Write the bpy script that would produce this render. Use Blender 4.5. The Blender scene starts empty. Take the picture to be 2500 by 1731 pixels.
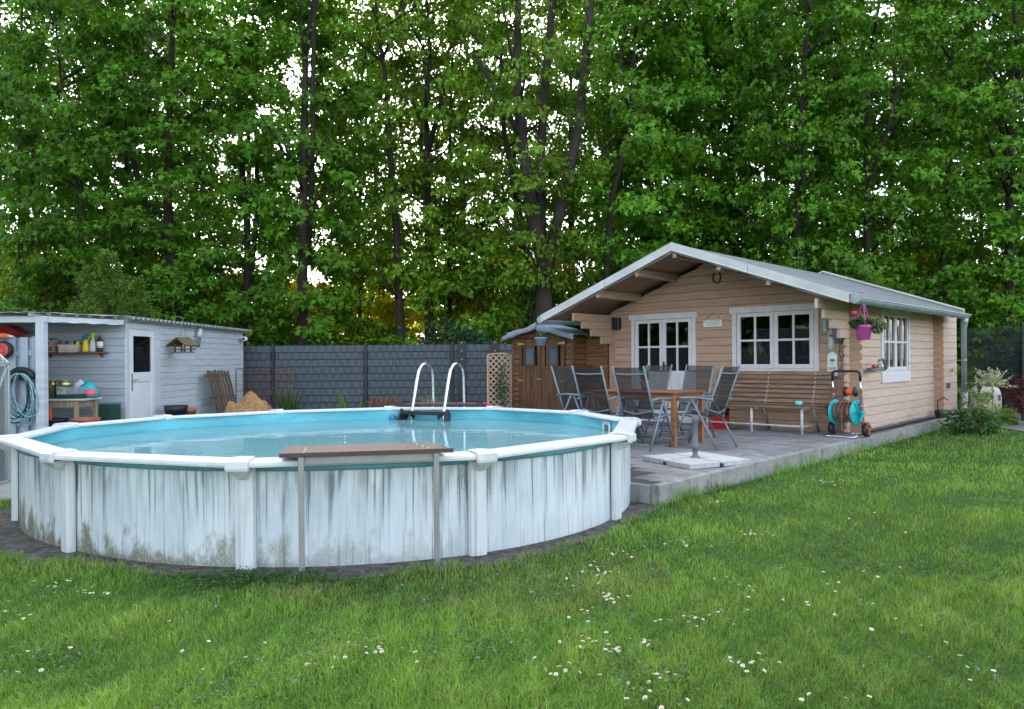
import bpy, math, random
import numpy as np
from mathutils import Vector, Matrix
random.seed(7)
RNG = np.random.default_rng(11)
PI = math.pi
scene = bpy.context.scene
COL = scene.collection

# ------------------------------------------------------------------ camera, sky, sun, exposure
EYE = 1.38
cam_d = bpy.data.cameras.new('camera')
cam_d.sensor_width = 36.0
cam_d.lens = 1850 / 2500 * 36.0
cam_d.shift_y = 12.5 / 2500
cam_d.clip_start = 0.05
cam_d.clip_end = 900
cam = bpy.data.objects.new('camera', cam_d)
COL.objects.link(cam)
cam.matrix_world = Matrix.Translation((0, 0, EYE)) @ Matrix.Rotation(PI / 2, 4, 'X') @ Matrix.Rotation(-0.0079, 4, 'Z')
scene.camera = cam

SUN_EL, SUN_AZ = math.radians(36), math.radians(-12)     # azimuth clockwise from +Y: the sun stands behind the wood
world = bpy.data.worlds.new('World')
scene.world = world
world.use_nodes = True
wn = world.node_tree
for n in list(wn.nodes):
    wn.nodes.remove(n)
w_out = wn.nodes.new('ShaderNodeOutputWorld')
w_bg = wn.nodes.new('ShaderNodeBackground')
w_sky = wn.nodes.new('ShaderNodeTexSky')
w_sky.sky_type = 'NISHITA'
w_sky.sun_disc = False
w_sky.sun_elevation = SUN_EL
w_sky.sun_rotation = SUN_AZ
w_sky.air_density = 1.0
w_sky.dust_density = 2.0
w_sky.ozone_density = 1.0
w_bg.inputs['Strength'].default_value = 0.15
w_hs = wn.nodes.new('ShaderNodeHueSaturation')          # thin high cloud: the blue of the sky is milky
w_hs.inputs['Saturation'].default_value = 0.5
wn.links.new(w_sky.outputs[0], w_hs.inputs['Color'])
wn.links.new(w_hs.outputs[0], w_bg.inputs[0])
wn.links.new(w_bg.outputs[0], w_out.inputs[0])

sun_d = bpy.data.lights.new('sun', 'SUN')
sun_d.energy = 1.4
sun_d.angle = math.radians(12)
sun_d.color = (1.0, 0.95, 0.88)
sun = bpy.data.objects.new('sun', sun_d)
COL.objects.link(sun)
sdir = Vector((math.sin(SUN_AZ) * math.cos(SUN_EL), math.cos(SUN_AZ) * math.cos(SUN_EL), math.sin(SUN_EL)))
sun.rotation_euler = sdir.to_track_quat('Z', 'Y').to_euler()

vs = scene.view_settings
vs.view_transform = 'Standard'
vs.look = 'None'
vs.exposure = 2.32
vs.gamma = 1.0
vs.use_curve_mapping = False
scene.cycles.max_bounces = 7
scene.cycles.diffuse_bounces = 2
scene.cycles.glossy_bounces = 3
scene.cycles.transparent_max_bounces = 16
scene.cycles.transmission_bounces = 4

# ------------------------------------------------------------------ mesh helpers
class MB:
    def __init__(s):
        s.v, s.f, s.m, s.s = [], [], [], []
    def face(s, idx, mat=0, smooth=False):
        s.f.append(tuple(idx)); s.m.append(mat); s.s.append(smooth)
    def box(s, c, size, R=None, mat=0):
        hx, hy, hz = size[0] / 2, size[1] / 2, size[2] / 2
        b = len(s.v)
        c = Vector(c)
        for x, y, z in ((-hx, -hy, -hz), (hx, -hy, -hz), (hx, hy, -hz), (-hx, hy, -hz), (-hx, -hy, hz), (hx, -hy, hz), (hx, hy, hz), (-hx, hy, hz)):
            p = Vector((x, y, z))
            if R is not None:
                p = R @ p
            s.v.append(tuple(c + p))
        for q in ((0, 3, 2, 1), (4, 5, 6, 7), (0, 1, 5, 4), (1, 2, 6, 5), (2, 3, 7, 6), (3, 0, 4, 7)):
            s.face([b + i for i in q], mat)
        return s
    def rng(s, x0, x1, y0, y1, z0, z1, mat=0):
        return s.box(((x0 + x1) / 2, (y0 + y1) / 2, (z0 + z1) / 2), (abs(x1 - x0), abs(y1 - y0), abs(z1 - z0)), None, mat)
    def frame(s, p, q, up=(0, 0, 1)):
        d = (Vector(q) - Vector(p)).normalized()
        up = Vector(up)
        if abs(d.dot(up)) > 0.999:
            up = Vector((0, 1, 0))
        side = d.cross(up).normalized()
        return d, side, side.cross(d).normalized()
    def bar(s, p, q, w, h, bev=0.0, up=(0, 0, 1), mat=0):
        """bar from p to q, w wide sideways, h high, chamfered by bev"""
        p, q = Vector(p), Vector(q)
        d, a, n = s.frame(p, q, up)
        x, y = w / 2, h / 2
        if bev > 0:
            prof = [(-x + bev, -y), (x - bev, -y), (x, -y + bev), (x, y - bev), (x - bev, y), (-x + bev, y), (-x, y - bev), (-x, -y + bev)]
        else:
            prof = [(-x, -y), (x, -y), (x, y), (-x, y)]
        return s.extr([p + a * u + n * t for u, t in prof], q - p, mat)
    def extr(s, ring, vec, mat=0, smooth=False):
        b = len(s.v); n = len(ring); vec = Vector(vec)
        for r in ring:
            s.v.append(tuple(r))
        for r in ring:
            s.v.append(tuple(Vector(r) + vec))
        for i in range(n):
            j = (i + 1) % n
            s.face((b + i, b + j, b + n + j, b + n + i), mat, smooth)
        s.face([b + i for i in reversed(range(n))], mat)
        s.face([b + n + i for i in range(n)], mat)
        return s
    def loft(s, rings, mat=0, smooth=True, cap=True, close=True):
        b = len(s.v); n = len(rings[0])
        for r in rings:
            for p in r:
                s.v.append(tuple(p))
        for k in range(len(rings) - 1):
            for i in range(n if close else n - 1):
                j = (i + 1) % n
                o = b + k * n
                s.face((o + i, o + j, o + n + j, o + n + i), mat, smooth)
        if cap:
            s.face([b + i for i in reversed(range(n))], mat)
            o = b + (len(rings) - 1) * n
            s.face([o + i for i in range(n)], mat)
        return s
    def tube(s, pts, r, n=8, mat=0, cap=True):
        pts = [Vector(p) for p in pts]
        rs = r if isinstance(r, (list, tuple)) else [r] * len(pts)
        rings = []
        prev = None
        for i, p in enumerate(pts):
            if i == 0: d = pts[1] - p
            elif i == len(pts) - 1: d = p - pts[i - 1]
            else: d = (pts[i + 1] - p).normalized() + (p - pts[i - 1]).normalized()
            d = d.normalized() if d.length > 1e-9 else Vector((0, 0, 1))
            if prev is None:
                up = Vector((0, 0, 1)) if abs(d.z) < 0.9 else Vector((1, 0, 0))
                a = d.cross(up).normalized()
            else:
                a = (prev - d * prev.dot(d)).normalized()
            prev = a
            bvec = d.cross(a)
            rings.append([p + (a * math.cos(2 * PI * k / n) + bvec * math.sin(2 * PI * k / n)) * rs[i] for k in range(n)])
        return s.loft(rings, mat, True, cap)
    def lathe(s, prof, c=(0, 0, 0), n=18, mat=0, sx=1.0, sy=1.0, cap=True, axis='z'):
        c = Vector(c)
        rings = []
        for r, z in prof:
            ring = []
            for k in range(n):
                a = 2 * PI * k / n
                p = Vector((math.cos(a) * r * sx, math.sin(a) * r * sy, z))
                if axis == 'x': p = Vector((p.z, p.x, p.y))
                elif axis == 'y': p = Vector((p.y, p.z, p.x))
                ring.append(c + p)
            rings.append(ring)
        return s.loft(rings, mat, True, cap)
    def quad(s, *pts, mat=0):
        b = len(s.v)
        for p in pts: s.v.append(tuple(p))
        s.face(range(b, b + len(pts)), mat)
        return s
    def mesh(s, name, mats):
        me = bpy.data.meshes.new(name)
        me.from_pydata(s.v, [], s.f)
        for m in (mats if isinstance(mats, (list, tuple)) else [mats]):
            me.materials.append(m)
        me.polygons.foreach_set('material_index', s.m)
        me.polygons.foreach_set('use_smooth', s.s)
        me.update()
        return me

def link(name, me, parent=None, loc=(0, 0, 0), rz=0.0):
    o = bpy.data.objects.new(name, me)
    COL.objects.link(o)
    o.location = loc
    o.rotation_euler = (0, 0, rz)
    if parent is not None:
        o.parent = parent
    return o
def part(name, mb, mat, parent, loc=(0, 0, 0), rz=0.0):
    return link(name, mb.mesh(name, mat), parent, loc, rz)
def tag(o, label, cat, group=None):
    o['label'] = label; o['category'] = cat
    if group: o['group'] = group
    return o
def thing(name, label, cat, loc=(0, 0, 0), rz=0.0, group=None):
    o = link(name, None, None, loc, rz)
    o.empty_display_size = 0.1
    return tag(o, label, cat, group)
def structure(name, me_or_mb, mat=None, loc=(0, 0, 0), rz=0.0):
    me = me_or_mb.mesh(name, mat) if isinstance(me_or_mb, MB) else me_or_mb
    o = link(name, me, None, loc, rz)
    o['kind'] = 'structure'
    return o
def copy_tree(o, parent=None):
    c = o.copy(); COL.objects.link(c); c.parent = parent
    for ch in list(o.children):
        copy_tree(ch, c)
    return c
def fast_mesh(name, V, T, mat, color=None):
    V = np.asarray(V, np.float32); T = np.asarray(T, np.int32)
    me = bpy.data.meshes.new(name)
    me.vertices.add(len(V)); me.vertices.foreach_set('co', V.ravel())
    me.loops.add(T.size); me.loops.foreach_set('vertex_index', T.ravel())
    k = T.shape[1]
    me.polygons.add(len(T)); me.polygons.foreach_set('loop_start', np.arange(0, T.size, k, dtype=np.int32))
    me.update(calc_edges=True)
    if color is not None:
        at = me.attributes.new('col', 'FLOAT_COLOR', 'POINT')
        c4 = np.ones((len(V), 4), np.float32); c4[:, :3] = color
        at.data.foreach_set('color', c4.ravel())
    me.materials.append(mat)
    return me

# ------------------------------------------------------------------ materials
def nmat(name):
    m = bpy.data.materials.new(name); m.use_nodes = True
    nt = m.node_tree
    for n in list(nt.nodes): nt.nodes.remove(n)
    out = nt.nodes.new('ShaderNodeOutputMaterial')
    return m, nt, out
def N(nt, typ, **kw):
    n = nt.nodes.new(typ)
    for k, v in kw.items():
        if k in ('operation', 'blend_type', 'data_type', 'attribute_name', 'noise_dimensions', 'feature', 'wave_type', 'bands_direction', 'voronoi_dimensions', 'distance', 'use_clamp', 'interpolation_type', 'object', 'wave_profile'):
            setattr(n, k, v)
        else:
            key = int(k[1:]) if k[0] == 'i' and k[1:].isdigit() else k
            n.inputs[key].default_value = v
    return n
def mix(nt, fac, a, b, blend='MIX'):
    n = nt.nodes.new('ShaderNodeMix'); n.data_type = 'RGBA'; n.blend_type = blend
    for sock, val in ((n.inputs['Factor'], fac), (n.inputs[6], a), (n.inputs[7], b)):
        if isinstance(val, (int, float)): sock.default_value = val
        elif isinstance(val, tuple): sock.default_value = (*val[:3], 1)
        else: nt.links.new(val, sock)
    return n.outputs[2]
def math_(nt, op, a, b=None, clamp=False, c=None):
    n = nt.nodes.new('ShaderNodeMath'); n.operation = op; n.use_clamp = clamp
    for i, val in enumerate((a, b, c)):
        if val is None: continue
        if isinstance(val, (int, float)): n.inputs[i].default_value = val
        else: nt.links.new(val, n.inputs[i])
    return n.outputs[0]
def ramp(nt, fac, lo, hi, a=0.0, b=1.0):
    n = nt.nodes.new('ShaderNodeMapRange'); n.interpolation_type = 'SMOOTHSTEP'
    nt.links.new(fac, n.inputs[0])
    for i, v in enumerate((lo, hi, a, b)): n.inputs[i + 1].default_value = v
    return n.outputs[0]
def coords(nt, scale=(1, 1, 1), kind='Object'):
    tc = nt.nodes.new('ShaderNodeTexCoord')
    mp = nt.nodes.new('ShaderNodeMapping'); mp.inputs['Scale'].default_value = scale
    nt.links.new(tc.outputs[kind], mp.inputs['Vector'])
    return mp.outputs[0]
def noise(nt, vec, scale, detail=4, rough=0.55, dist=0.0):
    n = N(nt, 'ShaderNodeTexNoise', Scale=scale, Detail=detail, Roughness=rough, Distortion=dist)
    nt.links.new(vec, n.inputs['Vector'])
    return n.outputs[0]
def bump(nt, h, strength, dist=0.01):
    b = N(nt, 'ShaderNodeBump', Strength=strength, Distance=dist)
    nt.links.new(h, b.inputs['Height'])
    return b.outputs[0]
def M(name, col, rough=0.6, var=0.18, scale=5.0, stretch=(1, 1, 1), bmp=0.25, bscale=60.0, metal=0.0, rnd=0.1, col2=None, spec=0.4, dirt=None, dirt_amt=0.5, dirt_scale=2.0, knots=None):
    m, nt, out = nmat(name)
    p = nt.nodes.new('ShaderNodeBsdfPrincipled')
    nt.links.new(p.outputs[0], out.inputs[0])
    v = coords(nt, stretch)
    oi = nt.nodes.new('ShaderNodeObjectInfo')
    off = nt.nodes.new('ShaderNodeVectorMath'); off.operation = 'ADD'
    sc_ = nt.nodes.new('ShaderNodeVectorMath'); sc_.operation = 'SCALE'
    cmb = nt.nodes.new('ShaderNodeCombineXYZ')
    for i in range(3): nt.links.new(oi.outputs['Random'], cmb.inputs[i])
    nt.links.new(cmb.outputs[0], sc_.inputs[0]); sc_.inputs['Scale'].default_value = 17.0
    nt.links.new(v, off.inputs[0]); nt.links.new(sc_.outputs[0], off.inputs[1])
    v = off.outputs[0]
    nz = noise(nt, v, scale, 5, 0.6)
    c_lo = tuple(x * (1 - var) for x in col)
    c_hi = tuple(min(1, x * (1 + var)) for x in (col2 or col))
    c = mix(nt, ramp(nt, nz, 0.3, 0.7), c_lo, c_hi)
    if dirt:
        dn = noise(nt, v, dirt_scale, 6, 0.7)
        c = mix(nt, math_(nt, 'MULTIPLY', ramp(nt, dn, 0.5, 0.72), dirt_amt), c, dirt)
    if knots:
        kv = nt.nodes.new('ShaderNodeVectorMath'); kv.operation = 'ADD'
        nt.links.new(coords(nt, knots), kv.inputs[0]); nt.links.new(sc_.outputs[0], kv.inputs[1])
        vo = N(nt, 'ShaderNodeTexVoronoi', Scale=1.0); nt.links.new(kv.outputs[0], vo.inputs['Vector'])
        kd = math_(nt, 'ADD', vo.outputs['Distance'], math_(nt, 'MULTIPLY', math_(nt, 'SUBTRACT', nz, 0.5), 0.12))
        c = mix(nt, math_(nt, 'SUBTRACT', 0.55, ramp(nt, kd, 0.04, 0.11, 0.0, 0.55)), c, tuple(x * 0.28 for x in col))
    if rnd:
        r = math_(nt, 'MULTIPLY_ADD', oi.outputs['Random'], 2 * rnd, c=1 - rnd)
        cc = nt.nodes.new('ShaderNodeCombineXYZ')
        for i in range(3): nt.links.new(r, cc.inputs[i])
        c = mix(nt, 1.0, c, cc.outputs[0], 'MULTIPLY')
    nt.links.new(c, p.inputs['Base Color'])
    p.inputs['Metallic'].default_value = metal
    p.inputs['Specular IOR Level'].default_value = spec
    rr = math_(nt, 'MULTIPLY_ADD', nz, 0.25, c=rough - 0.12)
    nt.links.new(rr, p.inputs['Roughness'])
    if bmp:
        bn = noise(nt, v, bscale, 3, 0.6)
        nt.links.new(bump(nt, bn, bmp, 0.004), p.inputs['Normal'])
    return m
def leaf_mat(name, trans=0.35, rough=0.5, tint=(1, 1, 1), tcol=(1.25, 1.1, 0.4), spec=0.3):
    m, nt, out = nmat(name)
    at = N(nt, 'ShaderNodeAttribute', attribute_name='col')
    oi = nt.nodes.new('ShaderNodeObjectInfo')
    r = math_(nt, 'MULTIPLY_ADD', oi.outputs['Random'], 0.3, c=0.85)
    cc = nt.nodes.new('ShaderNodeCombineXYZ')
    for i in range(3): nt.links.new(r, cc.inputs[i])
    c = mix(nt, 1.0, at.outputs['Color'], cc.outputs[0], 'MULTIPLY')
    c = mix(nt, 1.0, c, tint, 'MULTIPLY')
    p = nt.nodes.new('ShaderNodeBsdfPrincipled')
    nt.links.new(c, p.inputs['Base Color']); p.inputs['Roughness'].default_value = rough
    p.inputs['Specular IOR Level'].default_value = spec
    t = nt.nodes.new('ShaderNodeBsdfTranslucent')
    nt.links.new(mix(nt, 1.0, c, tcol, 'MULTIPLY'), t.inputs[0])
    ms = nt.nodes.new('ShaderNodeMixShader'); ms.inputs[0].default_value = trans
    nt.links.new(p.outputs[0], ms.inputs[1]); nt.links.new(t.outputs[0], ms.inputs[2])
    nt.links.new(ms.outputs[0], out.inputs[0])
    return m
def glass_mat(name, tint=(0.85, 0.9, 0.9), gloss=0.02, ior=1.45, opaque=0.0, ocol=(0.6, 0.65, 0.66)):
    m, nt, out = nmat(name)
    fr = N(nt, 'ShaderNodeFresnel', IOR=ior)
    tr = nt.nodes.new('ShaderNodeBsdfTransparent'); tr.inputs[0].default_value = (*tint, 1)
    gl = nt.nodes.new('ShaderNodeBsdfGlossy'); gl.inputs['Roughness'].default_value = gloss
    gl.inputs['Color'].default_value = (1, 1, 1, 1)
    base = tr.outputs[0]
    if opaque:
        df = nt.nodes.new('ShaderNodeBsdfDiffuse'); df.inputs[0].default_value = (*ocol, 1)
        m2 = nt.nodes.new('ShaderNodeMixShader'); m2.inputs[0].default_value = opaque
        nt.links.new(tr.outputs[0], m2.inputs[1]); nt.links.new(df.outputs[0], m2.inputs[2])
        base = m2.outputs[0]
    ms = nt.nodes.new('ShaderNodeMixShader')
    nt.links.new(fr.outputs[0], ms.inputs[0]); nt.links.new(base, ms.inputs[1]); nt.links.new(gl.outputs[0], ms.inputs[2])
    nt.links.new(ms.outputs[0], out.inputs[0])
    return m, nt, gl

MAT = {}
MAT['log_front'] = M('log_front', (0.43, 0.275, 0.19), 0.75, 0.14, 4, (0.6, 6, 9), 0.4, 30, rnd=0.07, dirt=(0.24, 0.15, 0.1), dirt_amt=0.35, dirt_scale=1.6, knots=(2.2, 2.2, 6.0))
MAT['log_side'] = M('log_side', (0.56, 0.41, 0.33), 0.78, 0.12, 4, (6, 0.6, 9), 0.4, 30, rnd=0.05, dirt=(0.46, 0.38, 0.34), dirt_amt=0.5, knots=(2.2, 2.0, 6.0))  # paler than the front: weathering plus the stronger light, both put into the colour
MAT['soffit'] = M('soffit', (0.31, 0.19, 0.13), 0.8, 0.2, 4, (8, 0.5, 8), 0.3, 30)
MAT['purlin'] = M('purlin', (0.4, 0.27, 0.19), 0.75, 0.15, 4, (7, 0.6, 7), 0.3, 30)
MAT['casing'] = M('casing', (0.62, 0.58, 0.6), 0.6, 0.1, 5, (3, 3, 0.8), 0.3, 40, rnd=0.04, dirt=(0.42, 0.36, 0.34), dirt_amt=0.25, dirt_scale=5)
MAT['white_paint'] = M('white_paint', (0.74, 0.75, 0.77), 0.5, 0.06, 4, bmp=0.15, rnd=0.03, dirt=(0.5, 0.47, 0.42), dirt_amt=0.2)
MAT['verge'] = M('verge', (0.52, 0.53, 0.52), 0.5, 0.1, 3, (0.6, 1, 1), 0.15, rnd=0.02, dirt=(0.42, 0.46, 0.4), dirt_amt=0.3, dirt_scale=1.2)
MAT['felt'] = M('felt', (0.15, 0.165, 0.165), 0.9, 0.2, 8, bmp=0.5, bscale=150)
MAT['felt_blue'] = M('felt_blue', (0.21, 0.26, 0.3), 0.9, 0.15, 6, bmp=0.6, bscale=120)
MAT['zinc'] = M('zinc', (0.36, 0.42, 0.45), 0.42, 0.1, 4, metal=0.55, bmp=0.1, rnd=0.03)
MAT['dark'] = M('dark', (0.012, 0.012, 0.012), 0.8, 0.1, bmp=0)
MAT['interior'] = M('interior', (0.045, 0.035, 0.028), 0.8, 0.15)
MAT['black_plastic'] = M('black_plastic', (0.018, 0.019, 0.021), 0.45, 0.15, bmp=0.1)
MAT['grey_plastic'] = M('grey_plastic', (0.13, 0.14, 0.15), 0.5, 0.12, bmp=0.1)
MAT['steel'] = M('steel', (0.72, 0.74, 0.76), 0.2, 0.04, metal=1.0, bmp=0.0, rnd=0)
MAT['iron_rod'] = M('iron_rod', (0.3, 0.31, 0.32), 0.5, 0.15, metal=0.6, bmp=0.2)
MAT['brass'] = M('brass', (0.5, 0.34, 0.1), 0.35, 0.15, metal=0.9, bmp=0.1)
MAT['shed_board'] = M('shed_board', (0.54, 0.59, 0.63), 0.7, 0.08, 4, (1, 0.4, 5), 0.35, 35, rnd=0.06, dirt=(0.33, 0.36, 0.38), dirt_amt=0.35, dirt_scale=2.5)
MAT['shed_dim'] = M('shed_dim', (0.36, 0.4, 0.44), 0.7, 0.1, 4, (0.4, 1, 5), 0.35, 35, rnd=0.06, dirt=(0.23, 0.26, 0.29), dirt_amt=0.4)  # darker copy of the shed boards: shade under the lean-to put into the colour
MAT['screen_board'] = M('screen_board', (0.36, 0.44, 0.5), 0.7, 0.1, 4, (4, 4, 0.5), 0.3, 35, rnd=0.07)
MAT['fibre'] = M('fibre', (0.3, 0.31, 0.31), 0.9, 0.25, 7, bmp=0.5, bscale=90, dirt=(0.09, 0.1, 0.08), dirt_amt=0.7, dirt_scale=4)
MAT['closet_wood'] = M('closet_wood', (0.08, 0.037, 0.016), 0.6, 0.35, 4, (0.7, 7, 8), 0.5, 30, rnd=0.2, col2=(0.15, 0.07, 0.026), dirt=(0.035, 0.018, 0.01), dirt_amt=0.6)
MAT['closet_door'] = M('closet_door', (0.072, 0.033, 0.015), 0.6, 0.35, 4, (8, 7, 0.7), 0.5, 30, rnd=0.2, col2=(0.11, 0.05, 0.02), dirt=(0.035, 0.018, 0.01), dirt_amt=0.5)
MAT['trellis'] = M('trellis', (0.5, 0.33, 0.2), 0.65, 0.15, 5, rnd=0.08)
MAT['teak'] = M('teak', (0.33, 0.125, 0.045), 0.45, 0.25, 4, (0.8, 6, 6), 0.25, 30, rnd=0.08)
MAT['teak_top'] = M('teak_top', (0.19, 0.075, 0.04), 0.5, 0.25, 4, (0.8, 6, 6), 0.25, 30, rnd=0.08)
MAT['bench_slat'] = M('bench_slat', (0.2, 0.125, 0.08), 0.7, 0.3, 4, (0.6, 7, 7), 0.4, 30, rnd=0.12)
MAT['bench_pipe'] = M('bench_pipe', (0.5, 0.5, 0.5), 0.55, 0.15, 8, rnd=0.03, dirt=(0.22, 0.05, 0.03), dirt_amt=0.85, dirt_scale=9)
MAT['alu'] = M('alu', (0.17, 0.215, 0.24), 0.38, 0.06, metal=0.25, bmp=0.05, rnd=0.02)
MAT['alu_bright'] = M('alu_bright', (0.55, 0.58, 0.6), 0.4, 0.06, metal=0.6, bmp=0.05, rnd=0.02)
MAT['concrete'] = M('concrete', (0.36, 0.36, 0.35), 0.9, 0.15, 9, bmp=0.6, bscale=110, rnd=0.06, dirt=(0.2, 0.2, 0.19), dirt_amt=0.5, dirt_scale=4)
MAT['kerb'] = M('kerb', (0.25, 0.25, 0.235), 0.92, 0.18, 7, bmp=0.7, bscale=90, rnd=0.08, dirt=(0.1, 0.1, 0.09), dirt_amt=0.7, dirt_scale=5)
MAT['slab'] = M('slab', (0.42, 0.43, 0.42), 0.9, 0.14, 14, bmp=0.6, bscale=140, rnd=0.04, dirt=(0.34, 0.34, 0.33), dirt_amt=0.4, dirt_scale=6)
MAT['paver'] = M('paver', (0.225, 0.215, 0.215), 0.9, 0.2, 6, bmp=0.6, bscale=110, rnd=0.2, dirt=(0.12, 0.115, 0.11), dirt_amt=0.5, dirt_scale=3)
MAT['joint'] = M('joint', (0.07, 0.066, 0.058), 0.95, 0.3, 20)
MAT['soil'] = M('soil', (0.055, 0.05, 0.043), 0.95, 0.4, 14, bmp=0.9, bscale=60, col2=(0.1, 0.09, 0.08))
MAT['terracotta'] = M('terracotta', (0.4, 0.14, 0.075), 0.7, 0.12, 6, rnd=0.08)
MAT['anthracite'] = M('anthracite', (0.08, 0.1, 0.115), 0.6, 0.08, 3, bmp=0.1, bscale=30, rnd=0.06)
MAT['anthracite_post'] = M('anthracite_post', (0.025, 0.033, 0.04), 0.5, 0.1, rnd=0.04)
MAT['fence_wire'] = M('fence_wire', (0.012, 0.02, 0.022), 0.5, 0.1, bmp=0)
MAT['rust'] = M('rust', (0.13, 0.055, 0.035), 0.85, 0.4, 20, bmp=0.4, col2=(0.2, 0.09, 0.05))
MAT['pallet'] = M('pallet', (0.13, 0.095, 0.065), 0.85, 0.35, 5, (5, 5, 0.7), 0.5, 30, rnd=0.15)
MAT['sand'] = M('sand', (0.36, 0.2, 0.085), 0.95, 0.3, 12, bmp=1.0, bscale=30, rnd=0)
MAT['bark'] = M('bark', (0.038, 0.03, 0.024), 0.95, 0.4, 6, (6, 6, 1.2), 1.0, 10, rnd=0.2)
MAT['composite'] = M('composite', (0.075, 0.047, 0.042), 0.6, 0.2, 4, (0.5, 10, 10), 0.35, 40, rnd=0.05)
MAT['grey_frame'] = M('grey_frame', (0.27, 0.265, 0.26), 0.45, 0.08, metal=0.3, rnd=0.02)
MAT['pink'] = M('pink', (0.62, 0.11, 0.42), 0.4, 0.08, bmp=0)
MAT['pink_flower'] = M('pink_flower', (0.75, 0.06, 0.2), 0.5, 0.2, bmp=0)
MAT['blue_grey'] = M('blue_grey', (0.2, 0.3, 0.37), 0.5, 0.08, bmp=0.05)
MAT['red'] = M('red', (0.5, 0.02, 0.02), 0.4, 0.1, bmp=0.05)
MAT['orange'] = M('orange', (0.75, 0.12, 0.03), 0.4, 0.08, bmp=0.05)
MAT['turquoise'] = M('turquoise', (0.012, 0.38, 0.43), 0.35, 0.1, bmp=0.05)
MAT['hose_brown'] = M('hose_brown', (0.22, 0.075, 0.045), 0.5, 0.3, 20, bmp=0.1)
MAT['hose_blue'] = M('hose_blue', (0.23, 0.42, 0.46), 0.45, 0.25, 12, bmp=0.1, rnd=0.15)
MAT['hose_black'] = M('hose_black', (0.02, 0.028, 0.035), 0.45, 0.2, bmp=0.1)
MAT['cyan_glaze'] = M('cyan_glaze', (0.16, 0.5, 0.56), 0.2, 0.08, bmp=0)
MAT['yellow'] = M('yellow', (0.75, 0.55, 0.02), 0.4, 0.08, bmp=0)
MAT['lime'] = M('lime', (0.6, 0.68, 0.05), 0.4, 0.08, bmp=0)
MAT['blue'] = M('blue', (0.03, 0.2, 0.36), 0.4, 0.08, bmp=0)
MAT['milky'] = M('milky', (0.55, 0.57, 0.56), 0.4, 0.08, bmp=0)
MAT['cream'] = M('cream', (0.55, 0.51, 0.44), 0.55, 0.08, bmp=0.1)
MAT['tan'] = M('tan', (0.42, 0.29, 0.23), 0.7, 0.12)
MAT['gold_tin'] = M('gold_tin', (0.42, 0.36, 0.2), 0.3, 0.1, metal=0.9, bmp=0.05)
MAT['dark_green'] = M('dark_green', (0.01, 0.07, 0.05), 0.5, 0.15, bmp=0.1)
MAT['old_wood'] = M('old_wood', (0.36, 0.27, 0.18), 0.7, 0.2, 5, (4, 4, 0.7), 0.3, 30)
MAT['thatch'] = M('thatch', (0.15, 0.11, 0.06), 0.9, 0.4, 10, bmp=0.8, bscale=60)
MAT['tank'] = M('tank', (0.62, 0.58, 0.5), 0.5, 0.06, 3, bmp=0.05)
MAT['mat_rug'] = M('mat_rug', (0.16, 0.03, 0.06), 0.95, 0.3, 30, col2=(0.1, 0.12, 0.2))
MAT['sign_white'] = M('sign_white', (0.68, 0.68, 0.66), 0.6, 0.06, bmp=0.05)
MAT['sign_green'] = M('sign_green', (0.33, 0.52, 0.4), 0.6, 0.1, bmp=0.05)
MAT['ink'] = M('ink', (0.02, 0.02, 0.025), 0.6, 0.1, bmp=0)
MAT['gravel'] = M('gravel', (0.17, 0.17, 0.165), 0.95, 0.5, 60, bmp=1.0, bscale=55)
MAT['leaf'] = leaf_mat('leaf', 0.25, 0.5, spec=0.25)
MAT['leaf_glow'] = leaf_mat('leaf_glow', 0.55, 0.5, spec=0.2)
MAT['leaf_shrub'] = leaf_mat('leaf_shrub', 0.35)
MAT['grass'] = leaf_mat('grass', 0.3, 0.5, spec=0.25)
MAT['pane'], _a, _b = glass_mat('pane', (0.55, 0.6, 0.6), 0.01)
MAT['pane_film'], _a, _b = glass_mat('pane_film', (0.5, 0.55, 0.6), 0.05, opaque=0.45, ocol=(0.2, 0.26, 0.3))
MAT['polycarb'], _a, _b = glass_mat('polycarb', (0.75, 0.8, 0.8), 0.15, opaque=0.35, ocol=(0.45, 0.5, 0.5))
MAT['clear_plastic'], _a, _b = glass_mat('clear_plastic', (0.8, 0.84, 0.85), 0.1, opaque=0.3)

# mesh fabric of the garden chairs: dark threads with open holes between them
m, nt, out = nmat('chair_mesh')
p = N(nt, 'ShaderNodeBsdfPrincipled', Roughness=0.7); p.inputs['Base Color'].default_value = (0.016, 0.016, 0.018, 1)
tr = nt.nodes.new('ShaderNodeBsdfTransparent')
ms = nt.nodes.new('ShaderNodeMixShader'); ms.inputs[0].default_value = 0.78
nt.links.new(tr.outputs[0], ms.inputs[1]); nt.links.new(p.outputs[0], ms.inputs[2]); nt.links.new(ms.outputs[0], out.inputs[0])
MAT['chair_mesh'] = m

# ------------------------------------------------------------------ places
# cabin frame: x to the right along the front wall, y into the depth of the cabin
CAB = Vector((5.0, 12.1, 0.0)); CAB_RZ = math.radians(-43)
CU = Vector((math.cos(math.radians(47)), math.sin(math.radians(47)), 0)); CX = Vector((CU.y, -CU.x, 0))
def CW(x, y, z=0.0):
    return CAB + CX * x + CU * y + Vector((0, 0, z))
TZ = 0.18                                                # terrace level
POOL = Vector((-1.723, 7.861, 0))
POOL_V = [(-4.421, 6.669), (-3.281, 5.508), (-1.781, 4.994), (-0.229, 5.312), (0.926, 6.497), (1.245, 8.111),
          (0.811, 9.375), (-0.267, 10.311), (-1.701, 10.49), (-3.091, 9.981), (-4.182, 9.091), (-4.698, 7.995)]
_pa = np.array([math.atan2(y - POOL.y, x - POOL.x) for x, y in POOL_V]); _pr = np.array([math.hypot(x - POOL.x, y - POOL.y) for x, y in POOL_V])
_pa = np.unwrap(_pa)
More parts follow.
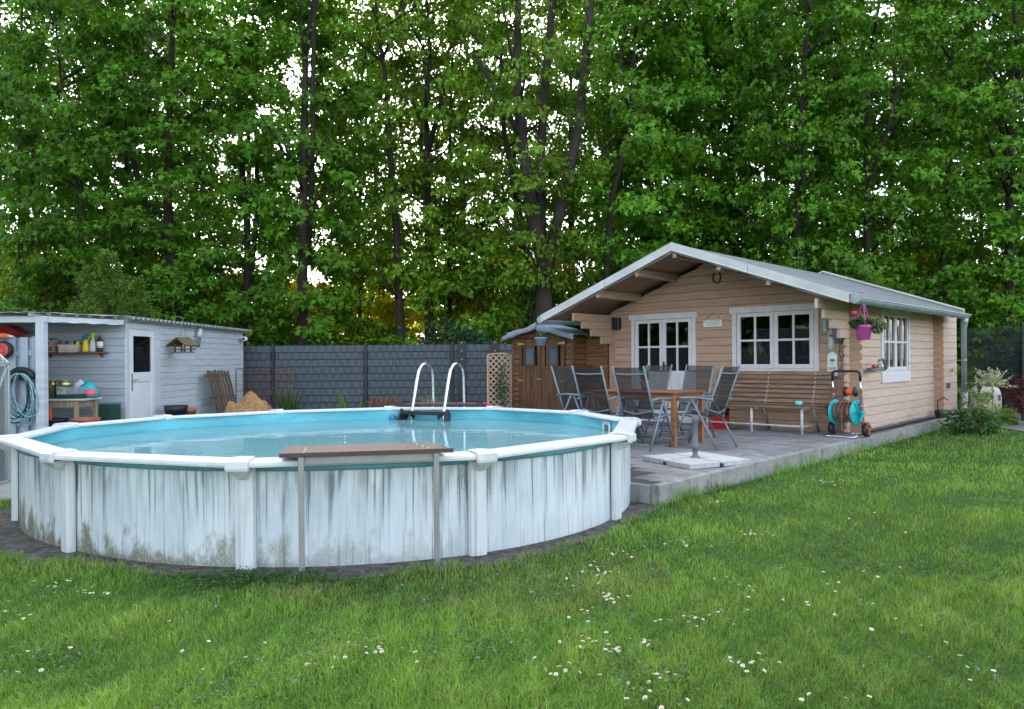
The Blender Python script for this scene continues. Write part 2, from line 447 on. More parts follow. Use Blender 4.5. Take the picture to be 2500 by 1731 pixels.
def pool_rad(th):
    """radius of the rim line at an angle: periodic Catmull-Rom through the twelve joints"""
    n = 12
    a0 = _pa[0]
    t = (th - a0) % (2 * PI) + a0
    k = n - 1
    for i in range(n - 1):
        if _pa[i] <= t < _pa[i + 1]: k = i; break
    a1 = _pa[k]; a2 = _pa[k + 1] if k < n - 1 else _pa[0] + 2 * PI
    f = (t - a1) / (a2 - a1)
    p0, p1, p2, p3 = _pr[(k - 1) % n], _pr[k], _pr[(k + 1) % n], _pr[(k + 2) % n]
    return 0.5 * (2 * p1 + (p2 - p0) * f + (2 * p0 - 5 * p1 + 4 * p2 - p3) * f * f + (3 * p1 - p0 - 3 * p2 + p3) * f ** 3)
def pool_pt(th, off, z):
    r = pool_rad(th) + off
    return Vector((math.cos(th) * r, math.sin(th) * r, z))
RIM, WATER_Z, FLOOR_Z = 0.73, 0.575, -0.45

# ------------------------------------------------------------------ lawn, apron, far ground
m, nt, out = nmat('lawn')
p = N(nt, 'ShaderNodeBsdfPrincipled', Roughness=0.9); p.inputs['Specular IOR Level'].default_value = 0.1
v = coords(nt)
c = mix(nt, ramp(nt, noise(nt, v, 0.7, 5), 0.35, 0.65), (0.035, 0.085, 0.014), (0.06, 0.125, 0.022))
c = mix(nt, ramp(nt, noise(nt, v, 40, 4), 0.3, 0.7), mix(nt, 0.5, c, (0.02, 0.035, 0.01)), c)
nt.links.new(c, p.inputs['Base Color'])
nt.links.new(bump(nt, noise(nt, v, 60, 4), 0.8, 0.02), p.inputs['Normal'])
nt.links.new(p.outputs[0], out.inputs[0]); MAT['lawn'] = m
mb = MB()
NS = 72
ths = [2 * PI * i / NS for i in range(NS)]
inner = [POOL + pool_pt(t, -0.16, 0) for t in ths]
radii = [4.2, 8, 20, 60, 400]
prev = inner
for R in radii:
    cur = [POOL + Vector((math.cos(t) * R, math.sin(t) * R, 0)) for t in ths]
    for i in range(NS):
        j = (i + 1) % NS
        mb.quad(prev[i], cur[i], cur[j], prev[j])
    prev = cur
structure('ground', mb, MAT['lawn'])
mb = MB()
r_ = random.Random(3)
for i in range(144):
    t0, t1 = 2 * PI * i / 144, 2 * PI * (i + 1) / 144
    def o(t): return 0.2 + 0.05 * math.sin(5 * t + 1) + 0.03 * math.sin(17 * t) + 0.02 * math.sin(41 * t) + (0.06 if t > 3.0 and t < 4.2 else 0)
    mb.quad(POOL + pool_pt(t0, -0.12, 0.005), POOL + pool_pt(t0, o(t0), 0.005), POOL + pool_pt(t1, o(t1 % (2 * PI)), 0.005), POOL + pool_pt(t1, -0.12, 0.005))
structure('soil_apron', mb, MAT['soil'])
mb = MB()
mb.rng(-11.5, -4.9, 7.6, 13.6, 0.004, 0.03)
structure('yard_path', mb, MAT['concrete'])
mb = MB()
mb.quad((-7.0, 13.62, 0.006), (-4.0, 12.6, 0.006), (1.5, 14.0, 0.006), (1.5, 20.2, 0.006), (-7.0, 20.2, 0.006))
structure('flower_bed_soil', mb, MAT['soil'])
mb = MB()
mb.quad((9.2, 13.6, 0.012), (14, 13.9, 0.012), (15, 20, 0.012), (9.9, 19, 0.012))
structure('gravel_bed', mb, MAT['gravel'])

# ------------------------------------------------------------------ terrace
LP = Vector(((POOL - CAB).dot(CX), (POOL - CAB).dot(CU), 0))
TX0, TX1, TY0, TY1 = -6.6, 0.66, -6.07, 0.0
arc = []
for i in range(0, 41):
    a = math.radians(20 + 140 * i / 40)
    arc.append((LP.x + 2.83 * math.cos(a), LP.y + 2.83 * math.sin(a)))
poly = [(TX1, TY1), (TX1, TY0)] + [q for q in arc if q[1] > TY0] + [(TX0, TY0), (TX0, TY1)]
mb = MB()
mb.extr([(x, y, -0.1) for x, y in reversed(poly)], (0, 0, TZ - 0.012 + 0.1))
terr = structure('terrace', mb, MAT['joint'], CAB, CAB_RZ)
cells = []
y = TY0 + 0.01
row = 0
rp = random.Random(21)
while y < TY1 - 0.05:
    d = rp.choice((0.2, 0.2, 0.26, 0.3))
    d = min(d, TY1 - y)
    x = TX1 - 0.005 - rp.random() * 0.15
    xs = TX1 - 0.005
    while xs > TX0 + 0.1:
        wd = rp.choice((0.2, 0.3, 0.3, 0.4))
        x0 = max(xs - wd, TX0)
        cx, cy = (x0 + xs) / 2, y + d / 2
        if math.hypot(max(min(LP.x, xs), x0) - LP.x, y - LP.y) > 2.9:
            cells.append((x0, xs, y, y + d))
        xs = x0
    y += d
    row += 1
def seen_key(cel):
    wv = CW((cel[0] + cel[1]) / 2, (cel[2] + cel[3]) / 2)
    hidden = (cel[0] < -2.6) * 100
    return wv.y + hidden
cells.sort(key=seen_key)
rest = MB()
cache = {}
for i, (x0, x1, y0, y1) in enumerate(cells):
    wd, d = round(x1 - x0, 3), round(y1 - y0, 3)
    if i < 290:
        key = (wd, d)
        if key not in cache:
            pm = MB()
            a, b, e = wd / 2 - 0.003, d / 2 - 0.003, 0.006
            lo = [(-a, -b, -0.03), (a, -b, -0.03), (a, b, -0.03), (-a, b, -0.03)]
            md = [(q[0], q[1], -e) for q in lo]
            hi = [(q[0] * (a - e) / a, q[1] * (b - e) / b, 0) for q in lo]
            pm.loft([lo, md, hi], 0, False)
            cache[key] = pm.mesh('paver', MAT['paver'])
        po = link('paver', cache[key], terr, ((x0 + x1) / 2, (y0 + y1) / 2, TZ + rp.uniform(-0.003, 0.003)))
        po.rotation_euler = (rp.uniform(-0.006, 0.006), rp.uniform(-0.006, 0.006), rp.uniform(-0.006, 0.006))
    else:
        rest.rng(x0 + 0.003, x1 - 0.003, y0 + 0.003, y1 - 0.003, TZ - 0.03, TZ - 0.001)
ro = part('distant_paving', rest, MAT['paver'], terr); ro['kind'] = 'stuff'
y = TY0 - 0.06
rk = random.Random(5)
while y < 5.0:
    ln = 1.0
    km = MB(); km.bar((0.705, y + 0.004, 0.03), (0.705, min(y + ln, 5.3) - 0.004, 0.03), 0.085, 0.31, 0.008)
    ko = part('kerb_stone', km, MAT['kerb'], terr)
    ko.location = (rk.uniform(-0.006, 0.006), 0, rk.uniform(-0.006, 0.006))
    y += ln
xs = 0.655
while xs > 0.2:
    km = MB(); km.bar((xs - 0.004, TY0 - 0.02, 0.03), (xs - 0.5, TY0 - 0.02, 0.03), 0.075, 0.29, 0.008)
    part('kerb_stone', km, MAT['kerb'], terr)
    xs -= 0.5
gm = MB(); gm.rng(0.3, 0.66, 0.02, 5.3, 0.0, 0.15)
part('gravel_strip', gm, MAT['gravel'], terr)
gm = MB(); gm.rng(-4.1, 0.37, 0.03, 5.2, 0.0, 0.2)
part('foundation_slab', gm, MAT['concrete'], terr)
for (a, b) in ((0.6, 2.4), (2.45, 4.3)):
    gm = MB(); gm.bar((0.44, a, 0.175), (0.47, b, 0.175), 0.1, 0.035, 0.004)
    part('drain_board', gm, MAT['black_plastic'], terr)

# ------------------------------------------------------------------ pool
m, nt, out = nmat('pool_wall')
p = N(nt, 'ShaderNodeBsdfPrincipled', Roughness=0.5)
at = N(nt, 'ShaderNodeAttribute', attribute_name='wuv')
sep = nt.nodes.new('ShaderNodeSeparateXYZ'); nt.links.new(at.outputs['Vector'], sep.inputs[0])
U, Z = sep.outputs[0], sep.outputs[1]
def vec2(a, b, c=None):
    n = nt.nodes.new('ShaderNodeCombineXYZ')
    for i, q in enumerate((a, b, c)):
        if q is None: continue
        if isinstance(q, (int, float)): n.inputs[i].default_value = q
        else: nt.links.new(q, n.inputs[i])
    return n.outputs[0]
def mul(a, b): return math_(nt, 'MULTIPLY', a, b)
warp = noise(nt, vec2(mul(U, 2.0), mul(Z, 0.6)), 1.0, 2)
uw = math_(nt, 'ADD', U, mul(math_(nt, 'SUBTRACT', warp, 0.5), 0.1))
fr = math_(nt, 'FRACT', math_(nt, 'DIVIDE', math_(nt, 'ADD', U, mul(math_(nt, 'SINE', mul(U, 9.0)), 0.025)), 0.14))
line = math_(nt, 'SUBTRACT', 1.0, ramp(nt, math_(nt, 'ABSOLUTE', math_(nt, 'SUBTRACT', fr, 0.5)), 0.0, 0.03))
topf = ramp(nt, Z, 0.05, 0.6, 0.25, 1.0)
st1 = ramp(nt, noise(nt, vec2(mul(uw, 12.0), mul(Z, 1.1)), 1.0, 3, 0.6), 0.5, 0.66)
st2 = ramp(nt, noise(nt, vec2(mul(uw, 34.0), mul(Z, 2.2), 5.0), 1.0, 4, 0.65), 0.47, 0.68)
st3 = ramp(nt, noise(nt, vec2(mul(U, 9.0), mul(Z, 1.4), 9.0), 1.0, 2, 0.5), 0.52, 0.6)
patch = ramp(nt, noise(nt, vec2(mul(U, 0.9), mul(Z, 0.8), 3.0), 1.0, 2), 0.35, 0.65, 0.55, 1.0)
crack = ramp(nt, noise(nt, vec2(mul(U, 10.0), mul(Z, 170.0)), 1.0, 2), 0.5, 0.68)
vor = N(nt, 'ShaderNodeTexVoronoi', Scale=1.0, voronoi_dimensions='2D'); nt.links.new(vec2(mul(U, 1.25), mul(math_(nt, 'SUBTRACT', Z, 0.13), 1.1)), vor.inputs['Vector'])
vd = vor.outputs['Distance']
rings = ramp(nt, math_(nt, 'SINE', mul(math_(nt, 'ADD', vd, mul(warp, 0.05)), 190.0)), -0.2, 0.9)
knot = mul(rings, math_(nt, 'SUBTRACT', 1.0, ramp(nt, vd, 0.02, 0.16)))
knot = mul(knot, ramp(nt, Z, 0.35, 0.5))
st = math_(nt, 'ADD', mul(mul(st1, topf), 0.7), mul(mul(st2, topf), 0.5))
st = math_(nt, 'ADD', st, mul(mul(st3, ramp(nt, Z, 0.33, 0.6)), 0.85))
st = math_(nt, 'ADD', st, mul(mul(crack, topf), 0.25))
col_m = ramp(nt, noise(nt, vec2(mul(uw, 26.0), mul(Z, 0.25), 11.0), 1.0, 3, 0.55), 0.51, 0.62)
len_n = noise(nt, vec2(mul(U, 13.0), 0.0, 21.0), 1.0, 2, 0.6)
drip = mul(col_m, ramp(nt, math_(nt, 'ADD', math_(nt, 'SUBTRACT', Z, 0.62), mul(len_n, 0.95)), 0.02, 0.3))
foot = mul(ramp(nt, noise(nt, vec2(mul(uw, 30.0), mul(Z, 0.3), 31.0), 1.0, 3, 0.55), 0.55, 0.62), ramp(nt, math_(nt, 'SUBTRACT', mul(len_n, 0.5), Z), 0.0, 0.15))
st = mul(mul(st, patch), 0.6)
st = math_(nt, 'ADD', st, math_(nt, 'ADD', mul(drip, 0.75), mul(foot, 0.45)))
st = math_(nt, 'ADD', st, mul(line, 0.5))
st = math_(nt, 'ADD', st, mul(knot, 0.5), True)
base = mix(nt, ramp(nt, noise(nt, vec2(mul(U, 3.0), mul(Z, 1.2), 2.0), 1.0, 3), 0.3, 0.7), (0.5, 0.57, 0.61), (0.62, 0.67, 0.7))
c = mix(nt, mul(st, 0.85), base, (0.095, 0.115, 0.12))
fine = noise(nt, vec2(mul(U, 60.0), mul(Z, 40.0)), 1.0, 4, 0.7)
band = noise(nt, vec2(mul(U, 7.0), mul(Z, 3.0), 7.0), 1.0, 4, 0.65)
alg = mul(ramp(nt, math_(nt, 'SUBTRACT', band, mul(Z, 1.05)), 0.26, 0.46), ramp(nt, fine, 0.2, 0.6, 0.25, 1.0))
side = ramp(nt, U, 6.5, 10.5, 0.1, 1.0)
c = mix(nt, mul(mul(alg, 0.9), side), c, (0.1, 0.09, 0.008))
nt.links.new(c, p.inputs['Base Color'])
nt.links.new(bump(nt, math_(nt, 'ADD', mul(line, -1.0), mul(fine, 0.3)), 0.3, 0.004), p.inputs['Normal'])
nt.links.new(p.outputs[0], out.inputs[0]); MAT['pool_wall'] = m

m, nt, out = nmat('pool_liner')
p = N(nt, 'ShaderNodeBsdfPrincipled', Roughness=0.45); p.inputs['Specular IOR Level'].default_value = 0.3
v = coords(nt, (1, 1, 3))
n1 = noise(nt, v, 1.3, 3, 0.5, 1.2)
c = mix(nt, ramp(nt, n1, 0.3, 0.7), (0.1, 0.42, 0.5), (0.15, 0.5, 0.57))
nt.links.new(c, p.inputs['Base Color'])
nt.links.new(bump(nt, n1, 0.35, 0.06), p.inputs['Normal'])
nt.links.new(p.outputs[0], out.inputs[0]); MAT['pool_liner'] = m

m, nt, out = nmat('pool_water')
fr = N(nt, 'ShaderNodeFresnel', IOR=1.16)
tr = nt.nodes.new('ShaderNodeBsdfTransparent'); tr.inputs[0].default_value = (0.86, 0.97, 0.98, 1)
gl = nt.nodes.new('ShaderNodeBsdfGlossy'); gl.inputs['Roughness'].default_value = 0.015
v = coords(nt, (1, 2.2, 1))
bn = bump(nt, noise(nt, v, 2.2, 3, 0.5, 0.6), 0.05, 0.06)
nt.links.new(bn, gl.inputs['Normal']); nt.links.new(bn, fr.inputs['Normal'])
df = nt.nodes.new('ShaderNodeBsdfDiffuse'); df.inputs[0].default_value = (0.33, 0.66, 0.71, 1)   # slightly cloudy water
m2 = nt.nodes.new('ShaderNodeMixShader'); m2.inputs[0].default_value = 0.5
nt.links.new(tr.outputs[0], m2.inputs[1]); nt.links.new(df.outputs[0], m2.inputs[2])
ms = nt.nodes.new('ShaderNodeMixShader')
nt.links.new(fr.outputs[0], ms.inputs[0]); nt.links.new(m2.outputs[0], ms.inputs[1]); nt.links.new(gl.outputs[0], ms.inputs[2])
nt.links.new(ms.outputs[0], out.inputs[0]); MAT['pool_water'] = m

pool = thing('above_ground_pool', 'large round above-ground pool with weathered white wall and white rim', 'pool', POOL)
NP = 144
def ring_mesh(name, offs_z, mat, th0=PI / 2):
    V, T, A = [], [], []
    arc_len = 0.0
    prevp = None
    for i in range(NP + 1):
        t = th0 - 2 * PI * i / NP
        for j, (off, z) in enumerate(offs_z):
            q = pool_pt(t, off, z)
            if j == 0:
                if prevp is not None: arc_len += (q - prevp).length
                prevp = q
            V.append(tuple(q)); A.append((arc_len, z, 0))
    n = len(offs_z)
    for i in range(NP):
        for j in range(n - 1):
            a = i * n + j
            T.append((a, a + n, a + n + 1, a + 1))
    me = bpy.data.meshes.new(name); me.from_pydata(V, [], T); me.materials.append(mat)
    at = me.attributes.new('wuv', 'FLOAT_VECTOR', 'POINT'); at.data.foreach_set('vector', np.array(A, np.float32).ravel())
    me.polygons.foreach_set('use_smooth', [True] * len(me.polygons)); me.update()
    return me
link('wall', ring_mesh('wall', [(-0.075, -0.02), (-0.075, 0.25), (-0.075, 0.649)], MAT['pool_wall']), pool)
link('liner_edge', ring_mesh('liner_edge', [(-0.074, 0.646), (-0.055, 0.65), (-0.05, 0.67), (-0.052, 0.688), (-0.07, 0.698), (-0.09, 0.7)], M('liner_edge', (0.1, 0.26, 0.33), 0.5, 0.12)), pool)
lin = link('liner', ring_mesh('liner', [(-0.085, 0.7), (-0.09, 0.4), (-0.09, FLOOR_Z + 0.12), (-0.2, FLOOR_Z), (-1.4, FLOOR_Z), (-2.4, FLOOR_Z)], MAT['pool_liner']), pool)
fm = MB(); fm.quad(*[pool_pt(2 * PI * i / 48, -2.38, FLOOR_Z + 0.001) for i in range(48)])
part('floor', fm, MAT['pool_liner'], pool)
MAT['rim'] = M('rim', (0.62, 0.64, 0.66), 0.35, 0.05, 3, bmp=0.12, bscale=25, rnd=0.03, dirt=(0.36, 0.36, 0.33), dirt_amt=0.45, dirt_scale=4)
MAT['post'] = M('post', (0.57, 0.6, 0.62), 0.4, 0.08, 3, (6, 6, 0.5), 0.12, 25, rnd=0.03, dirt=(0.3, 0.31, 0.27), dirt_amt=0.6, dirt_scale=4)
prof = [(0.085, 0.69), (0.1, 0.691), (0.104, 0.705), (0.1, 0.724), (0.08, 0.732), (0.0, 0.737), (-0.08, 0.735), (-0.092, 0.725), (-0.09, 0.705), (0.08, 0.702)]
vl = [Vector((x - POOL.x, y - POOL.y, 0)) for x, y in POOL_V]
for k in range(12):
    a, b = vl[k], vl[(k + 1) % 12]
    tang = (b - a).normalized()
    rings = []
    for q in (a, b):
        o_ = q.normalized()
        rings.append([q + o_ * u + Vector((0, 0, z)) for u, z in prof])
    lm = MB(); lm.loft([rings[1], rings[0]], 0, False)
    part('top_ledge', lm, MAT['rim'], pool)
# joint cover, bracket and upright are one mesh each, shared by the twelve joints; local x points outwards
cm = MB()
cp = [(0.09, 0.672), (0.115, 0.673), (0.12, 0.69), (0.118, 0.735), (0.09, 0.748), (0.0, 0.752), (-0.08, 0.749), (-0.1, 0.738), (-0.1, 0.7), (0.085, 0.7)]
rings = []
for w_, sc in ((-0.074, 0.97), (-0.066, 1.0), (0.0, 1.004), (0.066, 1.0), (0.074, 0.97)):
    rings.append([Vector((u * sc, w_ * (1.0 - 0.35 * max(0, -u - 0.02) / 0.08), 0.71 + (z - 0.71) * sc)) for u, z in cp])
cm.loft(list(reversed(rings)), 0, False)
cap_me = cm.mesh('joint_cap', MAT['rim'])
bm_ = MB()
bm_.v += [(0.108, -0.066, 0.676), (0.108, 0.066, 0.676), (-0.02, 0.066, 0.68), (-0.02, -0.066, 0.68), (0.04, -0.02, 0.615), (0.04, 0.02, 0.615), (-0.02, 0.025, 0.6), (-0.02, -0.025, 0.6)]
for f in ((0, 1, 2, 3), (0, 4, 5, 1), (1, 5, 6, 2), (3, 7, 4, 0), (4, 7, 6, 5), (2, 6, 7, 3)): bm_.face(f)
br_me = bm_.mesh('bracket', MAT['post'])
um = MB()
pp = [(-0.035, -0.065), (-0.02, -0.068), (0.008, -0.06), (0.012, -0.045), (0.004, -0.035), (0.004, -0.03), (0.018, -0.022), (0.02, 0.04), (0.01, 0.06), (-0.02, 0.068), (-0.035, 0.065)]
um.extr([Vector((x, y, -0.01)) for x, y in pp], (0, 0, 0.695))
up_me = um.mesh('upright', MAT['post'])
for k in range(12):
    a = vl[k]
    ang = math.atan2(a.y, a.x)
    link('joint_cap', cap_me, pool, a, ang)
    link('bracket', br_me, pool, a, ang)
    link('upright', up_me, pool, a - a.normalized() * 0.03, ang)
# skimmer opening in the liner
th = math.atan2(8.55 - POOL.y, 1.05 - POOL.x)
sk = Vector((math.cos(th), math.sin(th), 0)); sp = pool_pt(th, -0.1, 0.57)
tg = Vector((-sk.y, sk.x, 0))
skm = MB()
for (a, b, c_, d_) in ((-0.11, 0.11, 0.07, 0.1), (-0.11, 0.11, -0.16, -0.12), (-0.11, -0.075, -0.12, 0.07), (0.075, 0.11, -0.12, 0.07)):
    skm.extr([sp + tg * a + Vector((0, 0, c_)), sp + tg * b + Vector((0, 0, c_)), sp + tg * b + Vector((0, 0, d_)), sp + tg * a + Vector((0, 0, d_))], -sk * 0.012)
sko = part('skimmer_frame', skm, MAT['white_paint'], pool)
skm = MB(); skm.extr([sp + tg * -0.075 + Vector((0, 0, -0.12)), sp + tg * 0.075 + Vector((0, 0, -0.12)), sp + tg * 0.075 + Vector((0, 0, 0.07)), sp + tg * -0.075 + Vector((0, 0, 0.07))], -sk * 0.004)
part('opening', skm, MAT['grey_plastic'], sko)
skm = MB()
for a in (-0.07, 0.0, 0.07): skm.box(sp + tg * a + Vector((0, 0, 0.085)) - sk * 0.014, (0.012, 0.012, 0.012))
part('screw', skm, MAT['grey_plastic'], sko)
wm = MB(); wm.quad(*[POOL + pool_pt(2 * PI * i / 96, -0.092, WATER_Z) for i in range(96)])
structure('water', wm, MAT['pool_water'])

# pool ladder on the far rim
lad = thing('pool_ladder', 'chrome A-frame pool ladder with dark steps on the far rim', 'ladder', (-1.1, 10.33, 0), math.radians(-25))
for sx in (-0.25, 0.25):
    lm = MB()
    pts = [(x_, y_ * 1.25, z_) for x_, y_, z_ in [(sx, -0.1, 0.35), (sx, -0.08, 0.7), (sx, 0.03, 1.12), (sx, 0.07, 1.24), (sx, 0.13, 1.31), (sx, 0.21, 1.335), (sx, 0.29, 1.31), (sx, 0.345, 1.25), (sx, 0.365, 1.15), (sx, 0.375, 0.7), (sx, 0.39, 0.0)]]
    lm.tube(pts, 0.021, 10)
    ro = part('rail', lm, MAT['steel'], lad)
    bm2 = MB()
    bm2.bar((sx * 1.36, -0.14, 0.69), (sx * 1.44, -0.24, 0.5), 0.035, 0.17, 0.008)
    bm2.bar((sx * 1.44, -0.24, 0.51), (sx * 1.3, -0.75, -0.4), 0.035, 0.1, 0.006)
    part('step_stringer', bm2, MAT['black_plastic'], lad)
    bm2 = MB(); bm2.bar((sx * 1.0, -0.12, 0.68), (sx * 0.75, -0.16, 0.6), 0.03, 0.05, 0.005); part('clamp', bm2, MAT['black_plastic'], lad)
bm2 = MB(); bm2.bar((-0.345, -0.17, 0.675), (0.345, -0.17, 0.675), 0.12, 0.05, 0.006); part('top_step', bm2, MAT['black_plastic'], lad)
for i in range(5):
    bm2 = MB(); y_, z_ = -0.3 - i * 0.1, 0.5 - i * 0.21
    bm2.bar((-0.33, y_, z_), (0.33, y_, z_), 0.09, 0.03, 0.006); part('step', bm2, MAT['black_plastic'], lad)
for i in range(3):
    bm2 = MB(); bm2.bar((-0.25, 0.48, 0.15 + i * 0.25), (0.25, 0.48, 0.15 + i * 0.25), 0.07, 0.03, 0.005); part('step', bm2, MAT['black_plastic'], lad)
bm2 = MB(); bm2.lathe([(0.005, -0.05), (0.035, -0.035), (0.05, 0.0), (0.035, 0.035), (0.005, 0.05)], (-0.5, -0.2, WATER_Z + 0.02), 12)
bo = link('float_ball', bm2.mesh('float_ball', MAT['blue']), None, lad.location, lad.rotation_euler.z); tag(bo, 'small blue float ball beside the ladder in the pool', 'float')

dk = thing('rear_step_plank', 'brown composite step plank behind the ladder at the far rim', 'plank', (-0.98, 10.75, 0), math.radians(-8))
for i, yy in enumerate((-0.08, 0.08)):
    bm2 = MB(); bm2.bar((-0.5, yy, 0.76), (0.5, yy, 0.76), 0.15, 0.03, 0.004); part('board', bm2, MAT['composite'], dk)
for sx in (-0.38, 0.38):
    bm2 = MB(); bm2.bar((sx, 0.1, 0), (sx, 0.1, 0.744), 0.04, 0.04); part('leg', bm2, MAT['grey_frame'], dk)

# step plank over the near rim
A, B = Vector((-1.5, 4.87, 0)), Vector((-0.40, 5.09, 0))
d = (B - A).normalized(); nrm = Vector((-d.y, d.x, 0))
sb = thing('poolside_plank_seat', 'brown composite plank on a grey steel frame straddling the near pool rim', 'plank seat', (A + B) / 2, math.atan2(d.y, d.x))
hl = (B - A).length / 2
bm2 = MB(); bm2.rng(-hl, hl, -0.02, 0.42, 0.762, 0.79)
bm2.v = [(x + (0.0 if y < 0.1 else (0.0 if x < 0 else -0.13)), y, z) for x, y, z in bm2.v]
plank = part('board', bm2, MAT['composite'], sb)
for (x, yy) in ((-hl + 0.15, 0.06), (-hl + 0.15, 0.16), (-hl + 0.15, 0.27), (hl - 0.16, 0.06), (hl - 0.19, 0.16), (hl - 0.22, 0.27)):
    bm2 = MB(); bm2.lathe([(0.008, 0.789), (0.008, 0.792), (0.003, 0.793)], (x, yy, 0), 8); part('screw', bm2, MAT['steel'], plank)
for x in (-hl + 0.135, hl - 0.115):
    bm2 = MB(); bm2.bar((x, -0.01, 0.0), (x, -0.01, 0.76), 0.036, 0.03, 0.003, (0, 1, 0)); part('leg', bm2, MAT['grey_frame'], sb)
    bm2 = MB(); bm2.bar((x, 0.0, 0.7495), (x, 0.36, 0.7495), 0.036, 0.024, 0.002); part('bracket', bm2, MAT['grey_frame'], sb)
bm2 = MB(); bm2.bar((-hl + 0.155, 0.012, 0.735), (hl - 0.135, 0.012, 0.735), 0.02, 0.05, 0.002); part('cross_rail', bm2, MAT['grey_frame'], sb)

# ------------------------------------------------------------------ log cabin
cabin = thing('log_cabin', 'pinkish brown log cabin with white framed windows and shallow gable roof', 'cabin', CAB, CAB_RZ)
RX, RZ_ = -1.97, 3.27
SR, SL = 0.36, 0.375
def roof_z(x): return RZ_ - (x - RX) * SR if x > RX else RZ_ - (RX - x) * SL
def span_at(z, drop=0.16):
    h = RZ_ - drop - z
    return RX - h / SL, RX + h / SR
P_ = 0.14
rl = random.Random(9)
def log_poly(x0, x1, z0, z1, end0, end1, gable=False):
    """outline of one log in the front wall, with the cut ends chamfered"""
    e = 0.035
    g = 0.004
    z0 += g / 2; z1 -= g / 2
    L_ = [(x0 + e, z0), (x0, z0 + e), (x0, z1 - e), (x0 + e, z1)] if end0 else [(x0, z0), (x0, z1)]
    R_ = [(x1 - e, z1), (x1, z1 - e), (x1, z0 + e), (x1 - e, z0)] if end1 else [(x1, z1), (x1, z0)]
    return L_ + R_
DOOR = (-3.62, -2.35, 0.0, 2.14); WIN = (-1.53, -0.15, 1.17, 2.17)
z = 0.2
while z < 3.05:
    z1 = z + P_
    if z1 < 2.2:
        x0, x1 = -4.3, 0.56
        cuts = []
        for (a, b, c_, d_) in (DOOR, WIN):
            if z1 > c_ + 0.03 and z < d_ - 0.03: cuts.append((a, b))
        xs = [x0]
        for a, b in cuts: xs += [a, b]
        xs.append(x1)
        for i in range(0, len(xs), 2):
            a, b = xs[i], xs[i + 1]
            lm = MB()
            pl_ = log_poly(a, b, z, z1, i == 0, i == len(xs) - 2)
            f0 = [Vector((x, 0.006, q)) for x, q in pl_]
            cz = (z + z1) / 2
            ff = [Vector((x, 0.0, q + (0.007 if q < cz else -0.007))) for x, q in pl_]
            bk = [Vector((x, 0.045, q)) for x, q in pl_]
            lm.loft([bk, f0, ff], 0, False)
            o = part('wall_log', lm, MAT['log_front'], cabin)
            o.location.y = rl.uniform(-0.002, 0.002)
    else:
        (a0, b0), (a1, b1) = span_at(z), span_at(z1)
        a0, b0 = max(a0, -4.3), min(b0, 0.56); a1, b1 = max(a1, -4.3), min(b1, 0.56)
        if b1 - a1 < 0.15: a1 = b1 = (a0 + b0) / 2; a1 -= 0.02; b1 += 0.02
        segs = [((a0, b0), (a1, b1))]
        for (p0_, p1_) in segs:
            lm = MB()
            lm.extr([Vector((p0_[0], 0.0, z + 0.003)), Vector((p0_[0], 0.045, z + 0.003)), Vector((p0_[1], 0.045, z + 0.003)), Vector((p0_[1], 0.0, z + 0.003))][::-1], (0, 0, 0.0001))
            lm = MB()
            bot = [(p0_[0], 0.0), (p0_[1], 0.0), (p0_[1], 0.045), (p0_[0], 0.045)]
            top = [(p1_[0], 0.0), (p1_[1], 0.0), (p1_[1], 0.045), (p1_[0], 0.045)]
            lm.loft([[Vector((x, y + 0.006 * (y < 0.01), z + 0.002)) for x, y in bot], [Vector((x, y, z + 0.009)) for x, y in bot], [Vector((x, y, z1 - 0.009)) for x, y in top], [Vector((x, y + 0.006 * (y < 0.01), z1 - 0.002)) for x, y in top]], 0, False)
            part('gable_log', lm, MAT['log_front'], cabin)
    z = z1
# lining behind the logs keeps the inside dark
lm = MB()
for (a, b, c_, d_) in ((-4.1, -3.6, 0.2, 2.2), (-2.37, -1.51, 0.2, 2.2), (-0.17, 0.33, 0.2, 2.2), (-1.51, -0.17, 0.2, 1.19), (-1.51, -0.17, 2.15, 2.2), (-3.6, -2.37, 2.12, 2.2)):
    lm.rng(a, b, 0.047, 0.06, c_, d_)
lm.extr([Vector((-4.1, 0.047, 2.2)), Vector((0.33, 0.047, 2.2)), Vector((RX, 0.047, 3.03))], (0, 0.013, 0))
part('lining', lm, MAT['interior'], cabin)
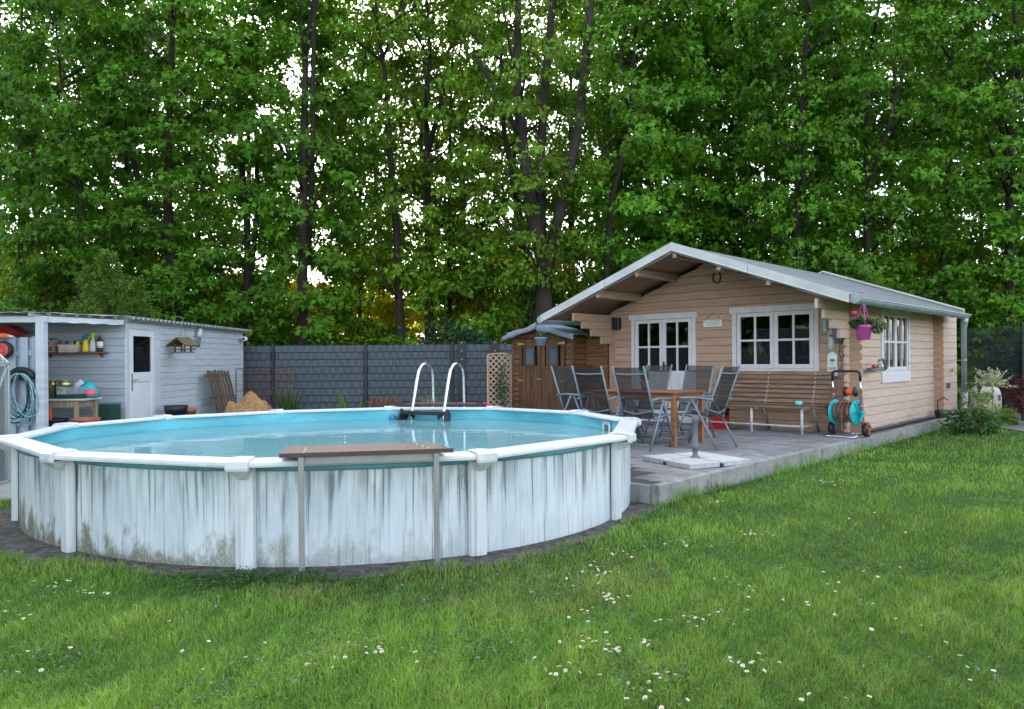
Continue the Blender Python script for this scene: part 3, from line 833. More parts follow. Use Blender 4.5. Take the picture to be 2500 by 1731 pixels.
# right side wall
SWIN = (1.55, 3.05, 1.0, 2.12)
z = 0.2 - P_ / 2
k = 0
while z < 2.1:
    z1 = z + P_
    zc = max(z, 0.2)
    fwd = -0.13
    if z > 2.0: fwd = -1.28
    elif z > 1.87: fwd = -1.02
    elif z > 1.73: fwd = -0.74
    elif z > 1.59: fwd = -0.42
    cuts = [(SWIN[0], SWIN[1])] if (z1 > SWIN[2] + 0.03 and z < SWIN[3] - 0.03) else []
    ys = [fwd] + [q for c_ in cuts for q in c_] + [4.8]
    for i in range(0, len(ys), 2):
        lm = MB()
        yb = [ys[i], ys[i + 1]]
        cz = (zc + z1) / 2
        pr_ = [(0.335, zc + 0.002), (0.374, zc + 0.002), (0.38, zc + 0.009), (0.38, z1 - 0.009), (0.374, z1 - 0.002), (0.335, z1 - 0.002)]
        e = 0.03 if i == 0 and z < 1.6 else 0.0
        r0 = [Vector((x, yb[0], cz + (q - cz) * (0.62 if e else 1))) for x, q in pr_]
        r1 = [Vector((x, yb[0] + e, q)) for x, q in pr_]
        r2 = [Vector((x, yb[1], q)) for x, q in pr_]
        lm.loft([r2, r1, r0] if e else [r2, r1], 0, False)
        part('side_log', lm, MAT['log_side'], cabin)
    # rear cross wall stub
    lm = MB()
    lm.extr([Vector((0.38, 4.76, zc + 0.07)), Vector((0.52, 4.76, zc + 0.07)), Vector((0.56, 4.76, zc + 0.1)), Vector((0.56, 4.76, z1 + 0.04)), Vector((0.52, 4.76, z1 + 0.066)), Vector((0.38, 4.76, z1 + 0.066))], (0, 0.045, 0))
    part('rear_log_end', lm, MAT['log_front'], cabin)
    # left wall ends
    lm = MB()
    lm.extr([Vector((-4.12, fwd, zc + 0.002)), Vector((-4.075, fwd, zc + 0.002)), Vector((-4.075, fwd, z1 - 0.002)), Vector((-4.12, fwd, z1 - 0.002))], (0, 0.6 - fwd, 0))
    part('left_log', lm, MAT['log_front'], cabin)
    # wall boards of the rear annex
    lm = MB()
    lm.rng(0.5, 0.54, 4.82, 5.9, zc + 0.003, z1 - 0.003)
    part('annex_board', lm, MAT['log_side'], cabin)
    z = z1
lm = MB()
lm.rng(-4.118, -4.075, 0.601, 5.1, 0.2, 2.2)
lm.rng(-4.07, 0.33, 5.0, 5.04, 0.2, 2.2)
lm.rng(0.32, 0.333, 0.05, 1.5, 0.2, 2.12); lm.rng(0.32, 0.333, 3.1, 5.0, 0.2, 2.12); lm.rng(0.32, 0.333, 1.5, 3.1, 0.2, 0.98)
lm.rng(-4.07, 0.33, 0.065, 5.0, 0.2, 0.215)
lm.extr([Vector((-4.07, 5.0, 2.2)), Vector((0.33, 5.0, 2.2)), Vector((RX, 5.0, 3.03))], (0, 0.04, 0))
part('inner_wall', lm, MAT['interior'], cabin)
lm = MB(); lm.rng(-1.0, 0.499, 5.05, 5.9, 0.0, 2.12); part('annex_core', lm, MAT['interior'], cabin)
# roof
RY0, RY1 = -1.35, 5.2
EL, ER = -4.82, 0.84
for sgn, ex in ((1, ER), (-1, EL)):
    nx = (SR if sgn > 0 else -SL)
    def pz(x, dz): return roof_z(x) + dz
    lm = MB()
    lm.extr([Vector((RX, RY0 + 0.02, pz(RX, -0.03))), Vector((ex, RY0 + 0.02, pz(ex, -0.03))), Vector((ex, RY0 + 0.02, pz(ex, -0.005))), Vector((RX, RY0 + 0.02, pz(RX, -0.005)))], (0, RY1 - RY0 - 0.04, 0))
    part('roof_felt', lm, MAT['felt'], cabin)
    xs = RX
    nb = 20
    for i in range(nb):
        xa = RX + (ex - RX) * i / nb; xb = RX + (ex - RX) * (i + 1) / nb - 0.004 * sgn
        lm = MB()
        lm.extr([Vector((xa, RY0 + 0.01, pz(xa, -0.055))), Vector((xb, RY0 + 0.01, pz(xb, -0.055))), Vector((xb, RY0 + 0.01, pz(xb, -0.032))), Vector((xa, RY0 + 0.01, pz(xa, -0.032)))], (0, RY1 - RY0 - 0.02, 0))
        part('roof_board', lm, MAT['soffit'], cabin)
    # pale metal verge on the front, in two lengths, with a brown strip below it
    for (fa, fb) in ((0.0, 0.47), (0.473, 1.0)):
        xa = RX + (ex - RX) * fa; xb = RX + (ex - RX) * fb
        lm = MB()
        ring = [(-0.012, 0.02), (0.0, 0.02), (0.16, 0.012), (0.16, 0.004), (0.0, 0.004), (0.0, -0.112), (-0.02, -0.118), (-0.012, -0.1)]
        def rg(x): return [Vector((x, RY0 + y_ + 0.0, pz(x, q))) for y_, q in ring]
        lm.loft([rg(xa), rg(xb)] if sgn < 0 else [rg(xb), rg(xa)], 0, False)
        part('verge_trim', lm, MAT['verge'], cabin)
    lm = MB()
    lm.loft([[Vector((x, RY0 + y_, pz(x, q))) for y_, q in ((0.003, -0.125), (0.028, -0.125), (0.028, -0.06), (0.003, -0.06))] for x in ((RX, ex) if sgn < 0 else (ex, RX))], 0, False)
    part('barge_board', lm, MAT['purlin'], cabin)
    lm = MB()
    pts = []
    for i in range(17):
        x = RX + (ex - RX) * 0.93 * i / 16
        pts.append((x, RY0 + 0.035, pz(x, -0.125 - 0.02 * abs(math.sin(i * PI / 4 + 0.3)))))
    lm.tube(pts, 0.009, 6)
    part('cable', lm, MAT['zinc'], cabin)
    lm = MB()
    lm.loft([[Vector((x, RY1 + y_, pz(x, q))) for y_, q in ((-0.06, 0.07), (0.03, 0.075), (0.03, -0.06), (0.0, -0.06), (0.0, 0.04), (-0.06, 0.04))] for x in ((RX, ex) if sgn > 0 else (ex, RX))], 0, False)
    part('verge_trim', lm, MAT['verge'], cabin)
for x, w_ in ((-1.95, 0), (-2.73, -1), (-3.56, -1), (-1.12, 1), (-0.31, 1)):
    zt = roof_z(x) - 0.06
    up = Vector((SR if w_ > 0 else (-SL if w_ < 0 else 0), 0, 1)).normalized()
    c_ = Vector((x, 0, zt)) - up * 0.075
    if w_ == 0: c_.z -= 0.02
    lm = MB(); lm.bar(c_ + Vector((0, -1.3, 0)), c_ + Vector((0, 0.1, 0)), 0.065, 0.14, 0.005, up)
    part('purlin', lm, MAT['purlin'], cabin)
# gutters and downpipe
for gx, gz, vis in ((0.9, 2.2, True), (-4.88, 2.14, False)):
    lm = MB()
    rings = []
    for y_ in (-1.3, 5.1):
        o_ = [Vector((gx + 0.078 * math.cos(a), y_, gz + 0.078 * math.sin(a))) for a in [PI + PI * i / 10 for i in range(11)]]
        i_ = [Vector((gx + 0.07 * math.cos(a), y_, gz + 0.07 * math.sin(a))) for a in [2 * PI - PI * i / 10 for i in range(11)]]
        rings.append(o_ + i_)
    lm.loft(rings, 0, True)
    lm.tube([(gx + (0.085 if vis else -0.085), -1.3, gz), (gx + (0.085 if vis else -0.085), 5.1, gz)], 0.012, 6)
    g = part('gutter', lm, MAT['zinc'], cabin)
    lm = MB(); lm.lathe([(0.074, -1.306), (0.074, -1.298)], (gx, 0, gz), 18, axis='y'); part('end_cap', lm, MAT['zinc'], g)
    for i in range(9):
        y_ = -0.9 + i * 0.7
        lm = MB(); lm.tube([(gx + 0.083 * math.cos(a), y_, gz + 0.083 * math.sin(a)) for a in [PI + PI * j / 8 for j in range(9)]], 0.008, 5); part('bracket', lm, MAT['zinc'], g)
lm = MB(); lm.tube([(0.9, 4.9, 2.14), (0.9, 4.92, 2.05), (0.88, 4.95, 1.95), (0.88, 4.95, 0.62)], [0.075, 0.06, 0.05, 0.05], 12)
dpipe = part('downpipe', lm, MAT['zinc'], cabin)
lm = MB(); lm.tube([(0.88, 4.95, 0.66), (0.88, 4.95, 0.0)], 0.062, 12); part('lower_pipe', lm, MAT['zinc'], dpipe)
lm = MB(); lm.lathe([(0.056, 1.28), (0.056, 1.31)], (0.88, 4.95, 0), 12); lm.bar((0.55, 4.97, 1.295), (0.83, 4.95, 1.295), 0.012, 0.012); part('pipe_clip', lm, MAT['zinc'], dpipe)

def window_unit(name, parent, loc, rz, W, Hh, cols_per_sash, rows, sashes=2, header=0.1, sill=0.07, side=0.075, panel=0.0, bottom_apron=0.0):
    """casing in its own frame: x to the right, y inwards, z up, origin at the lower left outside corner"""
    mb = MB()
    mb.rng(0, side, -0.022, 0.05, bottom_apron, Hh - header)
    mb.rng(W - side, W, -0.022, 0.05, bottom_apron, Hh - header)
    mb.rng(-0.045, W + 0.045, -0.034, 0.05, Hh - header, Hh)
    if sill: mb.rng(side, W - side, -0.018, 0.05, bottom_apron, bottom_apron + sill)
    if bottom_apron: mb.rng(0.0, W, -0.03, 0.03, 0, bottom_apron - 0.002)
    u_ = part(name, mb, MAT['casing'], parent, loc, rz)
    x0, x1, z0, z1 = side + 0.006, W - side - 0.006, bottom_apron + sill + 0.004, Hh - header - 0.006
    sw = (x1 - x0) / sashes
    for s_ in range(sashes):
        a, b = x0 + s_ * sw + 0.003, x0 + (s_ + 1) * sw - 0.003
        f = 0.065; mt = 0.035
        zp = z0 + panel
        mb = MB()
        mb.rng(a, a + f, -0.012, 0.03, z0, z1); mb.rng(b - f, b, -0.012, 0.03, z0, z1)
        mb.rng(a + f, b - f, -0.011, 0.03, z1 - f, z1); mb.rng(a + f, b - f, -0.011, 0.03, zp, zp + f)
        if panel: mb.rng(a + f, b - f, -0.011, 0.03, z0, z0 + f)
        ga, gb, gz0, gz1 = a + f, b - f, zp + f, z1 - f
        cw = (gb - ga - mt * (cols_per_sash - 1)) / cols_per_sash; ch = (gz1 - gz0 - mt * (rows - 1)) / rows
        for i in range(1, cols_per_sash): mb.rng(ga + i * cw + (i - 1) * mt, ga + i * (cw + mt), -0.009, 0.025, gz0, gz1)
        for i in range(1, rows): mb.rng(ga, gb, -0.0085, 0.0255, gz0 + i * ch + (i - 1) * mt, gz0 + i * (ch + mt))
        part('sash', mb, MAT['casing'], u_)
        for i in range(cols_per_sash):
            for j in range(rows):
                px, pz_ = ga + i * (cw + mt), gz0 + j * (ch + mt)
                pm = MB(); pm.quad((px - 0.004, 0.012, pz_ - 0.004), (px + cw + 0.004, 0.012, pz_ - 0.004), (px + cw + 0.004, 0.012, pz_ + ch + 0.004), (px - 0.004, 0.012, pz_ + ch + 0.004))
                part('pane', pm, MAT['pane'], u_)
        if panel:
            n = 5
            for i in range(n):
                wa = (gb - ga) / n
                pm = MB(); pm.bar((ga + (i + 0.5) * wa, 0.008, z0 + f), (ga + (i + 0.5) * wa, 0.008, zp), wa - 0.004, 0.02, 0.003, (0, 1, 0))
                part('panel_board', pm, MAT['casing'], u_)
        for hz in (z0 + 0.12 * (z1 - z0), z1 - 0.12 * (z1 - z0)):
            hx = a - 0.004 if s_ == 0 else b + 0.004
            pm = MB(); pm.tube([(hx, -0.02, hz - 0.03), (hx, -0.02, hz + 0.03)], 0.007, 6); part('hinge', pm, MAT['zinc'], u_)
    return u_
window_unit('front_window', cabin, (-1.585, 0, 1.13), 0, 1.49, 1.12, 2, 2)
dr = window_unit('double_door', cabin, (-3.675, 0, 0.2), 0, 1.38, 2.015, 2, 2, sill=0.03, panel=0.85)
pm = MB(); pm.bar((0.72, -0.03, 0.95), (0.72, -0.03, 1.12), 0.03, 0.012); pm.bar((0.72, -0.055, 1.05), (0.82, -0.055, 1.05), 0.016, 0.016); pm.bar((0.72, -0.04, 1.05), (0.72, -0.06, 1.05), 0.014, 0.014)
part('handle', pm, MAT['black_plastic'], dr)
window_unit('side_window', cabin, (0.38, 1.49, 0.93), PI / 2, 1.6, 1.28, 2, 2, header=0.06, bottom_apron=0.13)

# ------------------------------------------------------------------ foliage helper
SHAPES = {
    'maple': (np.array([(0, 0, 0), (.54, .28, -.05), (.2, .42, .03), (0, 1, -.1), (-.2, .42, .03), (-.54, .28, -.05)], float), np.array([(0, 1, 2), (0, 2, 3), (0, 3, 4), (0, 4, 5)])),
    'oval': (np.array([(0, 0, 0), (.3, .5, .06), (0, 1, -.05), (-.3, .5, .06)], float), np.array([(0, 1, 2), (0, 2, 3)])),
    'blade': (np.array([(.5, 0, 0), (-.5, 0, 0), (0, 1, 0)], float), np.array([(0, 2, 1)])),
}
def unit(a): return a / np.maximum(np.linalg.norm(a, axis=1, keepdims=True), 1e-9)
def leaves_mesh(name, pos, size, dirv, nrm, col, shape, mat, width=1.0):
    base, tri = SHAPES[shape]
    n = len(pos); k = len(base)
    d = unit(dirv); s = unit(np.cross(d, nrm)); nn = np.cross(s, d)
    sz = size[:, None, None]
    V = pos[:, None, :] + sz * (base[None, :, 0:1] * s[:, None, :] * width + base[None, :, 1:2] * d[:, None, :] + base[None, :, 2:3] * nn[:, None, :])
    T = (np.arange(n)[:, None, None] * k + tri[None]).reshape(-1, 3)
    C = np.repeat(col, k, axis=0)
    return fast_mesh(name, V.reshape(-1, 3), T, mat, C)
def vary(base, n, amt=0.2, hue=0.12, rng=RNG):
    c = np.array(base)[None] * (1 + rng.normal(0, amt, (n, 1))).clip(0.45, 1.7)
    c[:, 0] *= (1 + rng.normal(0, hue, n)).clip(0.6, 1.6)
    return c.clip(0.002, 1)
def blob_leaves(name, n, center, radii, size, col, mat, shape='oval', droop=0.3, rng=RNG, shell=0.5, width=1.0, amt=0.2):
    q = unit(rng.normal(size=(n, 3))); r = shell + (1 - shell) * rng.random((n, 1)) ** 0.6
    pos = np.array(center)[None] + q * r * np.array(radii)[None]
    dirv = q * 0.6 + rng.normal(0, 0.6, (n, 3)); dirv[:, 2] -= droop
    nrm = rng.normal(0, 0.5, (n, 3)) + np.array([0, 0, 1.0]) + q * 0.4
    return leaves_mesh(name, pos, size * rng.uniform(0.7, 1.25, n), dirv, nrm, vary(col, n, amt, rng=rng), shape, mat, width)
G_DARK, G_MID, G_LIGHT, G_YEL = (0.035, 0.085, 0.016), (0.055, 0.135, 0.022), (0.1, 0.2, 0.035), (0.22, 0.26, 0.02)

# ------------------------------------------------------------------ garden table and chairs
tb = thing('garden_table', 'rectangular reddish brown wooden garden table between the mesh chairs', 'table', CW(-1.47, -2.9, TZ), CAB_RZ)
for i in range(7):
    m_ = MB(); yy = -0.42 + i * 0.12 + 0.06; m_.bar((-0.72, yy, 0.727), (0.72, yy, 0.727), 0.114, 0.026, 0.004); part('top_slat', m_, MAT['teak_top'], tb)
for sx in (-1, 1):
    for sy in (-1, 1):
        m_ = MB(); m_.bar((sx * 0.67, sy * 0.37, 0), (sx * 0.67, sy * 0.37, 0.712), 0.065, 0.065, 0.004); part('leg', m_, MAT['teak'], tb)
    m_ = MB(); m_.bar((sx * 0.665, -0.335, 0.665), (sx * 0.665, 0.335, 0.665), 0.024, 0.09, 0.003); part('apron', m_, MAT['teak'], tb)
    m_ = MB(); m_.bar((-0.635, sx * 0.375, 0.665), (0.635, sx * 0.375, 0.665), 0.024, 0.09, 0.003); part('apron', m_, MAT['teak'], tb)

CH = 'folding garden chairs around the table'
ch0 = thing('folding_chair', 'x', 'chair', group=CH)
HW = 0.235
def tb_(pts, r=0.0125, name='tube', mat='alu', n=8):
    m_ = MB(); m_.tube(pts, r, n); return part(name, m_, MAT[mat], ch0)
for sx in (-1, 1):
    X = sx * HW
    tb_([(X, -0.17, 0.40), (X, -0.25, 0.62), (X, -0.43, 1.1)], 0.014, 'back_rail')
    tb_([(X, -0.2, 0.415), (X, 0.1, 0.44), (X, 0.27, 0.445)], 0.0125, 'seat_rail')
    tb_([(X * 1.09, -0.3, 0.655), (X * 1.1, -0.1, 0.675), (X * 1.1, 0.18, 0.665), (X * 1.1, 0.24, 0.65)], 0.015, 'armrest')
    tb_([(X * 1.17, 0.0, 0.655), (X * 1.17, -0.36, 0.0)], 0.014, 'leg')
    tb_([(X * 1.05, 0.03, 0.655), (X * 1.05, 0.36, 0.0)], 0.014, 'leg')
    tb_([(X * 1.1, -0.13, 0.40), (X * 1.1, -0.26, 0.31), (X * 1.1, -0.17, 0.37)], 0.006, 'recline_rod', n=5)
for (y0, z0, dp) in ((-0.395, 1.005, 0.012), (-0.215, 0.52, 0.05)):
    tb_([(-HW, y0, z0), (-HW * 0.6, y0 - 0.02, z0 - dp * 0.5), (0, y0 - 0.03, z0 - dp), (HW * 0.6, y0 - 0.02, z0 - dp * 0.5), (HW, y0, z0)], 0.0105, 'cross_bar')
tb_([(-HW, 0.27, 0.445), (HW, 0.27, 0.445)], 0.011, 'cross_bar')
tb_([(-HW * 1.17, -0.31, 0.085), (HW * 1.17, -0.31, 0.085)], 0.01, 'cross_bar')
tb_([(-HW * 1.05, 0.31, 0.11), (HW * 1.05, 0.31, 0.11)], 0.01, 'cross_bar')
m_ = MB()
for k_ in range(2):
    pass
bk = [(-0.175, 0.41), (-0.25, 0.62), (-0.34, 0.86), (-0.422, 1.085)]
for i in range(3):
    (ya, za), (yb, zb) = bk[i], bk[i + 1]
    m_.quad((-HW, ya, za), (HW, ya, za), (HW, yb, zb), (-HW, yb, zb))
part('backrest', m_, MAT['chair_mesh'], ch0)
m_ = MB()
st_ = [(-0.18, 0.405), (-0.05, 0.4), (0.12, 0.42), (0.265, 0.443)]
for i in range(3):
    (ya, za), (yb, zb) = st_[i], st_[i + 1]
    m_.quad((-HW, ya, za), (-HW, yb, zb), (HW, yb, zb), (HW, ya, za))
part('seat', m_, MAT['chair_mesh'], ch0)
spots = [(-1.02, -3.62, 0, 'grey mesh folding chair at the near right of the table, back to us'),
         (-1.66, -3.66, 0, 'grey mesh folding chair at the near left of the table, back to us'),
         (-2.02, -2.12, 180, 'grey mesh folding chair behind the table in front of the white cabin door'),
         (-1.28, -2.12, 180, 'grey mesh folding chair behind the table, near the table end and bench'),
         (-0.52, -3.0, 90, 'grey mesh folding chair at the right end of the table, seen from the side'),
         (-2.48, -3.1, -90, 'grey mesh folding chair at the left end of the table by the brown closet')]
for i, (x, y, a, lb) in enumerate(spots):
    o = ch0 if i == 0 else copy_tree(ch0)
    o.location = CW(x, y, TZ); o.rotation_euler = (0, 0, CAB_RZ + math.radians(a) + rl.uniform(-0.04, 0.04))
    o['label'] = lb

def flower_pot(parent, r0, r1, h, mat, z0=0.0, rim=0.0):
    m_ = MB(); m_.lathe([(r0, z0), (r1 * 0.94, z0 + h * 0.78), (r1 * 0.94, z0 + h * 0.79), (r1 + rim, z0 + h * 0.8), (r1 + rim, z0 + h), (r1 - 0.012, z0 + h), (r1 - 0.014, z0 + h - 0.03), (0.01, z0 + h - 0.03)], (0, 0, 0), 18)
    return part('pot', m_, MAT[mat], parent)
pt = thing('potted_plant', 'small green plant in a terracotta pot on the garden table', 'potted plant', CW(-1.62, -2.72, TZ + 0.74))
flower_pot(pt, 0.045, 0.068, 0.125, 'terracotta', rim=0.006)
link('foliage', blob_leaves('foliage', 420, (0, 0, 0.2), (0.075, 0.075, 0.09), 0.03, (0.13, 0.22, 0.04), MAT['leaf_shrub'], shell=0.1, droop=-0.5), pt)
m_ = MB()
for i in range(5): m_.tube([(0, 0, 0.1), (0.04 * math.cos(i * 1.3), 0.04 * math.sin(i * 1.3), 0.25)], 0.003, 4)
part('stem', m_, MAT['old_wood'], pt)

# umbrella base with four slabs
ub = thing('parasol_stand', 'grey parasol tube on a cross foot weighted with four pale concrete slabs', 'parasol stand', (2.1, 8.72, TZ), math.radians(27))
for sx in (-1, 1):
    for sy in (-1, 1):
        m_ = MB(); m_.rng(-0.225, 0.225, -0.225, 0.225, 0, 0.055)
        b_ = MB(); e = 0.006
        for zz, k_ in ((0.006, 1.0), (0.05, 1.0), (0.056, 0.975)):
            pass
        b_.loft([[Vector((x * k_, y * k_, zz)) for x, y in ((-.205, -.205), (.205, -.205), (.205, .205), (-.205, .205))] for zz, k_ in ((0.006, 1.0), (0.052, 1.0), (0.058, 0.978))], 0, False)
        so = part('weight_slab', b_, MAT['slab'], ub, (sx * 0.225 + 0.004 * sy, sy * 0.225, 0.0), sx * 0.012)
for a in (0, 1):
    m_ = MB()
    if a == 0: m_.bar((-0.45, 0, 0.022), (0.45, 0, 0.022), 0.034, 0.034)
    else: m_.bar((0, -0.45, 0.0225), (0, 0.45, 0.0225), 0.034, 0.034)
    part('cross_foot', m_, MAT['anthracite_post'], ub)
m_ = MB(); m_.lathe([(0.075, 0.04), (0.06, 0.06), (0.03, 0.09), (0.032, 0.16), (0.04, 0.161), (0.04, 0.2), (0.031, 0.205), (0.029, 0.46), (0.035, 0.462), (0.036, 0.53), (0.03, 0.535), (0.03, 0.545)], (0, 0, 0), 14)
part('tube', m_, MAT['grey_plastic'], ub)
m_ = MB(); m_.bar((0.03, 0, 0.5), (0.055, 0, 0.5), 0.03, 0.02); part('clamp_screw', m_, MAT['grey_plastic'], ub)
ub2 = thing('round_parasol_stand', 'second grey parasol tube in a round zinc tray under the table', 'parasol stand', CW(-1.5, -3.08, TZ))
m_ = MB(); m_.lathe([(0.2, 0.0), (0.24, 0.02), (0.25, 0.07), (0.255, 0.072), (0.25, 0.075), (0.235, 0.06), (0.02, 0.05)], (0, 0, 0), 28); part('tray', m_, MAT['zinc'], ub2)
m_ = MB(); m_.lathe([(0.04, 0.05), (0.035, 0.3), (0.045, 0.31), (0.045, 0.37), (0.03, 0.38)], (0, 0, 0), 12); part('tube', m_, MAT['grey_plastic'], ub2)

# red crate
rc = thing('bottle_crate', 'red plastic bottle crate standing against the cabin wall under the bench end', 'crate', CW(-1.72, -0.42, TZ), CAB_RZ)
for (x0, x1, y0, y1) in ((-0.2, 0.2, -0.15, -0.138), (-0.2, 0.2, 0.138, 0.15), (-0.2, -0.188, -0.138, 0.138), (0.188, 0.2, -0.138, 0.138)):
    m_ = MB(); m_.rng(x0, x1, y0, y1, 0.0, 0.19)
    if x1 - x0 > 0.3: m_.rng(x0, -0.06, y0, y1, 0.192, 0.25); m_.rng(0.06, x1, y0, y1, 0.192, 0.25); m_.rng(x0, x1, y0, y1, 0.252, 0.275)
    else: m_.rng(x0, x1, y0, -0.05, 0.192, 0.25); m_.rng(x0, x1, 0.05, y1, 0.192, 0.25); m_.rng(x0, x1, y0, y1, 0.252, 0.275)
    part('side_wall', m_, MAT['red'], rc)
for i in range(9):
    m_ = MB(); x_ = -0.2 + i * 0.05; m_.bar((x_, -0.153, 0.0), (x_, -0.153, 0.19), 0.008, 0.006, 0, (0, 1, 0))
    part('rib', m_, MAT['red'], rc)
m_ = MB(); m_.rng(-0.188, 0.188, -0.138, 0.138, 0.01, 0.02); part('base', m_, MAT['red'], rc)
for i in range(4):
    for j in range(3):
        m_ = MB(); m_.lathe([(0.032, 0.02), (0.032, 0.17), (0.012, 0.22), (0.013, 0.26)], (-0.14 + i * 0.093, -0.09 + j * 0.09, 0), 8); part('bottle', m_, MAT['dark_green'], rc)
bgm = blob_leaves('plastic_bag', 160, (0.1, 0.02, 0.3), (0.12, 0.1, 0.07), 0.08, (0.05, 0.02, 0.03), MAT['leaf_shrub'], shell=0.7)
bgo = link('plastic_bag', bgm, None, CW(-1.72, -0.42, TZ), CAB_RZ); tag(bgo, 'crumpled dark plastic bag on top of the red crate', 'bag')

# bench
bn_ = thing('slatted_bench', 'long brown slatted bench with rusty white pipe legs under the cabin window', 'bench', CW(-0.8, -0.4, TZ), CAB_RZ)
prof_b = [(0.235, 0.945), (0.215, 0.872), (0.195, 0.8), (0.172, 0.726), (0.146, 0.652), (0.118, 0.578), (0.085, 0.5), (0.04, 0.435), (-0.05, 0.41), (-0.13, 0.415), (-0.21, 0.428), (-0.285, 0.42)]
for i, (yy, zz) in enumerate(prof_b):
    if i < 7: up = Vector((0, 0.96, -0.27)); 
    elif i == 7: up = Vector((0, 0.6, 0.8))
    else: up = Vector((0, 0, 1))
    m_ = MB(); L0, L1 = -1.0 + 0.012 * i, 1.0 - 0.008 * i
    if i > 7: L0, L1 = -0.98, 0.82 + 0.05 * (11 - i)
    m_.bar((L0, yy, zz), (L1, yy, zz), 0.06, 0.028, 0.004, up); part('slat', m_, MAT['bench_slat'], bn_)
for x in (-0.92, -0.05, 0.72):
    fr_ = MB()
    fr_.tube([(x, 0.25, 0.95), (x, 0.16, 0.65), (x, 0.09, 0.47), (x, 0.03, 0.405), (x, -0.1, 0.39), (x, -0.3, 0.395)], 0.011, 6)
    part('support_strap', fr_, MAT['bench_pipe'], bn_)
    for i, (yy, zz) in enumerate(prof_b):
        if i < 7:
            b_ = MB(); b_.lathe([(0.011, -0.016), (0.009, -0.024), (0.003, -0.027)], (x, yy - 0.004, zz), 6, axis='y'); part('bolt', b_, MAT['white_paint'], bn_)
for x in (-0.92, -0.13, 0.69):
    m_ = MB(); m_.tube([(x, -0.27, 0.0), (x, -0.27, 0.4)], 0.022, 10); part('leg', m_, MAT['bench_pipe'], bn_)
    m_ = MB(); m_.tube([(x + 0.03, 0.33, 0.0), (x, 0.14, 0.42)], 0.02, 10); part('leg', m_, MAT['iron_rod'], bn_)
    m_ = MB(); m_.tube([(x, -0.27, 0.13), (x + 0.02, 0.28, 0.13)], 0.012, 8); part('stretcher', m_, MAT['bench_pipe'], bn_)
m_ = MB(); m_.tube([(-0.95, -0.27, 0.13), (0.69, -0.27, 0.13)], 0.014, 8); part('stretcher', m_, MAT['bench_pipe'], bn_)
ash = MB(); ash.lathe([(0.03, 0.0), (0.055, 0.015), (0.06, 0.04), (0.05, 0.06), (0.052, 0.07), (0.046, 0.07), (0.04, 0.02)], (0, 0, 0), 18)
ao = link('glazed_bowl', ash.mesh('glazed_bowl', MAT['cyan_glaze']), None, CW(-0.2, -0.56, TZ + 0.448)); tag(ao, 'small turquoise glazed bowl on the right end of the bench seat', 'bowl')
m_ = MB(); m_.rng(-0.4, 0.4, -0.25, 0.25, 0.004, 0.016)
for i in range(9): m_.rng(-0.38 + i * 0.095, -0.38 + i * 0.095 + 0.05, -0.23, 0.23, 0.016, 0.02)
mo = link('doormat', m_.mesh('doormat', MAT['mat_rug']), None, CW(-2.85, -0.5, TZ), CAB_RZ); tag(mo, 'dark red patterned doormat before the white cabin door', 'doormat')

# ------------------------------------------------------------------ things on the cabin front
def cab_thing(name, label, cat, x, y, z, group=None): return thing(name, label, cat, CW(x, y, z), CAB_RZ, group)
sp_ = cab_thing('wall_speaker', 'black loudspeaker box on the cabin wall left of the door', 'speaker', -3.98, -0.004, 1.95)
m_ = MB(); m_.bar((0, -0.065, 0), (0, -0.065, 0.23), 0.15, 0.11, 0.012, (0, 1, 0)); part('cabinet', m_, MAT['black_plastic'], sp_)
for i in range(6):
    m_ = MB(); m_.bar((-0.06, -0.123, 0.03 + i * 0.034), (0.06, -0.123, 0.03 + i * 0.034), 0.006, 0.012); part('grille_bar', m_, MAT['black_plastic'], sp_)
m_ = MB(); m_.rng(-0.03, 0.03, -0.009, -0.001, 0.08, 0.16); part('wall_bracket', m_, MAT['black_plastic'], sp_)
pl_s = cab_thing('hanging_plaque', 'small green and white lettered plaque on a string between door and window', 'plaque', -1.95, -0.004, 1.94)
m_ = MB(); m_.bar((-0.18, -0.016, 0.055), (0.18, -0.016, 0.055), 0.018, 0.125, 0.002); part('board', m_, MAT['sign_white'], pl_s)
for i, (z_, w0, w1) in enumerate(((0.1, -0.1, 0.15), (0.072, -0.15, 0.13), (0.045, -0.13, 0.15), (0.018, -0.15, 0.1))):
    m_ = MB(); m_.rng(w0, w1, -0.0275, -0.0255, z_ - 0.007, z_ + 0.007); part('printed_line', m_, MAT['sign_green'], pl_s)
m_ = MB(); m_.rng(-0.165, -0.125, -0.0275, -0.0255, 0.09, 0.11); part('printed_mark', m_, MAT['pink_flower'], pl_s)
m_ = MB(); m_.tube([(-0.16, -0.018, 0.117), (0.01, -0.008, 0.25), (0.16, -0.018, 0.117)], 0.0035, 5); part('string', m_, MAT['rust'], pl_s)
hs = cab_thing('horseshoe', 'dark iron horseshoe nailed high in the cabin gable', 'horseshoe', -1.87, -0.008, 2.7)
m_ = MB(); m_.tube([(0.075 * math.sin(a), -0.01, 0.1 - 0.095 * math.cos(a)) for a in np.linspace(-2.6, 2.6, 15)], 0.012, 6); part('shoe', m_, MAT['black_plastic'], hs)
for a in (-1.8, 1.8):
    m_ = MB(); m_.lathe([(0.007, -0.03), (0.004, -0.0)], (0.075 * math.sin(a), 0, 0.1 - 0.095 * math.cos(a)), 6, axis='y'); part('nail', m_, MAT['iron_rod'], hs)
th_ = cab_thing('wall_thermometer', 'rounded grey metal plate thermometer on the cabin wall right of the window', 'thermometer', 0.1, -0.005, 1.5)
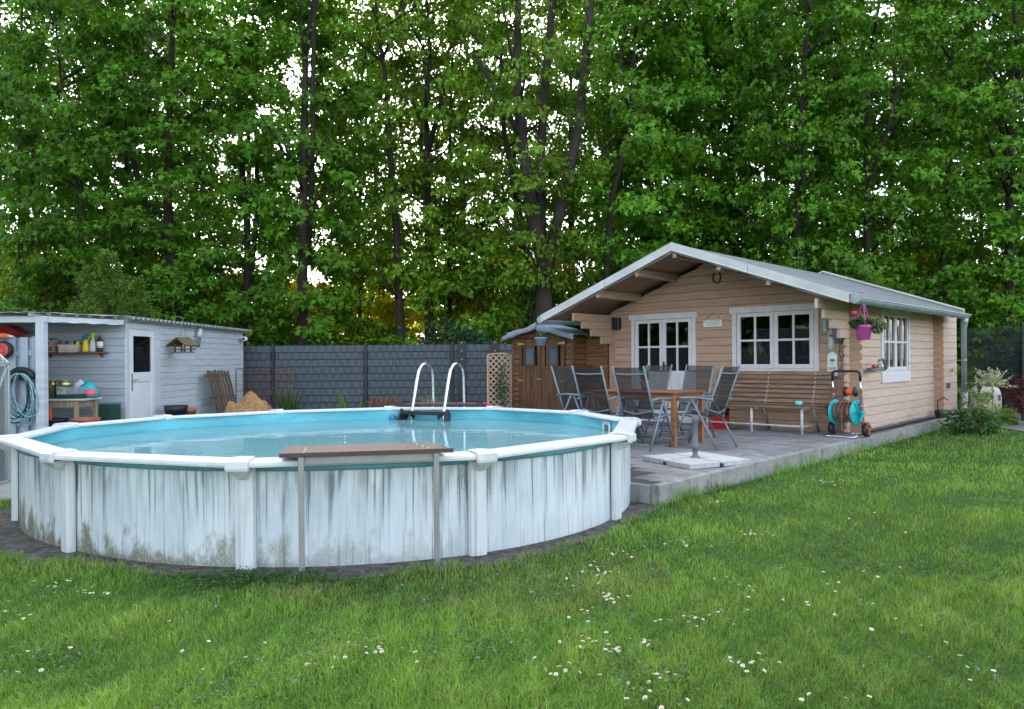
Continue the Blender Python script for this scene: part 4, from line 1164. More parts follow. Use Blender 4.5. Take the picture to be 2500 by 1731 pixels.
m_ = MB(); m_.extr([Vector((0.045 * math.cos(a), -0.012, (0.05 if math.sin(a) < 0 else 0.27) + 0.045 * math.sin(a))) for a in np.linspace(0, 2 * PI, 18, endpoint=False)], (0, 0.01, 0)); part('plate', m_, MAT['zinc'], th_)
m_ = MB(); m_.lathe([(0.012, -0.02), (0.012, -0.012)], (0, 0, 0.23), 10, axis='y'); m_.rng(-0.03, 0.03, -0.02, -0.0125, 0.205, 0.225); part('gauge', m_, MAT['rust'], th_)
m_ = MB(); m_.rng(-0.006, 0.006, -0.016, -0.0125, 0.06, 0.19); part('scale', m_, MAT['sign_white'], th_)
bo_ = cab_thing('bottle_opener_board', 'white wooden bottle opener board reading BIER on the cabin wall', 'opener board', 0.12, -0.005, 1.08)
m_ = MB(); m_.extr([Vector(q) for q in ((-0.075, -0.018, 0.06), (0.075, -0.018, 0.06), (0.075, -0.018, 0.33), (0.04, -0.018, 0.37), (0.0, -0.018, 0.385), (-0.04, -0.018, 0.37), (-0.075, -0.018, 0.33))][::-1], (0, 0.016, 0)); part('board', m_, MAT['sign_white'], bo_)
m_ = MB(); m_.rng(-0.095, 0.095, -0.07, -0.0, 0.0, 0.058); part('catch_box', m_, MAT['sign_white'], bo_)
m_ = MB(); m_.lathe([(0.03, -0.03), (0.026, -0.02)], (0, 0, 0.25), 12, axis='y'); m_.rng(-0.045, 0.045, -0.03, -0.0185, 0.24, 0.262); part('opener', m_, MAT['iron_rod'], bo_)
def lettering(name, text, size, parent, loc, mat, rx=PI / 2, rz=0.0):
    cu = bpy.data.curves.new(name, 'FONT'); cu.body = text; cu.size = size; cu.extrude = 0.0006; cu.align_x = 'CENTER'
    cu.materials.append(mat)
    tmp = bpy.data.objects.new(name, cu); COL.objects.link(tmp)
    me = bpy.data.meshes.new_from_object(tmp); me.name = name
    bpy.data.objects.remove(tmp)
    o = bpy.data.objects.new(name, me); COL.objects.link(o); o.parent = parent
    o.location = loc; o.rotation_euler = (rx, 0, rz)
    return o
lettering('lettering', 'BIER', 0.062, bo_, (0, -0.0195, 0.1), MAT['ink'])
for z_, w_ in ((0.2, 0.05), (0.175, 0.035), (0.08, 0.045)):
    m_ = MB(); m_.rng(-w_, w_ * 0.8, -0.0195, -0.0183, z_, z_ + 0.006); part('printed_line', m_, MAT['ink'], bo_)
lb_ = cab_thing('wall_lamp_box', 'dark grey plastic lamp box with hanging cables under the right eave', 'lamp', 0.24, -0.008, 1.62)
m_ = MB(); m_.lathe([(0.07, 0.0), (0.085, 0.06), (0.1, 0.2), (0.1, 0.22), (0.03, 0.225)], (0, -0.07, 0.0), 14, sy=0.65); part('housing', m_, MAT['grey_plastic'], lb_)
m_ = MB(); m_.bar((-0.09, -0.03, 0.05), (-0.09, -0.03, 0.38), 0.035, 0.02, 0.004, (0, 1, 0)); part('mount', m_, MAT['black_plastic'], lb_)
m_ = MB(); m_.tube([(0.02, -0.06, 0.0), (0.0, -0.04, -0.2), (0.03, -0.04, -0.27), (0.07, -0.04, -0.18), (0.09, -0.05, 0.2)], 0.006, 6)
m_.tube([(0.03, -0.04, -0.27), (0.03, -0.03, -0.38), (-0.02, -0.02, -0.48), (-0.09, -0.01, -0.52)], 0.004, 5); part('cable', m_, MAT['black_plastic'], lb_)
wc = cab_thing('wind_chime', 'pale blue wind chime discs hanging at the cabin corner under the eave', 'wind chime', 0.03, -0.1, 1.95)
for i in range(4):
    m_ = MB(); m_.lathe([(0.028, -0.004), (0.028, 0.004)], (0.012 * (i % 2), 0, -0.045 * i), 10, axis='y'); part('disc', m_, MAT['cyan_glaze'], wc)
m_ = MB(); m_.tube([(0, 0, -0.15), (0, 0.0, 0.22)], 0.0025, 4); part('string', m_, MAT['ink'], wc)
spk = cab_thing('lawn_sprinkler', 'grey and red lawn sprinkler hooked on the cabin side wall before the small window', 'sprinkler', 0.55, 0.75, 1.12)
m_ = MB(); m_.tube([(0.0, -0.02, 0.06), (0.02, 0.04, 0.2), (0.05, 0.12, 0.22), (0.08, 0.2, 0.06)], 0.02, 8); part('arch', m_, MAT['grey_plastic'], spk)
m_ = MB(); m_.bar((-0.05, -0.22, 0.05), (0.02, 0.22, 0.06), 0.1, 0.06, 0.012); part('body', m_, MAT['grey_plastic'], spk)
m_ = MB(); m_.bar((0.0, -0.16, 0.09), (0.03, 0.06, 0.19), 0.02, 0.02, 0.004); part('spray_bar', m_, MAT['zinc'], spk)
m_ = MB(); m_.lathe([(0.03, -0.03), (0.035, 0.0), (0.02, 0.03)], (0.0, -0.16, 0.1), 10, axis='y'); part('red_coupling', m_, MAT['red'], spk)
m_ = MB(); m_.bar((-0.16, 0.0, 0.03), (-0.02, 0.0, 0.03), 0.04, 0.03); part('hook', m_, MAT['iron_rod'], spk)
tp = cab_thing('garden_tap', 'small brass tap with red lever on the rear board wall', 'tap', 0.54, 5.35, 1.05)
m_ = MB(); m_.tube([(0.0, 0, 0.02), (0.08, 0, 0.02), (0.1, 0, -0.03)], 0.012, 7); part('spout', m_, MAT['brass'], tp)
m_ = MB(); m_.bar((0.05, 0, 0.03), (0.05, 0.0, 0.06), 0.012, 0.012); m_.bar((0.05, -0.06, 0.065), (0.05, 0.07, 0.075), 0.015, 0.01); part('lever', m_, MAT['red'], tp)
sk_ = cab_thing('wall_socket', 'grey outdoor wall socket low on the rear board wall', 'socket', 0.54, 5.1, 0.78)
m_ = MB(); m_.bar((0.03, 0, -0.05), (0.03, 0, 0.05), 0.09, 0.06, 0.008, (1, 0, 0)); part('box', m_, MAT['grey_plastic'], sk_)
m_ = MB(); m_.bar((0.066, 0, -0.035), (0.066, 0, 0.035), 0.07, 0.01, 0.003, (1, 0, 0)); part('lid', m_, MAT['zinc'], sk_)

# hanging flower pots
hp = thing('hanging_flower_pot', 'pink plastic hanging pot with geraniums on the cabin gutter', 'hanging pot', CW(0.92, -1.02, 1.62))
m_ = MB(); m_.lathe([(0.085, 0.0), (0.115, 0.17), (0.125, 0.172), (0.13, 0.21), (0.118, 0.21), (0.11, 0.18), (0.01, 0.18)], (0, 0, 0), 22); part('pot', m_, MAT['pink'], hp)
m_ = MB()
for a in (0.3, 2.4, 4.5): m_.tube([(0.12 * math.cos(a), 0.12 * math.sin(a), 0.2), (0.02 * math.cos(a), 0.02 * math.sin(a), 0.5), (0, 0, 0.56)], 0.006, 6)
m_.tube([(0, 0, 0.55), (0, 0, 0.6), (0.02, 0.0, 0.64), (0.02, 0, 0.67), (-0.01, 0, 0.685), (-0.045, 0, 0.66)], 0.01, 7); part('hanger', m_, MAT['pink'], hp)
V_ = blob_leaves('foliage', 420, (-0.04, 0, 0.24), (0.15, 0.12, 0.07), 0.055, (0.04, 0.1, 0.03), MAT['leaf_shrub'], 'maple', shell=0.1)
link('foliage', V_, hp)
link('trailing_ivy', blob_leaves('trailing_ivy', 260, (0.17, -0.06, 0.2), (0.14, 0.1, 0.1), 0.05, (0.13, 0.18, 0.07), MAT['leaf_shrub'], 'maple', shell=0.1), hp)
m_ = MB(); m_.tube([(-0.1, 0, 0.2), (-0.15, -0.05, 0.36)], 0.004, 5); m_.lathe([(0.012, -0.01), (0.028, 0.01), (0.035, 0.03), (0.025, 0.045), (0.004, 0.05)], (-0.15, -0.05, 0.36), 10); part('bloom', m_, MAT['pink_flower'], hp)
hb = thing('hanging_flower_pot', 'blue grey hanging pot with green plant in front of the brown closet', 'hanging pot', CW(-4.84, -1.33, 1.65))
m_ = MB(); m_.lathe([(0.075, 0.0), (0.11, 0.12), (0.118, 0.122), (0.122, 0.15), (0.11, 0.15), (0.1, 0.13), (0.01, 0.13)], (0, 0, 0), 20); part('pot', m_, MAT['blue_grey'], hb)
m_ = MB()
for a in (0.3, 2.4, 4.5): m_.tube([(0.11 * math.cos(a), 0.11 * math.sin(a), 0.15), (0.005, 0, 0.52)], 0.004, 5)
part('hanger', m_, MAT['blue_grey'], hb)
link('foliage', blob_leaves('foliage', 240, (0.01, 0, 0.2), (0.09, 0.09, 0.08), 0.045, (0.11, 0.19, 0.06), MAT['leaf_shrub'], 'maple', shell=0.1), hb)

# hose reel cart
hr = thing('hose_reel_cart', 'turquoise hose reel cart with orange hose beside the cabin corner', 'hose reel', CW(0.47, -0.45, TZ), CAB_RZ - math.radians(10))
for sx in (-0.17, 0.17):
    m_ = MB(); m_.lathe([(0.05, -0.012), (0.17, -0.012), (0.19, -0.006), (0.19, 0.006), (0.17, 0.012), (0.05, 0.012)], (sx, 0, 0.37), 28, axis='x'); do_ = part('drum_disc', m_, MAT['turquoise'], hr)
    for k in range(6):
        a = k * PI / 3
        m2 = MB(); s_ = 1 if sx > 0 else -1
        m2.bar((sx + 0.016 * s_, 0.06 * math.cos(a), 0.37 + 0.06 * math.sin(a)), (sx + 0.016 * s_, 0.165 * math.cos(a), 0.37 + 0.165 * math.sin(a)), 0.02, 0.008)
        part('spoke', m2, MAT['turquoise'], do_)
for k in range(14):
    m_ = MB(); r = 0.115 + 0.018 * (k % 3)
    m_.tube([(-0.14 + k * 0.0215 + 0.006 * math.sin(a * 2), r * math.cos(a), 0.37 + r * math.sin(a)) for a in np.linspace(0, 2 * PI, 20)], 0.0095, 6); part('hose_coil', m_, MAT['hose_brown'], hr)
m_ = MB(); m_.tube([(0.0, -0.14, 0.42), (0.03, -0.17, 0.3), (0.02, -0.15, 0.12), (0.1, -0.16, 0.03), (0.2, -0.1, 0.05), (0.17, -0.05, 0.2)], 0.0095, 6); part('hose_end', m_, MAT['hose_brown'], hr)
for sx in (-0.22, 0.22):
    m_ = MB(); m_.tube([(sx, 0.1, 0.06), (sx, 0.06, 0.4), (sx, 0.04, 0.62)], 0.026, 8); part('side_frame', m_, MAT['grey_plastic'], hr)
    m_ = MB(); m_.tube([(sx, 0.04, 0.6), (sx, 0.02, 0.86)], 0.014, 8); part('handle_tube', m_, MAT['steel'], hr)
    for z_ in (0.46, 0.63):
        m_ = MB(); m_.tube([(sx, 0.045, z_ - 0.02), (sx, 0.043, z_ + 0.02)], 0.024, 8); part('orange_collar', m_, MAT['orange'], hr)
m_ = MB(); m_.tube([(-0.22, 0.02, 0.84), (-0.22, 0.01, 0.95), (-0.18, 0.01, 0.985), (0.18, 0.01, 0.985), (0.22, 0.01, 0.95), (0.22, 0.02, 0.84)], 0.019, 8); part('grip', m_, MAT['black_plastic'], hr)
m_ = MB(); m_.lathe([(0.03, -0.09), (0.075, -0.085), (0.075, -0.07), (0.05, -0.06), (0.05, 0.06), (0.075, 0.07), (0.075, 0.085), (0.03, 0.09)], (0.08, 0.0, 0.68), 16, axis='x'); part('accessory_spool', m_, MAT['black_plastic'], hr)
m_ = MB(); m_.lathe([(0.052, -0.058), (0.055, 0.0), (0.052, 0.058)], (0.08, 0.0, 0.68), 16, axis='x'); part('spool_core', m_, MAT['orange'], hr)
for sx in (-0.27, 0.27):
    m_ = MB(); m_.lathe([(0.06, -0.03), (0.1, -0.026), (0.105, 0), (0.1, 0.026), (0.06, 0.03)], (sx, 0.1, 0.108), 20, axis='x'); wo = part('wheel', m_, MAT['black_plastic'], hr)
    for k in range(3):
        a = k * 2 * PI / 3 + 0.5
        m2 = MB(); s_ = 1 if sx > 0 else -1
        m2.bar((sx + 0.034 * s_, 0.1, 0.108), (sx + 0.034 * s_, 0.1 + 0.07 * math.cos(a), 0.108 + 0.07 * math.sin(a)), 0.035, 0.014); part('spoke', m2, MAT['orange'], wo)
m_ = MB(); m_.tube([(-0.23, 0.06, 0.05), (-0.23, -0.2, 0.014), (-0.2, -0.22, 0.012), (0.2, -0.22, 0.012), (0.23, -0.2, 0.014), (0.23, 0.06, 0.05)], 0.012, 8); part('foot_bar', m_, MAT['steel'], hr)
m_ = MB(); m_.tube([(0.22, 0.0, 0.37), (0.29, 0.0, 0.37)], 0.03, 8); m_.bar((0.27, 0.0, 0.37), (0.27, -0.08, 0.24), 0.04, 0.02, 0.005); part('crank', m_, MAT['turquoise'], hr)
m_ = MB(); m_.tube([(0.27, -0.08, 0.24), (0.4, -0.08, 0.235)], 0.016, 8); part('crank_grip', m_, MAT['orange'], hr)
m_ = MB(); m_.tube([(-0.27, 0.0, 0.3), (-0.27, -0.02, 0.42), (-0.24, 0.02, 0.5)], [0.03, 0.022, 0.016], 8); part('spray_gun', m_, MAT['black_plastic'], hr)
for z_ in (0.38, 0.5):
    m_ = MB(); m_.tube([(-0.25, 0.0, z_ - 0.02), (-0.245, 0.01, z_ + 0.025)], 0.026, 8); part('orange_collar', m_, MAT['orange'], hr)
m_ = MB(); m_.tube([(-0.25, 0.02, 0.52), (-0.15, 0.0, 0.6), (0.0, -0.01, 0.61), (0.06, 0, 0.62)], 0.007, 6); part('feed_hose', m_, MAT['dark_green'], hr)

# ------------------------------------------------------------------ brown garden closet and trellis
gc = thing('garden_closet', 'small dark brown wooden closet with double doors and sagging blue felt roof', 'closet', CW(-5.42, -0.65, 0), CAB_RZ)
GW = 0.82
for sx in (-1, 1):
    m_ = MB(); m_.bar((sx * (GW - 0.03), 0.03, 0), (sx * (GW - 0.03), 0.03, 1.82), 0.06, 0.06, 0.005); part('corner_post', m_, MAT['closet_door'], gc)
for i in range(16):
    zz = 0.06 + i * 0.11
    for (a, b) in ((-GW + 0.062, -0.62), (0.62, GW - 0.062)):
        m_ = MB(); m_.bar((a, 0.02, zz + 0.05), (b, 0.02, zz + 0.05), 0.02, 0.106, 0.012); part('cladding_board', m_, MAT['closet_wood'], gc)
    m_ = MB(); m_.bar((GW - 0.012, 0.064, zz + 0.05), (GW - 0.012, 0.5, zz + 0.05), 0.02, 0.106, 0.012); part('cladding_board', m_, MAT['closet_wood'], gc)
m_ = MB(); m_.extr([Vector((-GW + 0.02, 0.015, 1.82)), Vector((GW - 0.02, 0.015, 1.82)), Vector((0, 0.015, 2.04))], (0, 0.03, 0)); part('gable_panel', m_, MAT['closet_wood'], gc)
m_ = MB(); m_.rng(GW, GW + 0.5, 0.42, 0.46, 0.0, 1.78); part('dark_gap_panel', m_, MAT['closet_wood'], gc)  # added panel, stands in for the dark shade in the gap beside the cabin
m_ = MB(); m_.rng(-GW + 0.03, GW - 0.03, 0.06, 0.5, 0.02, 1.8); part('core', m_, MAT['dark'], gc)
for s_ in (-1, 1):
    x0, x1 = (-0.61, -0.005) if s_ < 0 else (0.005, 0.61)
    frm = MB(); cx = (x0 + x1) / 2
    for (a, b, c_, d_) in ((cx - 0.15, cx - 0.11, 1.24, 1.66), (cx + 0.11, cx + 0.15, 1.24, 1.66), (cx - 0.11, cx + 0.11, 1.62, 1.66), (cx - 0.11, cx + 0.11, 1.24, 1.28)): frm.rng(a, b, -0.03, 0.0, c_, d_)
    do_ = part('door', frm, MAT['closet_door'], gc)
    n = 6; wd = (x1 - x0) / n
    for i in range(n):
        a, b = x0 + i * wd, x0 + (i + 1) * wd
        segs = [(0.05, 1.8)] if not (b > cx - 0.11 and a < cx + 0.11) else [(0.05, 1.25), (1.65, 1.8)]
        for (za, zb) in segs:
            m_ = MB(); m_.bar(((a + b) / 2, -0.003, za), ((a + b) / 2, -0.003, zb), wd - 0.005, 0.022, 0.004, (0, 1, 0)); part('door_board', m_, MAT['closet_door'], do_)
    m_ = MB(); m_.quad((cx - 0.112, -0.006, 1.278), (cx + 0.112, -0.006, 1.278), (cx + 0.112, -0.006, 1.622), (cx - 0.112, -0.006, 1.622)); part('pane', m_, MAT['pane_film'], do_)
    for hz in (0.95, 1.7):
        m_ = MB(); hx = x0 if s_ < 0 else x1
        m_.extr([Vector((hx, -0.022, hz - 0.025)), Vector((hx, -0.022, hz + 0.025)), Vector((hx - s_ * 0.16, -0.022, hz + 0.008)), Vector((hx - s_ * 0.16, -0.022, hz - 0.008))], (0, 0.006, 0)); m_.bar((hx + s_ * 0.006, -0.019, hz - 0.04), (hx + s_ * 0.006, -0.019, hz + 0.04), 0.02, 0.008, 0, (0, 1, 0)); part('hinge', m_, MAT['brass'], do_)
m_ = MB(); m_.bar((-0.1, -0.028, 0.98), (0.03, -0.028, 0.98), 0.012, 0.02); m_.tube([(-0.04, -0.03, 0.96), (-0.04, -0.05, 0.98), (-0.04, -0.03, 1.0)], 0.006, 5); part('latch', m_, MAT['brass'], gc)
m_ = MB(); m_.bar((-0.02, -0.028, 1.69), (-0.02, -0.028, 1.8), 0.012, 0.02, 0, (0, 1, 0)); part('bolt', m_, MAT['iron_rod'], gc)
# sagging felt roof: two lofted sheets
for s_ in (-1, 1):
    m_ = MB(); rows_ = []
    for j in range(7):
        f = j / 6; yy = -0.16 + f * 0.8
        row_ = []
        for i in range(9):
            g = i / 8
            x = s_ * g * (GW + 0.13)
            zz = 2.1 - 0.24 * g - 0.018 * math.sin(g * 9 + s_) * (1 if j < 2 else 0.3) - (0.0 if j > 0 else 0)
            row_.append(Vector((x, yy, zz)))
        rows_.append(row_)
    skirt = [q + Vector((0, -0.012 - 0.01 * math.sin(i * 2.3), -0.085 - 0.035 * (math.sin(i * 0.7 + s_ * 2) ** 2) - (0.05 if s_ > 0 and i in (1, 2) else 0))) for i, q in enumerate(rows_[0])]
    rows_ = [skirt] + rows_
    m_.loft(rows_, 0, True, cap=False, close=False)
    o = part('roof_felt', m_, MAT['felt_blue'], gc)
    md = o.modifiers.new('thick', 'SOLIDIFY'); md.thickness = 0.012
pol = MB(); pol.tube([(-1.2, 0.3, 1.95), (-0.5, 0.25, 2.02)], 0.013, 7)
po_ = link('pool_net_pole', pol.mesh('pool_net_pole', MAT['white_paint']), None, CW(-5.42, -0.65, 0), CAB_RZ); tag(po_, 'white telescopic pole with blue tip lying on the closet roof', 'pole')
m_ = MB(); m_.tube([(-1.28, 0.31, 1.94), (-1.195, 0.3, 1.951)], 0.016, 7); part('tip', m_, MAT['blue'], po_)

tr_ = thing('trellis', 'pale wooden lattice trellis panel between the dark fence and brown closet', 'trellis', (-0.27, 16.1, 0))
TW, TH0, TH1 = 0.25, 0.2, 1.48
for sx in (-1, 1):
    m_ = MB(); m_.bar((sx * TW, 0, 0), (sx * TW, 0, TH1), 0.03, 0.03, 0.003); part('stile', m_, MAT['trellis'], tr_)
m_ = MB(); m_.tube([(-TW - 0.01, 0, TH1), (-0.1, 0, TH1 + 0.03), (0.1, 0, TH1 + 0.03), (TW + 0.01, 0, TH1)], 0.018, 6); part('top_rail', m_, MAT['trellis'], tr_)
m_ = MB(); m_.bar((-TW, 0, TH0), (TW, 0, TH0), 0.03, 0.03); part('bottom_rail', m_, MAT['trellis'], tr_)
hgt = TH1 - TH0
for s_ in (-1, 1):
    c0 = -hgt
    while c0 < 2 * TW:
        # line x = -TW + c0 + t, z = TH0 + t (mirrored for s_ = -1)
        t0 = max(0, -c0); t1 = min(hgt, 2 * TW - c0)
        if t1 - t0 > 0.05:
            m_ = MB(); m_.bar((s_ * (-TW + c0 + t0), 0.008 * s_, TH0 + t0), (s_ * (-TW + c0 + t1), 0.008 * s_, TH0 + t1), 0.012, 0.026, 0.002, (0, 0, 1)); part('lattice_slat', m_, MAT['trellis'], tr_)
        c0 += 0.125
cl = thing('climbing_rose', 'sparse climbing rose with pink blooms at the foot of the trellis', 'climber', (-0.3, 15.95, 0))
m_ = MB(); m_.tube([(0, 0, 0), (0.08, 0.02, 0.5), (0.02, 0.0, 0.9), (0.12, 0, 1.3)], 0.008, 5); part('stem', m_, MAT['dark_green'], cl)
link('foliage', blob_leaves('foliage', 260, (0.08, 0, 0.8), (0.14, 0.08, 0.5), 0.06, (0.07, 0.16, 0.04), MAT['leaf_shrub'], shell=0.05), cl)
for i, (x, z_) in enumerate(((-0.22, 0.42), (-0.28, 0.47), (0.0, 0.4), (0.1, 0.38), (-0.15, 0.4))):
    m_ = MB(); m_.lathe([(0.01, -0.03), (0.035, -0.01), (0.04, 0.015), (0.02, 0.03)], (x, -0.08, z_), 8); part('bloom', m_, MAT['pink_flower'], cl)

# ------------------------------------------------------------------ blue-grey shed on the left
SH = Vector((-6.93, 13.6, 0))
shed = thing('board_shed', 'pale blue-grey board shed with corrugated roof and white door on the left', 'shed', SH)
SHL, SHH = 5.95, 2.13
rs = random.Random(4)
bp = 0.128
z = 0.02
row = 0
while z < SHH - 0.02:
    z1 = min(z + bp, SHH)
    # side wall facing the pool (plane x = 0); the first 1.3 m carry the door and its surround
    joints = [1.32, 1.32 + rs.choice((1.4, 1.7, 2.4)), SHL] if row % 2 else [1.32, 3.0 + rs.choice((0.0, 0.6)), 4.5, SHL]
    joints = sorted(set(joints))
    for a, b in zip(joints[:-1], joints[1:]):
        m_ = MB(); m_.bar((-0.01, a + 0.0015, (z + z1) / 2), (-0.01, b - 0.0015, (z + z1) / 2), 0.02, z1 - z - 0.005, 0.003)
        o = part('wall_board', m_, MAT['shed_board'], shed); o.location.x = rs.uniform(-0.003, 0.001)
    # wall under the lean-to (plane y = 0)
    j2 = [-2.8, -0.9 - 0.3 * (row % 3), 0.0] if row % 3 else [-2.8, 0.0]
    for a, b in zip(j2[:-1], j2[1:]):
        m_ = MB(); m_.bar((a + 0.0015, 0.01, (z + z1) / 2), (b - 0.0015, 0.01, (z + z1) / 2), 0.02, z1 - z - 0.005, 0.003)
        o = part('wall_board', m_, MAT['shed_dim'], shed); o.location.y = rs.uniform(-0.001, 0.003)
    z = z1; row += 1
m_ = MB(); m_.rng(-2.8, -0.025, 0.025, SHL - 0.01, 0.0, SHH - 0.01); part('core', m_, MAT['shed_dim'], shed)
m_ = MB(); m_.rng(-0.02, 0.012, 0.0, 0.07, 0.0, SHH); part('corner_trim', m_, MAT['shed_board'], shed)
for (a, b, c_, d_) in ((0.07, 0.12, 0.0, SHH), (1.06, 1.318, 0.0, SHH), (0.12, 1.06, 2.0, SHH)):
    m_ = MB(); m_.rng(-0.02, 0.004, a, b, c_, d_); part('door_surround', m_, MAT['shed_board'], shed)
dm = MB()
dm.rng(-0.03, 0.014, 0.125, 0.24, 0.02, 1.99); dm.rng(-0.03, 0.014, 0.94, 1.055, 0.02, 1.99); dm.rng(-0.03, 0.0135, 0.24, 0.94, 1.87, 1.99); dm.rng(-0.03, 0.0135, 0.24, 0.94, 1.07, 1.2); dm.rng(-0.03, 0.006, 0.24, 0.94, 0.02, 1.07)
door = part('door', dm, MAT['white_paint'], shed)
m_ = MB(); m_.quad((-0.005, 0.235, 1.195), (-0.005, 0.945, 1.195), (-0.005, 0.945, 1.875), (-0.005, 0.235, 1.875)); part('pane', m_, MAT['pane'], door)
m_ = MB(); m_.rng(-0.024, -0.02, 0.24, 0.94, 1.2, 1.87); part('pane_backing', m_, MAT['dark'], door)
m_ = MB(); m_.rng(0.006, 0.02, 0.26, 0.92, 1.03, 1.05); part('moulding', m_, MAT['white_paint'], door)
m_ = MB(); m_.rng(0.015, 0.022, 0.165, 0.2, 0.86, 1.18); part('lock_plate', m_, MAT['iron_rod'], door)
m_ = MB(); m_.tube([(0.02, 0.183, 1.06), (0.06, 0.183, 1.06), (0.065, 0.3, 1.065)], 0.01, 6); part('handle', m_, MAT['iron_rod'], door)
# corrugated roof, ridges running across the shed
pitch, amp = 0.178, 0.026
nY = int((SHL + 0.35) / pitch * 8)
V, F = [], []
xs_ = [0.16, -1.4, -3.1]
for i in range(nY + 1):
    yy = -0.12 + i * pitch / 8
    dz = amp * math.cos(2 * PI * i / 8)
    for x in xs_: V.append((x, yy, SHH + 0.055 + dz + 0.01 * x))
k = len(xs_)
for i in range(nY):
    for j in range(k - 1):
        a = i * k + j; F.append((a, a + k, a + k + 1, a + 1))
me = bpy.data.meshes.new('corrugated_roof'); me.from_pydata(V, [], F); me.materials.append(MAT['fibre']); me.polygons.foreach_set('use_smooth', [True] * len(F)); me.update()
o = link('corrugated_roof', me, shed); md = o.modifiers.new('thick', 'SOLIDIFY'); md.thickness = 0.014
m_ = MB(); m_.bar((0.03, -0.05, SHH + 0.005), (0.03, SHL + 0.1, SHH + 0.005), 0.05, 0.045); part('eave_batten', m_, MAT['fibre'], shed)
m_ = MB(); m_.bar((-2.9, -0.035, SHH - 0.01), (0.0, -0.035, SHH - 0.01), 0.05, 0.1); part('fascia', m_, MAT['screen_board'], shed)

def shed_thing(name, label, cat, x, y, z, rz=0.0, group=None): return thing(name, label, cat, SH + Vector((x, y, z)), rz, group)
wl = shed_thing('wall_lamp', 'slanting grey and white tube lamp on the shed wall', 'lamp', 0.0, 2.85, 1.72, PI / 2)
m_ = MB(); m_.tube([(0.02, -0.1, 0.0), (0.09, -0.1, 0.2)], 0.05, 12); part('base', m_, MAT['grey_plastic'], wl)
m_ = MB(); m_.tube([(0.09, -0.1, 0.2), (0.155, -0.1, 0.38)], 0.05, 12); part('diffuser', m_, MAT['milky'], wl)
m_ = MB(); m_.tube([(0.155, -0.1, 0.38), (0.16, -0.1, 0.392)], 0.053, 12); part('cap', m_, MAT['grey_plastic'], wl)
m_ = MB(); m_.rng(0.02, 0.1, -0.09, 0.0, 0.02, 0.2); part('wall_plate', m_, MAT['zinc'], wl)
sc_ = shed_thing('security_camera', 'small white security camera on the far end of the shed wall', 'camera', 0.0, 5.7, 1.93)
m_ = MB(); m_.tube([(0.0, 0, 0.05), (0.09, 0, 0.05)], 0.035, 10); part('mount', m_, MAT['white_paint'], sc_)
m_ = MB(); m_.lathe([(0.015, -0.1), (0.055, -0.09), (0.06, 0.0), (0.05, 0.09), (0.02, 0.1)], (0.13, 0, 0.03), 12, axis='y'); part('body', m_, MAT['white_paint'], sc_)
m_ = MB(); m_.lathe([(0.035, -0.106), (0.035, -0.09)], (0.13, 0, 0.03), 12, axis='y'); part('lens', m_, MAT['ink'], sc_)
# hanging bird feeder
bf = thing('bird_feeder', 'weathered wooden bird feeder house hanging from the shed eave', 'bird feeder', (-6.62, 15.25, 1.57), -0.3)
m_ = MB(); m_.rng(-0.15, 0.15, -0.12, 0.12, 0.0, 0.02); part('floor', m_, MAT['thatch'], bf)
bf.scale = (1.15, 1.15, 1.15)
for sx in (-1, 1):
    for sy in (-1, 1):
        m_ = MB(); m_.bar((sx * 0.1, sy * 0.08, 0.02), (sx * 0.1, sy * 0.08, 0.15), 0.025, 0.025); part('post', m_, MAT['thatch'], bf)
    m_ = MB(); m_.bar((sx * 0.15, -0.13, 0.06), (sx * 0.15, 0.13, 0.06), 0.014, 0.02); part('perch', m_, MAT['thatch'], bf)
    for i in range(4):
        y0 = -0.17 + i * 0.085
        m_ = MB(); m_.bar((0, y0 + 0.0425, 0.26), (sx * 0.21, y0 + 0.0425, 0.12), 0.082, 0.024, 0.002, (0, 0, 1)); part('roof_slat', m_, MAT['thatch'], bf)
    m_ = MB(); m_.bar((-0.15, sx * 0.125, 0.06), (0.15, sx * 0.125, 0.06), 0.014, 0.02); part('perch', m_, MAT['thatch'], bf)
m_ = MB(); m_.tube([(0, -0.08, 0.26), (0, 0, 0.6), (0, 0.08, 0.26)], 0.004, 5); m_.tube([(0, 0, 0.6), (-0.05, 0.03, 0.62), (-0.09, 0.0, 0.64)], 0.006, 5); part('hanger', m_, MAT['iron_rod'], bf)

# planters by the shed wall
pb = thing('planter', 'black plastic planter against the shed wall beside the door', 'planter', (-6.55, 14.75, 0))
m_ = MB(); m_.lathe([(0.15, 0.0), (0.2, 0.3), (0.205, 0.301), (0.225, 0.42), (0.21, 0.42), (0.19, 0.38), (0.01, 0.38)], (0, 0, 0.12), 22); m_.lathe([(0.13, 0.0), (0.14, 0.13)], (0, 0, 0), 18); part('tub', m_, MAT['black_plastic'], pb)
pc = thing('planter', 'terracotta coloured pot behind the black planter at the shed wall', 'planter', (-6.55, 15.3, 0))
m_ = MB(); m_.lathe([(0.1, 0.0), (0.15, 0.38), (0.165, 0.381), (0.17, 0.45), (0.155, 0.45), (0.14, 0.4), (0.01, 0.4)], (0, 0, 0), 20); part('tub', m_, MAT['terracotta'], pc)
